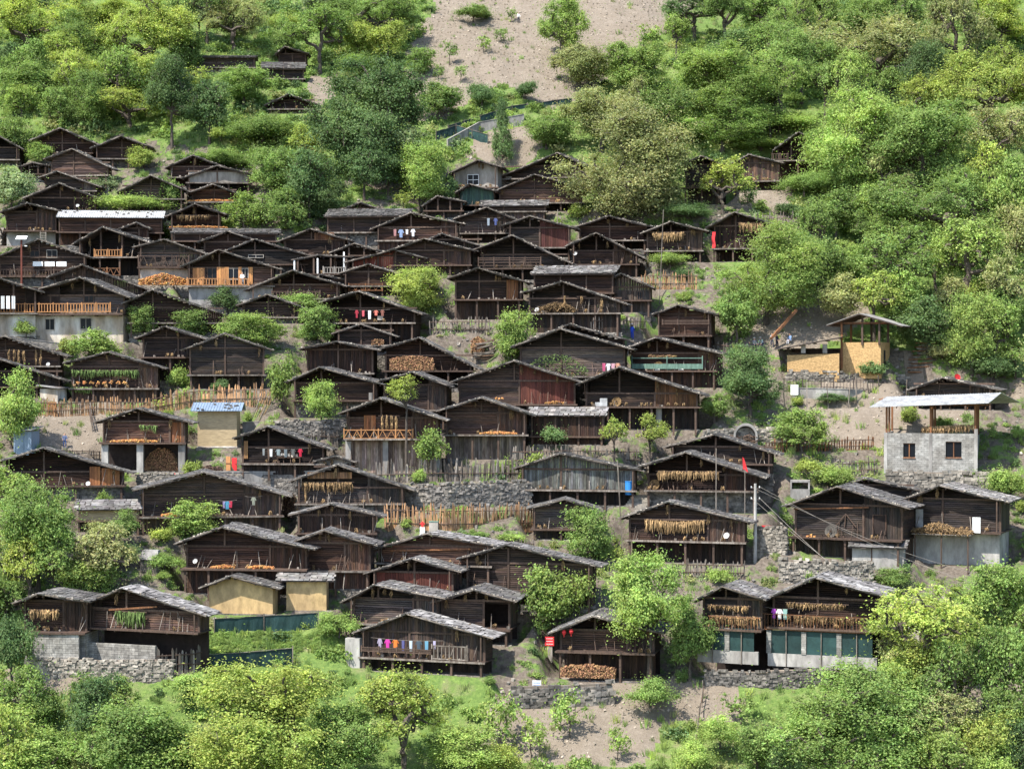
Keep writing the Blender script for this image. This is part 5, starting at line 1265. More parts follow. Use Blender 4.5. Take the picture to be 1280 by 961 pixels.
def crown(seed, kind, nleaf, lsize):
    """unit crown (radius 1): foliage mesh data + limb mesh data"""
    rs = np.random.RandomState(seed)
    K = {'f': 170, 'o': 105, 's': 26, 'b': 60, 'c': 90, 'x': 75}[kind]
    pts = []
    while len(pts) < K:
        d = unit(rs.normal(size=3))
        if len(pts) == 0 and kind != 'c': LB = [(unit(rs.normal(size=3) * np.array([1, 1, .85])) * rs.uniform(.45, .74), rs.uniform(.24, .44)) for _ in range(13 if kind == 'f' else 11)] + ([(np.array([0, 0, .0]), .5)] if kind != 'o' else [])
        if kind == 'c':
            z = rs.uniform(-.95, 1); r = (1 - (z + .95) / 1.95) * .85 + .12; a = rs.uniform(0, 6.283); q = r * math.sqrt(rs.uniform(.2, 1)); p = np.array([q * math.cos(a), q * math.sin(a), z])
        else:
            lc, lr = LB[rs.randint(len(LB))]; p = (lc + d * lr * rs.uniform(.3, 1) ** .4) * np.array([1, 1, 1.05])
            if np.linalg.norm(p) > 1.1: continue
            if p[2] < (-.8 if kind in 'fs' else -.22) and kind != 'b': continue
            if kind in 'ox' and np.linalg.norm(p) < .45: continue
            if kind == 'b': p[2] = abs(p[2]) * 1.0 - .35
        if all(np.linalg.norm(p - q) > {'f': .11, 'o': .14, 's': .2, 'b': .15, 'c': .12, 'x': .17}[kind] for q in pts) or rs.rand() < .06: pts.append(p)
    pts = np.array(pts)
    # limbs: join each clump to the nearest node closer to the root
    root = np.array([0, 0, -1.0]) if kind != 'b' else np.array([0, 0, -.95])
    nodes = [root, np.array([.03, .02, -.62]), np.array([-.02, .06, -.3])]; par = [-1, 0, 1]
    order = np.argsort(np.linalg.norm(pts - nodes[1], axis=1))
    for i in order:
        p = pts[i]; best = min(range(1, len(nodes)), key=lambda j: np.linalg.norm(nodes[j] - p) + .45 * np.linalg.norm(nodes[j] - nodes[1]) + (0.6 if nodes[j][2] > p[2] + .15 else 0))
        nodes.append(p * .97); par.append(best)
    load = [1] * len(nodes)
    for i in range(len(nodes) - 1, 0, -1):
        if par[i] >= 0: load[par[i]] += load[i]
    lb = MB(); rad = lambda l: .0088 * l ** (.5 if kind in 'ox' else .46) * {'o': 1.75, 'x': 1.5, 's': .9, 'f': 1.25}.get(kind, 1.0)
    for i in range(1, len(nodes)):
        a, b = nodes[par[i]], nodes[i]; cap = .045 if kind not in 'ox' else .058; r0 = min(rad(load[par[i]]), rad(load[i]) * 1.5, cap); r1 = min(rad(load[i]), cap * .9)
        L_ = np.linalg.norm(b - a); m1 = a + (b - a) * .35 + rs.normal(size=3) * .06 * L_ + np.array([0, 0, .08 * L_]); m2 = a + (b - a) * .7 + rs.normal(size=3) * .07 * L_
        tube(lb, [a, m1, m2, b], [r0, r0 * .8 + r1 * .2, r1 * 1.1, r1 * .8], 5)
    # twigs
    C = []; Nn = []; T = []
    per = nleaf // K
    cl = {'f': .135, 'o': .115, 's': .22, 'b': .2, 'c': .14, 'x': .11}[kind]
    for p in pts:
        n = int(per * rs.uniform(.6, 1.4)); s = cl * rs.uniform(.75, 1.3)
        g = rs.normal(size=(n, 3)) * np.array([1, 1, .7]) * s * .55 * rs.gamma(2.2, .45, (n, 1)) * 1.25
        # leaves sit on the shell of the clump, layered
        g = g * (1.0 + .35 * (np.linalg.norm(g, axis=1, keepdims=True) < s * .4))
        c = p + g
        nn = unit(unit(g + 1e-6) * .55 + unit(p)[None] * .35 + np.array([0, 0, .55]) + rs.normal(size=(n, 3)) * .6)
        C.append(c); Nn.append(nn)
        shade = rs.uniform(.72, 1.25)
        t = shade * rs.uniform(.84, 1.16, (n, 1)) * np.ones((n, 3)); t[:, 0] *= rs.uniform(.9, 1.14, n); T.append(t)
        for _ in range(3):
            e = p + rs.normal(size=3) * s * .6; tube(lb, [p * .97, (p + e) / 2 + rs.normal(size=3) * .02, e], [.007, .005, .003], 3)
    C = np.concatenate(C); Nn = np.concatenate(Nn); T = np.concatenate(T)
    V, F = leaves(rs, C, Nn, lsize)
    return V, F, T, lb
PROTO = {}
def proto(kind, size, var, col):
    """size: 0 small 1 medium 2 large"""
    key = (kind, size, var)
    if key not in PROTO:
        nl = {0: 3300, 1: 11000, 2: 25000, 3: 52000}[size]; ls = {0: .13, 1: .078, 2: .053, 3: .038}[size]
        if kind == 'o': nl = int(nl * .46)
        if kind == 'x': nl = int(nl * .34)
        if kind == 's': nl = 700; ls = .16
        V, F, T, lb = crown(17 * var + 100 * size + ord(kind), kind, nl, ls)
        PROTO[key] = dict(VF=(V, F, T), limbs=lb.mesh('limbs', M['bark']), m={})
    d = PROTO[key]
    if col not in d['m']:
        if not d['m']: me = mesh_np('foliage', *d['VF'], M[col])
        else: me = list(d['m'].values())[0].copy(); me.materials.clear(); me.materials.append(M[col])
        d['m'][col] = me
    return d['m'][col], d['limbs']
def trunk_mesh():
    if 'trunk' not in PROTO:
        b = MB(); tube(b, [np.array(p) for p in ((0, 0, -.35), (.0, .0, 0), (.04, .02, .35), (-.03, .02, .7), (0, 0, 1.02))], [1.5, 1.25, 1.0, .85, .75], 8); PROTO['trunk'] = b.mesh('trunk', M['bark'])
    return PROTO['trunk']
LM = [(h.px[0], h.px[1], h.ref) for h in houses if h.ref] + [(1175, 560, 'the grey block building'), (1075, 440, 'the ochre pavilion'), (640, 60, 'the ploughed slope'), (930, 530, 'the stone arch'), (1180, 160, 'the upper right corner wood'),
      (820, 900, 'the lower garden path'), (60, 90, 'the upper left corner'), (1240, 900, 'the lower right corner'), (60, 900, 'the lower left corner'), (300, 800, 'the netted vegetable garden')]
used_labels = set()

CNM = {'G': 'mid green', 'L': 'bright lime green', 'Y': 'yellow green', 'D': 'dark green', 'O': 'olive bronze', 'P': 'pale sage'}
KNM = {'f': 'full crowned tree', 'o': 'open branched tree', 's': 'slender young tree', 'b': 'leafy bush', 'c': 'narrow conifer', 'x': 'sparse thin leaved tree'}
def tree_label(t):
    cx, cy, rx, ry, by, col, kd = t; sz = 'huge ' if rx > 75 else 'large ' if rx > 45 else 'small ' if rx < 25 else ''
    for (x, y, ref) in sorted(LM, key=lambda q: math.hypot(q[0] - cx, (q[1] - cy) * 1.2)):
        dx, dy = cx - x, cy - y
        if abs(dx) > abs(dy): d = 'right of ' if dx > 0 else 'left of '
        else: d = 'in front of and below ' if dy > 0 else 'behind and above '
        for a in ('', 'taller ', 'lower '):
            if a == 'taller ' and ry < rx * .85: continue
            if a == 'lower ' and ry >= rx * .85: continue
            s = (sz + a + CNM[col] + ' ' + KNM[kd] + ' ' + d + ref)
            if s not in used_labels and len(s.split()) <= 16: used_labels.add(s); return s
    return s
GRP = {'f': 'broad crowned trees on the hillside', 'o': 'old open branched trees on the hillside', 's': 'young trees in the fields', 'b': 'bushes between the houses', 'c': 'conifers', 'x': 'broad crowned trees on the hillside'}
def build_tree(t, i):
    cx, cy, rx, ry, by, col, kd = t; rnd = random.Random(i * 13 + 5)
    P = hit(cx + (0 if kd != 'o' else 0), by); dist = (P - CAM).y
    sc = dist / FPX; r = rx * sc; rz_ = ry * sc
    cz = (by - cy) * sc / CP
    name = {'b': 'bush', 's': 'sapling', 'c': 'conifer_tree'}.get(kd, 'broadleaf_tree')
    o = empty(name, (P.x, P.y, P.z - .05), rnd.uniform(0, 6.28), tree_label(t), {'b': 'bush'}.get(kd, 'tree'), GRP[kd])
    size = 3 if r > 6.4 else 2 if r > 4.0 else 1 if r > 1.9 else 0
    var = rnd.randrange({0: 4, 1: 5, 2: 4, 3: 2}[size])
    fm, lm = proto(kd, size, var, col)
    C = empty('crown', (0, 0, 0)); 
    bpy.data.objects.remove(C)
    fo = link('crown', fm, o); li = link('limbs', lm, o)
    for q in (fo, li): q.location = (0, 0, cz); q.scale = (r, r * .9, rz_)
    if kd != 'b' and cz - rz_ > -.6:
        tr = link('trunk', trunk_mesh(), o); hh = max(cz - rz_ + .42 * rz_ * 0 + .05, .3)
        th = min((.04 * r + .06) * (1.0 if kd != 's' else .5), .34); tr.scale = (th, th, hh)
    elif kd != 'b':
        tr = link('trunk', trunk_mesh(), o); th = min(.04 * r + .05, .32); tr.scale = (th, th, max(.3, cz * .7))
# the wood around the village: further trees wherever the slope is green and nothing else stands
FOREST = [[(0,0),(520,0),(500,120),(540,200),(470,250),(330,230),(250,190),(180,160),(60,160),(0,175)], [(690,0),(1280,0),(1280,470),(1140,440),(1100,390),(1030,370),(1000,260),(1010,190),(870,180),(740,110),(760,60),(690,60)],
          [(0,840),(100,860),(600,870),(640,961),(0,961)], [(920,850),(1280,720),(1280,961),(900,961)], [(0,560),(90,600),(150,660),(110,740),(30,760),(0,800)]]
CLEAR = SOIL[:2] + FRESH + [[(860,740),(1105,740),(1105,905),(860,905)], [(985,395),(1140,380),(1150,480),(985,480)], [(940,270),(1010,270),(1010,300),(940,300)], [(395,40),(440,100),(500,110),(520,60)]]
TS = [t for t in TS if not (t[0] in (345, 492) and t[5] == 'Y')] + [(330,898,108,80,1010,'Y','f'),(505,893,74,62,995,'Y','o'),(425,925,60,48,1000,'G','f'),(215,945,60,45,1000,'L','f')]
arr = lambda v: np.array([float(v)])
rr = random.Random(77); extra = []
while len(extra) < 175:
    px, py = (rr.uniform(-10, 1290) if len(extra) < 125 else rr.choice((rr.uniform(-170, -15), rr.uniform(1300, 1500)))), rr.uniform(-15, 985)
    if (-12 < px < 1295 and not any(inpoly(q, arr(px), arr(py))[0] for q in FOREST)) or any(inpoly(q, arr(px), arr(py))[0] for q in CLEAR): continue
    if py > 845 and 190 < px < 600: continue
    if any(math.hypot((px - t[0]) / max(t[2], 14), (py - t[1]) / max(t[3], 12)) < .66 for t in TS + extra): continue
    top = py < 400; s_ = rr.uniform(.7, 1.3)
    kd = rr.choice('ffooob'); rx = (25 if top else 30) * s_ * (1.25 if kd != 'b' else .7); ry = rx * rr.uniform(.8, 1.25) * (1 if kd != 'b' else .7)
    if any(q.spec and (q.rect[0] - rx * .8 < px < q.rect[1] + rx * .8) and (q.px[1] - 34 - ry * .7 < py < q.px[1] + 30) for q in houses): continue
    col = rr.choice('GGGLLLYDO' if px > 700 or py > 500 else 'GGGLYYYDP')
    extra.append((px, py, rx, ry, py + ry * rr.uniform(1.2, 1.7), col, kd))
plants = []
while len(plants) < 46:     # small plants squeezed between the houses
    px, py = rr.uniform(0, 1280), rr.uniform(200, 860)
    if not inpoly(VILL[0], arr(px), arr(py))[0]: continue
    if any(q.rect[0] + 4 < px < q.rect[1] - 4 and (q.spec[3] if not q.shed else q.spec[5]) + 6 < py < (q.spec[7] if not q.shed else q.spec[9]) - 8 for q in houses): continue
    if any(math.hypot((px - t[0]) / max(t[2], 10), (py - t[1]) / max(t[3], 10)) < 1.0 for t in TS + plants): continue
    if any(abs(px - a) < 34 and -16 < py - b < 40 for a, b in ((785, 415), (955, 435), (985, 430), (81, 555), (558, 625), (627, 620), (687, 810), (958, 670), (575, 640), (620, 640), (1000, 615), (932, 530), (1010, 455), (1080, 455), (66, 510))): continue
    rx = rr.uniform(8, 17); plants.append((px, py - rx * .5, rx, rx * rr.uniform(.7, 1.3), py + rx * .3, rr.choice('GLLYD'), rr.choice('sbbf')))
TS += extra + plants
for i, t in enumerate(TS): build_tree(t, i)

# ------------------------------------------------------------------ ground cover scattered with geometry nodes
def scatter(name, protos, P, rot, scl, idx, label):
    """instances of the proto meshes on points (one object of kind stuff)"""
    me = bpy.data.meshes.new(name); me.vertices.add(len(P)); me.vertices.foreach_set('co', np.asarray(P, np.float32).ravel())
    a = me.attributes.new('rot', 'FLOAT_VECTOR', 'POINT'); a.data.foreach_set('vector', np.asarray(rot, np.float32).ravel())
    a = me.attributes.new('scl', 'FLOAT_VECTOR', 'POINT'); a.data.foreach_set('vector', np.asarray(scl, np.float32).ravel())
    a = me.attributes.new('pick', 'INT', 'POINT'); a.data.foreach_set('value', np.asarray(idx, np.int32))
    o = link(name, me, None, 'stuff'); o['label'] = label
    col = bpy.data.collections.new(name + '_pieces')
    for i, pm in enumerate(protos): col.objects.link(bpy.data.objects.new('piece_%02d' % i, pm))
    ng = bpy.data.node_groups.new(name, 'GeometryNodeTree'); ng.interface.new_socket('Geometry', in_out='INPUT', socket_type='NodeSocketGeometry'); ng.interface.new_socket('Geometry', in_out='OUTPUT', socket_type='NodeSocketGeometry')
    n = ng.nodes; l = ng.links
    gi = n.new('NodeGroupInput'); go = n.new('NodeGroupOutput'); ci = n.new('GeometryNodeCollectionInfo'); ci.inputs[0].default_value = col; ci.inputs[1].default_value = True
    mp = n.new('GeometryNodeMeshToPoints'); ip = n.new('GeometryNodeInstanceOnPoints'); ip.inputs['Pick Instance'].default_value = True
    def attr(nm, ty):
        q = n.new('GeometryNodeInputNamedAttribute'); q.data_type = ty; q.inputs[0].default_value = nm; return next(s for s in q.outputs if s.enabled)
    l.new(gi.outputs[0], mp.inputs[0]); l.new(mp.outputs[0], ip.inputs['Points']); l.new(ci.outputs[0], ip.inputs['Instance'])
    l.new(attr('pick', 'INT'), ip.inputs['Instance Index']); l.new(attr('scl', 'FLOAT_VECTOR'), ip.inputs['Scale'])
    l.new(attr('rot', 'FLOAT_VECTOR'), ip.inputs['Rotation'])
    l.new(ip.outputs[0], go.inputs[0])
    md = o.modifiers.new('scatter', 'NODES'); md.node_group = ng
    return o
rs = np.random.RandomState(99)
def sample(n, x0=-88, x1=85, y0=-70, y1=125):
    x = rs.uniform(x0, x1, n); y = rs.uniform(y0, y1, n)
    i = np.clip(np.searchsorted(gx, x) - 1, 0, len(gx) - 2); j = np.clip(np.searchsorted(gy, y) - 1, 0, len(gy) - 2)
    tx = (x - gx[i]) / (gx[i + 1] - gx[i]); ty = (y - gy[j]) / (gy[j + 1] - gy[j])
    z = (GZ[j, i] * (1 - tx) + GZ[j, i + 1] * tx) * (1 - ty) + (GZ[j + 1, i] * (1 - tx) + GZ[j + 1, i + 1] * tx) * ty
    return x, y, z, mS[j, i], mV[j, i], mF[j, i], FOOT[j, i], PXm[j, i]
def small(col, seed, nl=380, ls=.26):
    V, F, T, lb = crown(seed, 'b', nl, ls); return mesh_np('bush', V, F, T, M[col])
bush_p = [small('G', 1), small('D', 2), small('L', 3), small('G', 4), small('O', 5), small('D', 6), small('P', 7)]
x, y, z, s_, v_, f_, ft, _ = sample(34000, -125, 125)
cl = vnoise(x, y, .25, 21)
keep = (ft < .5) & (s_ < .5) & (rs.rand(len(x)) < np.where(v_ > .5, .6, np.where(f_ > .5, .3, .5 + cl)))
x, y, z, v_ = x[keep], y[keep], z[keep], v_[keep]; n = len(x)
r = rs.uniform(.35, 1.25, n) ** 1.1 * np.where(v_ > .5, .6, 1.0) * (1 + .3 * (y > 30))
scatter('undergrowth', bush_p, np.stack([x, y, z + r * .2], 1), np.stack([0 * x, 0 * x, rs.uniform(0, 6.28, n)], 1), np.stack([r, r, r * rs.uniform(.6, 1.4, n)], 1), rs.choice(7, n, p=[.24, .12, .22, .2, .1, .07, .05]), 'low bushes and weeds covering the open hillside')
# grass and crop tufts
def tuft(m, seed, nb=26, h=.5, spread=.35):
    q = np.random.RandomState(seed); b = MB()
    for i in range(nb):
        a = q.uniform(0, 6.28); r0 = q.uniform(0, spread) ; p = (r0 * math.cos(a), r0 * math.sin(a), -.05); l = h * q.uniform(.5, 1.2); a2 = q.uniform(0, 6.28); k = q.uniform(.1, .5) * l
        b.beam(p, (p[0] + k * math.cos(a2), p[1] + k * math.sin(a2), l), .05, .015, q.uniform(.7, 1.35), w2=.012)
    return b.mesh('tuft', M[m])
tp = [tuft('G', 1), tuft('L', 2), tuft('Y', 3), tuft('O', 4)]
x, y, z, s_, v_, f_, ft, _ = sample(60000, -125, 125)
pr = np.where(f_ > .5, 1, np.where(s_ > .5, np.where(y < 0, .16, .04), np.where(v_ > .5, .25, .55)))
keep = (ft < .5) & (rs.rand(len(x)) < pr); x, y, z, f_ = x[keep], y[keep], z[keep], f_[keep]; n = len(x)
r = rs.uniform(.6, 1.5, n)
pk = np.where(f_ > .5, rs.choice([1, 1, 2], n), rs.choice([0, 0, 1, 2, 3], n))
scatter('grass', tp, np.stack([x, y, z], 1), np.stack([0 * x, 0 * x, rs.uniform(0, 6.28, n)], 1), np.stack([r, r, r], 1), pk, 'tufts of grass and weeds on the open slope')
# rows of seedlings on the ploughed slope
sx, sy = [], []
for row in np.arange(40, 118, 1.15):
    xx = np.arange(-20, 30, .75); sx.append(xx + rs.uniform(-.2, .2, len(xx))); sy.append(row + .12 * xx + rs.uniform(-.15, .15, len(xx)) + .8 * np.sin(xx * .12))
sx = np.concatenate(sx); sy = np.concatenate(sy)
ii_ = np.clip(np.searchsorted(gx, sx) - 1, 0, len(gx) - 2); jj_ = np.clip(np.searchsorted(gy, sy) - 1, 0, len(gy) - 2)
ok = (PLOUGH[jj_, ii_] > .5) & (rs.rand(len(sx)) < .8); sx, sy = sx[ok], sy[ok]; sz_ = GZ[jj_, ii_][ok]; n = len(sx); r = rs.uniform(.45, .85, n)
stub = [tuft('O', 9, 12, .42, .22), tuft('G', 10, 10, .4, .2)]
M['stubble'] = mat('dry_stubble', (.16, .13, .085), .95, 4, .4, .2)
stub[0].materials.clear(); stub[0].materials.append(M['stubble'])
scatter('crop_stubble', stub, np.stack([sx, sy, sz_], 1), np.stack([0 * r, 0 * r, rs.uniform(0, 6.28, n)], 1), np.stack([r, r, r], 1), rs.choice([0, 0, 0, 1], n), 'rows of dry stubble across the ploughed slope')
# clods and rubble
q = random.Random(4)
def rock(m, t):
    b = MB(); b.stone((0, 0, 0), 1, 1, .8, t, q); return b.mesh('stone', M[m])
M['clod'] = mat('dry_earth_clod', (.28, .235, .185), .95, 4, .3, .3)
cp = [rock('clod', 1), rock('clod', .8), rock('clod', 1.2)]
x, y, z, s_, v_, f_, ft, _ = sample(60000)
keep = (s_ > .5) & (ft < .5) & (rs.rand(len(x)) < .6); x, y, z = x[keep], y[keep], z[keep]; n = len(x); r = rs.uniform(.1, .3, n)
scatter('soil_clods', cp, np.stack([x, y, z], 1), rs.uniform(0, 6.28, (n, 3)), np.stack([r, r, r], 1), rs.randint(0, 3, n), 'dry clods of the ploughed soil')
rp = [rock('stone', 1), rock('palestone', .9), rock('stone', .7), rock('palestone', 1.1)]
x, y, z, s_, v_, f_, ft, _ = sample(26000)
keep = (v_ > .5) & (ft < .5) & (rs.rand(len(x)) < .65 + vnoise(x, y, .3, 8)); x, y, z = x[keep], y[keep], z[keep]; n = len(x); r = rs.uniform(.12, .5, n) ** 1.2
scatter('rubble', rp, np.stack([x, y, z], 1), rs.uniform(0, 6.28, (n, 3)), np.stack([r, r, r], 1), rs.randint(0, 4, n), 'loose stones and rubble between the houses')
# ------------------------------------------------------------------ walls, fences, other buildings, people, small things
def stone_wall(pts, hpx, label, m='stone', sz=.36, down=.8):
    """pts: foot of the wall as seen, hpx: its seen height"""
    W = [hit(*p) for p in pts]; sc = (W[0] - CAM).y / FPX; hh = hpx * sc
    t = empty('stone_wall', W[0], 0, label, 'stone wall', 'dry stone walls of the village')
    for a, b in zip(W, W[1:]):
        d = b - a; seg = empty('wall_run', a - W[0], math.atan2(d.y, d.x)); seg.parent = t; L_ = math.hypot(d.x, d.y)
        rnd = random.Random(int(a.x * 10)); w1 = hh
        bm_ = MB(); w = -down; 
        w1 += rnd.uniform(-.1, .1)
        while w < w1 - .05:
            h_ = sz * rnd.uniform(.55, .95); u = -rnd.uniform(0, .2)
            while u < L_:
                l = sz * rnd.uniform(.7, 1.8); dz = d.z * u / L_
                
                if w + h_ > w1 - .15 and rnd.random() < .45: u += l; continue
                bm_.stone((u + l / 2, rnd.uniform(-.09, .06), w + h_ / 2 + dz), l * 1.1, .4, h_ * 1.15, rnd.uniform(.55, 1.35), rnd); u += l
            w += h_ * .93
        bm_.build('stones', M[m], seg, 'stuff')
        c = MB(); c.hexa([(0, .1, -down - .5), (L_, .1, -down - .5 + d.z), (L_, .5, -down - .5 + d.z), (0, .5, -down - .5), (0, .1, w1 - .1), (L_, .1, w1 - .1 + d.z), (L_, .5, w1 - .1 + d.z), (0, .5, w1 - .1)]); c.build('wall_core', M['mortar'], seg)
def plain_wall(pts, hpx, label, m, name='retaining_wall', th=.3):
    W = [hit(*p) for p in pts]; sc = (W[0] - CAM).y / FPX; hh = hpx * sc
    t = empty(name, W[0], 0, label, 'wall', 'rendered retaining walls')
    for a, b in zip(W, W[1:]):
        d = b - a; seg = empty('wall_run', a - W[0], math.atan2(d.y, d.x)); seg.parent = t; L_ = math.hypot(d.x, d.y)
        c = MB(); c.hexa([(0, 0, -1), (L_, 0, -1 + d.z), (L_, th, -1 + d.z), (0, th, -1), (0, 0, hh), (L_, 0, hh + d.z), (L_, th, hh + d.z), (0, th, hh)]); c.build('wall_face', M[m], seg)
        c = MB(); c.hexa([(0, -.05, hh + .004), (L_, -.05, hh + d.z + .004), (L_, th + .05, hh + d.z + .004), (0, th + .05, hh + .004), (0, -.05, hh + .09), (L_, -.05, hh + .09 + d.z), (L_, th + .05, hh + .09 + d.z), (0, th + .05, hh + .09)]); c.build('coping', M['concrete'], seg)
_pk = {}
def fence(pts, hpx, label, m='grey', gap=.27, pw=.14, rails=(.35, .78), ragged=.25, name='picket_fence', lean=.06):
    W = [hit(*p) for p in pts]; sc = (W[0] - CAM).y / FPX; hh = hpx * sc; rnd = random.Random(int(pts[0][0] * 7 + pts[0][1]))
    t = empty(name, W[0], 0, label, 'fence', 'wooden stake fences')
    for k in range(6):
        if (m, k) not in _pk:
            b = MB(); w = 1; v = rnd.uniform(.6, 1.4)
            b.hexa([(-.5, -.5, 0), (.5, -.5, 0), (.5, .5, 0), (-.5, .5, 0), (-.42, -.5, .9), (.45, -.5, .94), (.45, .5, .94), (-.42, .5, .9)], v)
            b.hexa([(-.42, -.5, .9), (.45, -.5, .94), (.45, .5, .94), (-.42, .5, .9), (-.1, -.5, 1.0), (.15, -.5, 1.0), (.15, .5, 1.0), (-.1, .5, 1.0)], v); _pk[(m, k)] = b.mesh('picket', M[m])
    n = 0
    for a, b in zip(W, W[1:]):
        d = b - a; L_ = d.length; u = 0
        ang = math.atan2(d.y, d.x)
        while u < L_:
            p = a + d * (u / L_); z = max(H(p.x, p.y), p.z - .3) if gap < 1 else H(p.x, p.y)
            o = link('picket' if gap < 1 else 'stake', _pk[(m, rnd.randrange(6))], t); o.location = (p.x - W[0].x, p.y - W[0].y, p.z - .25 - W[0].z)
            o.scale = (pw * rnd.uniform(.6, 1.25), .05 if gap < 1 else pw, (hh + .25) * (1 + rnd.uniform(-ragged, ragged * .6))); o.rotation_euler = (rnd.uniform(-lean, lean), rnd.uniform(-lean, lean) * 1.4, ang); n += 1
            u += gap * rnd.uniform(.75, 1.3)
        for q in rails:
            A = a + Vector((0, -.07, hh * q + rnd.uniform(-.05, .05))) - W[0]; B = b + Vector((0, -.07, hh * q + rnd.uniform(-.05, .05))) - W[0]; beam_part('rail', t, M['post'], A, B, .08)
    return t
for q in FN: fence(*q)
for q in SW: stone_wall(*q)
plain_wall([(268,606),(370,606),(448,602)], 16, 'long grey rendered wall below the shirt line house', 'concrete')
plain_wall([(303,540),(362,538)], 12, 'grey rendered wall right of the earth tower', 'concrete')
plain_wall([(990,497),(1060,499),(1140,503)], 12, 'curved grey kerb wall carrying the iron railing', 'concrete')
plain_wall([(0,430),(80,440)], 10, 'stone grey plinth under the white plastered farmhouse', 'stone')
plain_wall([(560,187),(600,165),(655,155)], 12, 'grey retaining wall beside the conifer at the top', 'concrete')
plain_wall([(1085,830),(1160,832)], 46, 'beige rendered wall behind the sparse tree at lower right', 'pale')

# the block building with the metal canopy
P = ray_base(1180, 600); F = Frame(P, R(16)); g = lambda a, b, v=0: F.uw(a, b, v)
t = empty('block_building', P, -F.yaw, 'grey concrete block building with two square windows and roof terrace', 'building')
x0, zt = g(1107, 541); x1, _ = g(1220, 537); zb = -.4
D = 6.5
def wall_with_holes(t, x0, x1, z0, z1, v, th, holes, m, name):
    xs = sorted({x0, x1, *[q for hh in holes for q in hh[:2]]}); zs = sorted({z0, z1, *[q for hh in holes for q in hh[2:]]}); b = MB()
    for a, c in zip(xs, xs[1:]):
        for e, f_ in zip(zs, zs[1:]):
            if any(hh[0] <= (a + c) / 2 <= hh[1] and hh[2] <= (e + f_) / 2 <= hh[3] for hh in holes): continue
            b.box(a, v, e, c, v + th, f_)
    me = b.build(name, M[m], t); bm = bmesh.new(); bm.from_mesh(me.data); bmesh.ops.remove_doubles(bm, verts=bm.verts, dist=.001); bm.to_mesh(me.data); bm.free(); return me
wins = []
for a, b_, c, d in ((1129, 554, 1144, 572), (1182, 552, 1202, 572)):
    p0 = g(a, d); p1 = g(c, b_); wins.append((p0[0], p1[0], p0[1], p1[1]))
wall_with_holes(t, x0, x1, zb, zt, 0, .22, wins, 'block', 'front_wall')
for q in wins:
    r = empty('window', (0, 0, 0)); r.parent = t
    for z in (q[2], q[3] - .07): box_part('frame', r, M['rust'], (q[0], .1, z), (q[1], .16, z + .07))
    box_part('mullion', r, M['rust'], ((q[0] + q[1]) / 2 - .05, .08, q[2] + .07), ((q[0] + q[1]) / 2 + .05, .17, q[3] - .07)); box_part('pane', r, M['glass'], (q[0], .18, q[2]), (q[1], .2, q[3]))
    box_part('sill', r, M['rust'], (q[0] - .05, -.08, q[2] - .07), (q[1] + .05, .06, q[2] - .003))
box_part('side_wall', t, M['block'], (x1 - .22, .22, zb), (x1, D, zt - .3)); box_part('side_wall', t, M['block'], (x0, .22, zb), (x0 + .22, D, zt)); box_part('back_wall', t, M['block'], (x0 + .22, D - .22, zb), (x1 - .22, D, zt - .4))
box_part('terrace_floor', t, M['concrete'], (x0 + .2, .2, zt - .75), (x1 - .2, D - .2, zt - .6))
for q in (x0, (x0 + x1) / 2, x1): box_part('concrete_column', t, M['concrete'], (q - .17, -.04, zb), (q + .17, .28, zt + (.04 if q < x1 else .5)))
for i in range(11):   # block courses, recessed joints read as thin ledges
    pass
xl, zl = g(1087, 509, -1.0); xr, _ = g(1236, 500, -1.0); ztp = g(1160, 488, 3)[1]; ze = zl
cz = ze
rf = empty('canopy_roof', (0, 0, 0)); rf.parent = t
rise = 1.0; ti = .5
b = MB(); b.hexa([(xl, -1.2, ze), (xr, -1.2, ze + ti), (xr + 1.1, 2.8, ze + rise + ti), (xl + 1.4, 2.8, ze + rise), (xl, -1.2, ze + .04), (xr, -1.2, ze + ti + .04), (xr + 1.1, 2.8, ze + rise + ti + .04), (xl + 1.4, 2.8, ze + rise + .04)]); b.build('front_sheet', M['metal'], rf)
b = MB(); b.hexa([(xl + 1.4, 2.81, ze + rise), (xr + 1.1, 2.81, ze + rise + ti), (xr + 2.9, 7.4, ze + ti - .1), (xl + 2.4, 7.4, ze - .1), (xl + 1.4, 2.81, ze + rise + .04), (xr + 1.1, 2.81, ze + rise + ti + .04), (xr + 2.9, 7.4, ze + ti - .06), (xl + 2.4, 7.4, ze - .06)]); b.build('rear_sheet', M['metal'], rf)
b = MB(); k_ = 44
for i in range(k_):
    q = (i + .3) / k_; u = xl + (xr - xl) * q; U_ = xl + 1.4 + (xr - xl - .3) * q; z0 = ze + ti * q
    b.hexa([(u, -1.2, z0 + .045), (u + .07, -1.2, z0 + .045), (U_ + .07, 2.8, z0 + rise + .045), (U_, 2.8, z0 + rise + .045), (u, -1.2, z0 + .08), (u + .07, -1.2, z0 + .08), (U_ + .07, 2.8, z0 + rise + .08), (U_, 2.8, z0 + rise + .08)])
b.build('corrugation', M['metal'], rf, 'stuff')
for q in (x0 + .1, (x0 + x1) / 2, x1 - .1):
    for vv in (.1, 2.9, D - .3): box_part('post', t, M['rust'], (q - .1, vv - .1, zt - .6), (q + .1, vv + .1, ze + (rise if vv > 2 and vv < 4 else .3) - .12))
for vv, zz in ((.1, ze + .33), (2.9, ze + rise - .16), (D - .3, ze + .25)): box_part('eave_beam', t, M['rust'], (x0 - 1.0, vv - .08, zz - .12), (x1 + 1.2, vv + .08, zz))
for i in range(7): q = x0 - .6 + (x1 - x0 + 1.6) * i / 6; beam_part('rafter', t, M['rust'], (q, -1.1, ze - .05), (q, 2.75, ze + rise - .07), .09)
rnd = random.Random(3); b = MB()
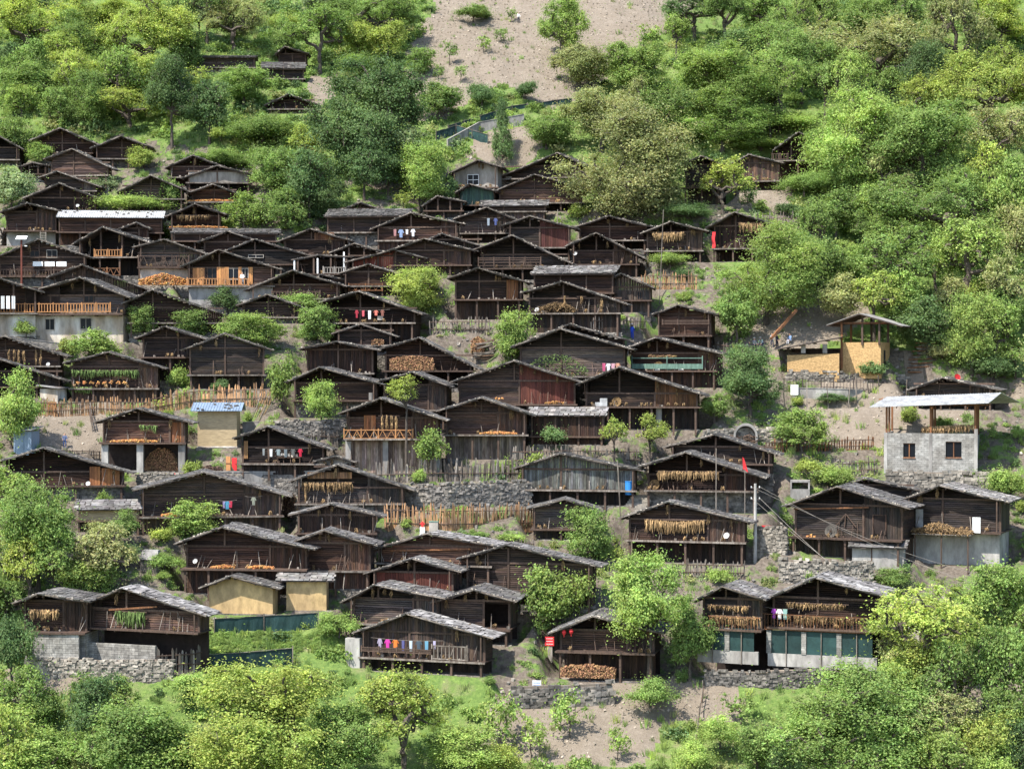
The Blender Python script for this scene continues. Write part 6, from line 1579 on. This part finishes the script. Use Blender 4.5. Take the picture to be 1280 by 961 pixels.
a_, c_ = g(1152, 541)[0], g(1216, 541)[0]; strands(b, (a_, .4, zt + .55), (c_, .4, zt + .9), .7, 260, rnd, .09, .6)
tt = empty('hay_bundle', P, -F.yaw, 'golden straw laid along the terrace edge of the grey block building', 'hay'); b.build('stalks', M['hay'], tt, 'stuff')

# the ochre pavilion
P = ray_base(1075, 470); F = Frame(P, R(22)); g = lambda a, b, v=0: F.uw(a, b, v)
t = empty('pavilion', P, -F.yaw, 'ochre brick pavilion with an open gabled roof on posts', 'building')
x0, zt = g(1051, 428); x1 = g(1101, 428)[0]; D = 5.0
def brick_wall(parent, x0, x1, z0, z1, v, th, m, nm, side=False):
    box_part(nm, parent, M[m], (x0, v, z0), (x1, v + th, z1))
brick_wall(t, x0, x1, -.3, zt, 0, .3, 'ochre', 'front_wall'); box_part('side_wall', t, M['ochre'], (x1 - .3, .3, -.3), (x1, D, zt)); box_part('back_wall', t, M['ochre'], (x0, D - .3, -.3), (x1 - .3, D, zt - .8))
q0, q1 = .9, 1.9; box_part('side_window', t, M['glass'], (x1 - .02, 1.6, 1.0), (x1 + .02, 2.5, zt - .9))
ax, az = g(1074, 391.5, -1); lx, lz = g(1033, 406, -1); rx, rz2 = g(1128, 407, -1)
for ue, we in ((lx, lz), (rx, rz2)):
    a_, c_ = sorted((ue, ax)); za, zc = (we, az) if ue < ax else (az, we); b = MB()
    b.hexa([(a_, -1, za - .06), (c_, -1, zc - .06), (c_, D + .6, zc - .06), (a_, D + .6, za - .06), (a_, -1, za), (c_, -1, zc), (c_, D + .6, zc), (a_, D + .6, za)]); b.build('roof_sheet', M['concrete'], t)
    for i in range(8): vv = -.9 + i * .85; beam_part('rafter', t, M['post'], (ax, vv, az - .14), (ue, vv, we - .14), .09)
for q in (x0 + .12, (x0 + x1) / 2 + .2, x1 - .15):
    for vv in (-.1, D - .2):
        zr = lz + (az - lz) * (q - lx) / (ax - lx) if q < ax else rz2 + (az - rz2) * (rx - q) / (rx - ax)
        box_part('post', t, M['rust'] if q < x0 + 1 else M['post'], (q - .11, vv - .1, zt - (3 if q < x0 + 1 and vv < 0 else .3)), (q + .11, vv + .1, zr - .2))
box_part('tie_beam', t, M['rust'], (x0 - .6, -.22, lz + .1), (x1 + .6, -.02, lz + .3)); box_part('tie_beam', t, M['rust'], (x0 - .6, D - .2, lz + .1), (x1 + .6, D, lz + .3))
P2 = ray_base(1015, 474); F2 = Frame(P2, R(14)); g2 = lambda a, b, v=0: F2.uw(a, b, v)
t = empty('pavilion_wing', P2, -F2.yaw, 'low ochre walled wing with a thin slanting dark roof left of the pavilion', 'building')
a_, z1 = g2(984, 444); c_, z2 = g2(1049, 441); b = MB()
b.hexa([(a_, 0, -.3), (c_, 0, -.3), (c_, .3, -.3), (a_, .3, -.3), (a_, 0, z1), (c_, 0, z1 + .2), (c_, .3, z1 + .2), (a_, .3, z1)]); b.build('front_wall', M['ochre'], t)
box_part('side_wall', t, M['ochre'], (a_, .3, -.3), (a_ + .3, 4.5, z1)); box_part('back_wall', t, M['plank'], (a_, 4.2, -.3), (c_, 4.4, z1 + .8))
for q in (1004, 1031): u, zz = g2(q, 441); box_part('white_pillar', t, M['pale'], (u - .25, .0, zz - .02), (u + .25, .35, zz + 1.0))
la, lb_ = g2(966, 437, -.8); ra, rb = g2(1052, 421, -.8); b = MB()
b.hexa([(la, -.8, lb_ - .06), (ra, -.8, rb - .06), (ra, 4.6, rb), (la, 4.6, lb_), (la, -.8, lb_ + .02), (ra, -.8, rb + .02), (ra, 4.6, rb + .08), (la, 4.6, lb_ + .08)]); b.build('roof_sheet', M['roofboard'], t)
for i in range(5): u = a_ + (c_ - a_) * i / 4; zz = lb_ + (rb - lb_) * (u - la) / (ra - la); box_part('rafter', t, M['post'], (u - .05, -.7, zz - .18), (u + .05, 4.5, zz - .065))
# iron railing
W = [hit(978, 489), hit(1040, 488), hit(1090, 491), hit(1135, 495)]; t = empty('iron_railing', W[0], 0, 'dark iron railing along the terrace below the ochre pavilion', 'railing')
for a, b_ in zip(W, W[1:]):
    d = b_ - a; n = int(d.length / .35)
    for z in (.25, 1.35): beam_part('rail', t, M['iron'], a - W[0] + Vector((0, 0, z)), b_ - W[0] + Vector((0, 0, z)), .06)
    for i in range(n): p = a + d * (i + .5) / n - W[0]; big = i % 6 == 0; box_part('bar' if not big else 'post', t, M['iron'], (p.x - (.06 if big else .022), p.y - .02, p.z + (0 if big else .28)), (p.x + (.06 if big else .022), p.y + .02, p.z + (1.5 if big else 1.32)))
# grey outhouse
P = ray_base(28, 568); F = Frame(P, R(15)); g = lambda a, b, v=0: F.uw(a, b, v)
t = empty('outhouse', P, -F.yaw, 'narrow blue grey metal outhouse with a slanting lid roof', 'outhouse'); a_, z1 = g(17, 539); c_, z2 = g(39, 538)
box_part('body', t, M['bluemetal'], (a_, 0, -.5), (c_, 1.8, z1)); b = MB(); b.hexa([(a_ - .3, -.4, z1 + .01), (c_ + .3, -.4, z1 + .15), (c_ + .3, 2.2, z1 + .45), (a_ - .3, 2.2, z1 + .3), (a_ - .3, -.4, z1 + .09), (c_ + .3, -.4, z1 + .23), (c_ + .3, 2.2, z1 + .53), (a_ - .3, 2.2, z1 + .38)]); b.build('lid_roof', M['metal'], t)
for i in range(6): u = a_ + (c_ - a_) * (i + .5) / 6; box_part('rib', t, M['bluemetal'], (u - .03, -.03, -.3), (u + .03, -.003, z1 - .05))
box_part('door', t, M['bluemetal'], (a_ + .3, -.06, 0), (a_ + 1.2, -.032, z1 - .3))
# white hut and orange board
P = ray_base(62, 504); F = Frame(P, R(12)); g = lambda a, b, v=0: F.uw(a, b, v)
t = empty('white_hut', P, -F.yaw, 'small white plastered hut with a dark curved roof behind the stake fence', 'hut'); a_, z1 = g(50, 486); c_, z2 = g(72, 486)
box_part('wall', t, M['white'], (a_, 0, -.5), (c_, 2.4, z1)); b = MB(); b.hexa([(a_ - .3, -.4, z1 + .35), (c_ + .4, -.4, z1 + .01), (c_ + .4, 2.6, z1 + .05), (a_ - .3, 2.6, z1 + .4), (a_ - .3, -.4, z1 + .45), (c_ + .4, -.4, z1 + .11), (c_ + .4, 2.6, z1 + .15), (a_ - .3, 2.6, z1 + .5)]); b.build('roof', M['slate'], t)
p = hit(66, 519); o = box_part('orange_board', None, M['orange'], (0, 0, 0), (1, 1, 1)); o.location = (p.x, p.y - .25, p.z + .75); o.scale = (.95, .06, 1.5); o.rotation_euler = (0, 0, .05); tag(o, 'square orange board fixed to the left end of the stake fence', 'board')

# ------------------------------------------------------------------ signs, poles, wires
def sign(px, py, w, hh, post, label, m='redp', lines=3, board=None):
    p = hit(px, py); t = empty('notice_sign', p, R(-8), label, 'sign', 'notice signs in the village')
    if post: box_part('sign_post', t, M['pale'], (-w * .3, -.02, -.3), (w * .3, .06, post)); 
    box_part('board', t, M[m], (-w / 2, -.08, post), (w / 2, -.03, post + hh))
    r = random.Random(px)
    for i in range(lines):
        z = post + hh * (.8 - .6 * i / max(1, lines - 1)); x = -w * .36
        while x < w * .34:
            l = r.uniform(.05, .09); box_part('lettering', t, M['whitep'] if m == 'redp' else M['bluep'], (x, -.088, z - .035), (x + l, -.081, z + .035)); x += l + .035
sign(558, 633, .68, .8, .45, 'red notice sign with white lettering between two pale posts')
sign(627, 628, .6, .75, .4, 'red notice sign right of the centre, on the rubble wall')
sign(687, 824, .85, .85, 1.3, 'round topped red notice sign on a pale pillar beside the lantern house')
sign(958, 674, .95, 1.1, .3, 'tilted red board with white marks beside the utility pole')
sign(219-0, 602, .5, .6, .3, 'red notice sign in front of the stone wall below the firewood cone')
sign(671, 872, .8, 1.1, .5, 'pale blue and white notice board on two legs near the boulder wall', 'whitep', 4)
sign(993, 498, .85, 1.15, .4, 'blank white board hanging on the iron railing', 'whitep', 0)
for px in (553, 564): p = hit(px, 634); o = beam_part('pale_post', None, M['pale'], p - Vector((0, 0, .3)), p + Vector((.05, 0, 2.0)), .13); tag(o, ('left' if px == 553 else 'right') + ' pale post flanking the red notice sign', 'post', 'pale posts beside the sign')
# red door panels and bins
p = hit(293, 588); t = empty('red_door', p, R(-12), 'bright red door leaf beside the orange board at the shirt line house', 'door'); box_part('leaf', t, M['redp'], (-.28, -.05, 0), (.28, .05, 1.35)); box_part('latch', t, M['iron'], (.15, -.09, .65), (.22, -.052, .75))
p = hit(286, 588); t = empty('orange_door', p, R(-12), 'orange board standing left of the red door leaf', 'door'); box_part('leaf', t, M['orange'], (-.3, -.05, 0), (.2, .05, 1.5)); box_part('batten', t, M['rust'], (-.3, -.08, .7), (.2, -.052, .8))
h_gp = next(h for h in houses if h.ref == 'the grey plank house'); u, w = h_gp.f.uw(786, 618, .5)
t = empty('blue_barrel', h_gp.f.world(u, .5, w), 0, 'bright blue barrel at the right end of the grey plank house', 'barrel'); o = disc_cyl('body', M['bluep'], .38, 1.3, (0, 0, 0)); o.parent = t; o = disc_cyl('lid', M['bluep'], .4, .06, (0, 0, 1.31)); o.parent = t
# utility pole and wires
p = hit(944, 704); t = empty('utility_pole', p, 0, 'slim grey concrete utility pole with four wires running right', 'utility pole'); sc = (p - CAM).y / FPX; hh = 100 * sc
b = MB(); tube(b, [np.array((0, 0, -.5)), np.array((0, 0, hh * .5)), np.array((0, 0, hh))], [.19, .16, .13], 10); b.build('shaft', M['concrete'], t)
for z in (hh - .5, hh - 1.6): box_part('crossarm', t, M['iron'], (-.45, -.05, z), (.45, .05, z + .08)); [box_part('insulator', t, M['whitep'], (q - .04, -.04, z + .083), (q + .04, .04, z + .25)) for q in (-.4, .4)]
end = [(1290, 735), (1290, 752), (1180, 790), (1180, 806)]
for i, (ex, ey) in enumerate(end):
    A = p + Vector(((.4 if i % 2 else -.4), 0, hh - (.3 if i < 2 else 1.4))); dB = ray(ex, ey); B = CAM + dB * ((A.y - 6 - CAM.y) / dB.y); w = MB()
    pts = [A.lerp(B, q / 14) - Vector((0, 0, 1.0 * math.sin(q / 14 * math.pi))) for q in range(15)]
    for q in range(14): w.beam(pts[q], pts[q + 1], .026)
    o = w.build('power_wire', M['pale']); tag(o, ['uppermost', 'second', 'third', 'lowest'][i] + ' power wire sagging right from the utility pole', 'wire', 'power wires')
def pole(px, y0, y1, label, lean=0, m='grey', r=.07, cat='pole'):
    q = hit(px, y0); sc = (q - CAM).y / FPX; o = beam_part('thin_pole', None, M[m], q - Vector((0, 0, .4)), q + Vector((lean, 0, (y0 - y1) * sc)), r * 1.4); tag(o, label, cat, 'tall thin poles')
pole(696, 320, 262, 'tall thin pole before the log house with red planks', .1)
pole(824, 380, 262, 'tall bamboo pole rising past the white dish log house', .5, 'grey', .06)
pole(779, 700, 575, 'tall bare pole standing in front of the grey plank house', -.6, 'grey', .08)
pole(895, 650, 560, 'tall bare pole before the upper hay fringe house', .0, 'grey', .07)
pole(931, 650, 585, 'pole of the small red flag', .0, 'grey', .05)
pole(427, 312, 282, 'pale pole left of the red fronted house', 0, 'whitep', .05)
pole(453, 660, 618, 'leaning pole between the barn and the rubble wall', .15, 'grey', .06)
q = hit(931, 650); sc = (q - CAM).y / FPX; b = MB(); b.hexa([(0, 0, 0), (.55, .05, -.35), (.55, .07, -.35), (0, .03, 0), (-.05, 0, 1.2), (.1, .04, 1.1), (.1, .06, 1.1), (-.05, .03, 1.2)]); o = b.build('red_flag', M['redp']); o.location = q + Vector((-.2, -.05, 64 * sc)); tag(o, 'small red flag on a pole at the right end of the hay fringe house', 'flag')
# solar lamps
for px, py, top, lab in ((27, 365, 297, 'solar street lamp with a tilted white panel before the white window house'), (256, 318, 300, 'solar lamp panel left of the reddish edged roof')):
    q = hit(px, py); sc = (q - CAM).y / FPX; hh = (py - top) * sc; t = empty('solar_lamp', q, 0, lab, 'street lamp', 'solar street lamps')
    box_part('pole', t, M['redplank'] if px < 100 else M['pale'], (-.1, -.1, -.5), (.1, .1, hh - .1)); o = box_part('solar_panel', t, M['whitep'], (-.65, -.4, hh - .08), (.65, .5, hh)); o.rotation_euler = (R(28), 0, 0); box_part('arm', t, M['pale'], (-.5, -.05, hh - 1.0), (.6, .03, hh - .94)); box_part('lamp_head', t, M['whitep'], (.4, -.12, hh - 1.1), (.7, .1, hh - 1.0))
# stone arch
q = ray_base(932, 556); f = Frame(q, R(8)); t = empty('stone_arch', q, -f.yaw, 'rounded grey concrete arch with brushwood stacked inside', 'arch'); b = MB(); ro = 15 * ((q - CAM).y / FPX); c = (0, 0, .9)
for i in range(12):
    a0, a1 = math.pi * i / 12, math.pi * (i + 1) / 12; ri = ro * .82
    b.hexa([(ri * math.cos(a0), -.3, 1 + ri * math.sin(a0)), (ro * math.cos(a0), -.3, 1 + ro * math.sin(a0)), (ro * math.cos(a0), 1.5, 1 + ro * math.sin(a0)), (ri * math.cos(a0), 1.5, 1 + ri * math.sin(a0)),
            (ri * math.cos(a1), -.3, 1 + ri * math.sin(a1)), (ro * math.cos(a1), -.3, 1 + ro * math.sin(a1)), (ro * math.cos(a1), 1.5, 1 + ro * math.sin(a1)), (ri * math.cos(a1), 1.5, 1 + ri * math.sin(a1))])
bo = b.build('arch_ring', M['concrete'], t); bm = bmesh.new(); bm.from_mesh(bo.data); bmesh.ops.remove_doubles(bm, verts=bm.verts, dist=.002); bm.to_mesh(bo.data); bm.free()
for s in (-1, 1): box_part('arch_leg', t, M['concrete'], (s * ro * .91 - ro * .09, -.3, -1), (s * ro * .91 + ro * .09, 1.5, 1.0))
box_part('arch_back', t, M['mortar'], (-ro * .8, 1.5, -.5), (ro * .8, 1.7, 1 + ro * .8))
rnd = random.Random(8); b = MB()
for i in range(90): p0 = Vector((rnd.uniform(-1.6, 1.2), rnd.uniform(-.5, .3), rnd.uniform(0, 1.0))); b.beam(p0, p0 + Vector((rnd.uniform(-.7, .7), rnd.uniform(-.2, .2), rnd.uniform(-.2, .4))), .06, .06, rnd.uniform(.5, 1.5))
tt = empty('brushwood_pile', q, -f.yaw, 'tangled brushwood stacked inside the concrete arch', 'brushwood'); b.build('sticks', M['fwood_dark'], tt, 'stuff')
# wood piles and planks
def wp(px, py, w, hh, lab, m='fwood', cone=False):
    q = hit(px, py); firewood(q + Vector((0, -.3, -.1)), R(-10), w, hh, lab, random.Random(px), m, cone)
wp(204, 588, 4.0, 2.5, 'conical pile of orange ended firewood beside the concrete bay house', 'fwood', True)
wp(262, 592, 2.8, .9, 'low heap of dark brushwood right of the firewood cone', 'fwood_dark')
wp(598, 440, 1.6, 1.8, 'round pile of firewood ends right of the dark weathered fence', 'fwood')
wp(362, 645, 1.3, 2.6, 'stacked dark logs left of the hay hung orange gable house', 'fwood_dark')
q = hit(606, 452); rnd = random.Random(2)
t = empty('timber_pile', q, 0, 'untidy pile of long weathered timbers left of the lime tree', 'timber')
for i in range(16): z = .1 + i * .13; a = Vector((-1.2 + rnd.uniform(-.3, .3), rnd.uniform(-.5, .3), z)); beam_part('timber', t, M['grey' if i % 2 else 'fwood_dark'], a, a + Vector((2.4, rnd.uniform(-.4, .4), rnd.uniform(-.1, .9))), .16)
q = hit(1150, 465); t = empty('timber_pile', q, 0, 'stacked brown planks climbing the slope right of the ochre pavilion', 'timber')
for i in range(22): z = i * .16; a = Vector((-1.6 + i * .09 + rnd.uniform(-.4, .4), rnd.uniform(-.3, .3) + i * .1, z)); beam_part('plank', t, M['grey' if i % 3 else 'rust'], a, a + Vector((2.6, rnd.uniform(-.5, .5), rnd.uniform(-.1, .2))), .3, .1)
q = hit(1005, 430); 
o = beam_part('long_timber', None, M['rust'], q + Vector((-4.0, -1.0, .6)), q + Vector((-.8, .5, 4.0)), .3, .3); tag(o, 'long squared timber beam carried up the slope beside the men', 'timber')
q = hit(330, 518); t = empty('pole_bundle', q, 0, 'bundle of thin poles leaning beside the lime sapling left of centre', 'poles')
for i in range(7): beam_part('pole', t, M['hay' if i % 2 else 'grey'], (-1.2 + i * .22, -.2, -.3), (-.3 + i * .28, .4, 2.3), .07)
# nets of the vegetable garden
def net(pts, hpx, lab):
    W = [hit(*p) for p in pts]; sc = (W[0] - CAM).y / FPX; hh = hpx * sc; t = empty('net_fence', W[0], 0, lab, 'net fence', 'green garden nets')
    for a, b_ in zip(W, W[1:]):
        d = b_ - a; n = 10; m = MB()
        for i in range(n):
            p, r_ = a + d * i / n - W[0], a + d * (i + 1) / n - W[0]; y0, y1 = .08 * math.sin(i * 2.1), .08 * math.sin(i * 2.1 + 2.1)
            m.hexa([(p.x, p.y + y0, p.z - .2), (r_.x, r_.y + y1, r_.z - .2), (r_.x, r_.y + y1 + .02, r_.z - .2), (p.x, p.y + y0 + .02, p.z - .2), (p.x, p.y, p.z + hh * .93 + .05 * math.sin(i)), (r_.x, r_.y, r_.z + hh * .93 + .05 * math.sin(i + 1)), (r_.x, r_.y + .02, r_.z + hh * .93 + .05 * math.sin(i + 1)), (p.x, p.y + .02, p.z + hh * .93 + .05 * math.sin(i))])
        m.build('netting', M['net'], t)
        for i in range(max(2, int(d.length / 1.8))): p = a + d * i / max(1, int(d.length / 1.8) - 1 or 1) - W[0]; box_part('net_post', t, M['grey'], (p.x - .04, p.y - .08, p.z - .3), (p.x + .04, p.y - .02, p.z + hh + .15))
        beam_part('top_rail', t, M['grey'], a - W[0] + Vector((0, -.04, hh * .95)), b_ - W[0] + Vector((0, -.04, hh * .95)), .05)
net([(232,840),(300,836),(366,830)], 22, 'sagging dark green net along the lower edge of the vegetable garden')
net([(268,792),(330,788),(398,784)], 20, 'dark green net fence behind the vegetable rows, below the ochre huts')
net([(610,180),(570,168),(545,176)], 12, 'blue grey net beside the ploughed slope at the top')
net([(560,165),(640,140),(715,130)], 8, 'long low grey net under the ploughed slope')
# cabbage rows
pts = []; q_ = random.Random(12)
for i in range(420):
    p = hit(q_.uniform(228, 425), q_.uniform(790, 815)); pts.append((p.x, p.y, p.z + .1))
n = len(pts); rs2 = np.random.RandomState(3); r = rs2.uniform(.25, .45, n)
scatter('vegetable_rows', [bush_p[2], bush_p[0]], pts, np.stack([0 * r, 0 * r, rs2.uniform(0, 6, n)], 1), np.stack([r, r, r * .8], 1), rs2.randint(0, 2, n), 'low green vegetables in the netted garden')

# small boxes: kiln, concrete boxes, steps
P = ray_base(186, 716); F = Frame(P, R(14)); t = empty('stone_kiln', P, -F.yaw, 'small stone kiln with a shingled lid behind the large slate house', 'kiln'); box_part('body', t, M['stone'], (-.9, 0, -.3), (.9, 1.4, 1.3)); b = MB(); b.hexa([(-1.0, -.15, 1.31), (1.0, -.15, 1.31), (.9, 1.6, 1.31), (-.9, 1.6, 1.31), (-.8, .4, 2.2), (.8, .4, 2.2), (.7, 1.0, 2.2), (-.7, 1.0, 2.2)]); b.build('lid', M['slate'], t)
q = hit(1000, 622); t = empty('water_tank', q, R(-10), 'grey concrete water tank with a dark opening left of the millstone house', 'tank'); box_part('base', t, M['concrete'], (-1.0, -.2, -.5), (1.0, 1.4, .9)); box_part('top_slab', t, M['concrete'], (-1.0, -.2, 1.6), (1.0, 1.4, 1.8)); [box_part('side_slab', t, M['concrete'], (s - .08, -.2, .9), (s + .08, 1.4, 1.6)) for s in (-.92, .92)]; box_part('rear_slab', t, M['mortar'], (-.84, 1.2, .9), (.84, 1.38, 1.6))
q = hit(790, 640); t = empty('stone_steps', q, R(-15), 'flight of grey stone steps between the blue barrel and the hay fringe house', 'steps')
for i in range(9): box_part('step', t, M['palestone'], (-1.3 + i * .1, i * .3, -.4 + i * .2), (1.0 + i * .1, i * .3 + .34, i * .2))
q = hit(528, 668); t = empty('shrine_post', q, 0, 'short white pillar with a red figure before the pale crossbeam house', 'pillar'); box_part('pillar', t, M['whitep'], (-.25, -.2, -.2), (.25, .2, .75)); box_part('figure', t, M['redp'], (-.1, -.1, .752), (.1, .1, 1.3)); box_part('arms', t, M['redp'], (-.25, -.07, 1.02), (.25, .07, 1.15))
q = hit(542, 664); t = empty('blue_tank', q, 0, 'pale teal box at the foot of the orange stake fence', 'box'); box_part('body', t, M['pale'], (-.45, -.2, -.2), (.45, .4, .95)); box_part('lid', t, M['green'], (-.48, -.23, .953), (.48, .43, 1.03))
for px, py, lab in ((258, 768, 'left'), (284, 768, 'right')):
    pass

# ------------------------------------------------------------------ people
def person(loc, rz, top, legs, label, pose='stand', hair=(.02, .02, .02), hat=None, h=1.62, bag=None):
    t = empty('person', loc, rz, label, 'person', 'villagers'); k = h / 1.7
    bend = {'stand': 0, 'bend': .9, 'sit': .15}[pose]; hip = .9 if pose != 'sit' else .5
    def up(a, l, base): return (base[0], base[1] - l * math.sin(a), base[2] + l * math.cos(a))
    pel = (0, 0, hip); ch = up(bend, .42, pel); nk = up(bend, .56, pel); hd = up(bend, .68, pel); ht = up(bend, .80, pel)
    V = [pel, up(bend, .2, pel), ch, nk, hd, ht]; E = [(0, 1), (1, 2), (2, 3), (3, 4), (4, 5)]; Rr = [.155, .135, .17, .06, .10, .075]
    for s in (-1, 1):
        b = len(V); V += [(s * .1, 0, hip - .06)]; Rr += [.1]
        if pose == 'sit': V += [(s * .13, -.42, hip - .02), (s * .13, -.46, .08), (s * .13, -.6, .04)]
        else: V += [(s * .12, -.04 - .05 * (s > 0), .48), (s * .12, .02 - .1 * (s > 0), .09), (s * .13, -.14 - .1 * (s > 0), .04)]
        Rr += [.075, .05, .04]; E += [(0, b), (b, b + 1), (b + 1, b + 2), (b + 2, b + 3)]
        b = len(V); sh = (s * .19, ch[1], ch[2] + .04); el = (s * .26, ch[1] - .1 - .12 * bend, ch[2] - .22); ha = (s * .2, ch[1] - .28 - .1 * bend, ch[2] - .36 - .1 * bend); hn = (s * .19, ha[1] - .06, ha[2] - .05)
        V += [sh, el, ha, hn]; Rr += [.06, .045, .035, .03]; E += [(2, b), (b, b + 1), (b + 1, b + 2), (b + 2, b + 3)]
        for q in range(4): V += [(hn[0] + (q - 1.5) * .02, hn[1] - .05, hn[2] - .05)]; Rr += [.009]; E += [(b + 3, len(V) - 1)]
        V += [(hn[0] - s * .05, hn[1] - .03, hn[2])]; Rr += [.01]; E += [(b + 3, len(V) - 1)]
    me = bpy.data.meshes.new('body'); me.from_pydata([tuple(c * k for c in v) for v in V], E, []); o = bpy.data.objects.new('body', me); COL.objects.link(o)
    md = o.modifiers.new('skin', 'SKIN'); md.use_smooth_shade = True
    for i, r_ in enumerate(Rr): me.skin_vertices[0].data[i].radius = (r_ * k * (1.15 if i < 3 else 1), r_ * k * (.8 if i < 3 else 1))
    me.skin_vertices[0].data[0].use_root = True
    o.modifiers.new('sub', 'SUBSURF').levels = 1
    dg = bpy.context.evaluated_depsgraph_get(); m2 = bpy.data.meshes.new_from_object(o.evaluated_get(dg)); bpy.data.objects.remove(o)
    m2.name = 'body'; m2.materials.clear(); [m2.materials.append(q) for q in (cloth(top), cloth(legs), M['skin'], cloth(hair))]
    if not m2.color_attributes.get('tint'): a = m2.color_attributes.new('tint', 'FLOAT_COLOR', 'CORNER'); a.data.foreach_set('color', np.ones(len(m2.loops) * 4, dtype=np.float32))
    hdv = Vector(hd) * k
    for p in m2.polygons:
        c = p.center / k; dh = (Vector(c) - Vector(hd)).length
        if dh < .17: p.material_index = 3 if (c.y > hd[1] + .01 or c.z > hd[2] + .09) else 2
        elif c.z < hip - .02 and abs(c.x) < .19 and not (pose == 'bend' and c.y < -.25): p.material_index = 1
        elif any((Vector(c) - Vector((s * .19, ch[1] - .36 - .1 * bend, ch[2] - .43 - .1 * bend))).length < .14 for s in (-1, 1)): p.material_index = 2
    link('body', m2, t)
    if hat: b = disc('hat', t, cloth(hat), .17 * k, .03, (hdv.x, hdv.y, hdv.z + .14 * k), (math.pi, 0, 0), 12, .5)
    if bag: o = box_part('basket', t, cloth(bag), (-.18, .1, hip + .05), (.18, .36, hip + .5))
    return t
def onh(px, py): return hit(px, py) + Vector((0, 0, -.02))
person(onh(790, 424) , 2.6, (.03, .08, .5), (.03, .07, .42), 'villager in a bright blue robe and white cap seen from behind', hat=(.7, .7, .7), h=1.75)
person(onh(771, 420), 1.2, (.06, .09, .2), (.05, .05, .1), 'villager in dark blue with a white cap left of the blue robed one', 'sit', hat=(.7, .7, .7))
person(hit(943, 440), .4, (.2, .2, .22), (.03, .03, .04), 'man in a white cap at the left of the group by the timber', 'stand', hat=(.7, .7, .7))
person(hit(953, 437), -.6, (.35, .42, .45), (.06, .06, .1), 'man in a pale shirt crouching beside the long timber', 'bend', hat=(.6, .6, .6))
person(hit(965, 434), .2, (.25, .33, .4), (.05, .06, .1), 'man in a blue grey shirt standing against the long timber', 'stand')
person(hit(971, 436), .8, (.03, .03, .04), (.03, .03, .04), 'man in black standing at the right of the timber group', 'stand', h=1.75)
person(hit(988, 430), -.9, (.2, .3, .5), (.45, .45, .47), 'man in a blue top sitting on the slope right of the group', 'sit')
person(hit(931, 442), 1.4, (.07, .07, .08), (.04, .04, .05), 'man in dark clothes bending at the left end of the timber group', 'bend')
person(hit(648, 29), .5, (.75, .75, .75), (.05, .05, .06), 'farmer in a white shirt on the ploughed slope at the top', 'stand', h=1.7)
person(hit(81, 560), .2, (.12, .15, .25), (.04, .07, .18), 'villager in dark blue clothes on the bare plot above the golden plank house', 'stand', bag=(.5, .3, .15))
h_ob = next(h for h in houses if h.ref == 'the orange balcony house'); u, w = h_ob.f.uw(303, 357, .5)
person(h_ob.f.world(u, .45, h_ob.wf), 0, (.75, .75, .75), (.3, .3, .32), 'person in a white top behind the turned orange balcony', 'stand')
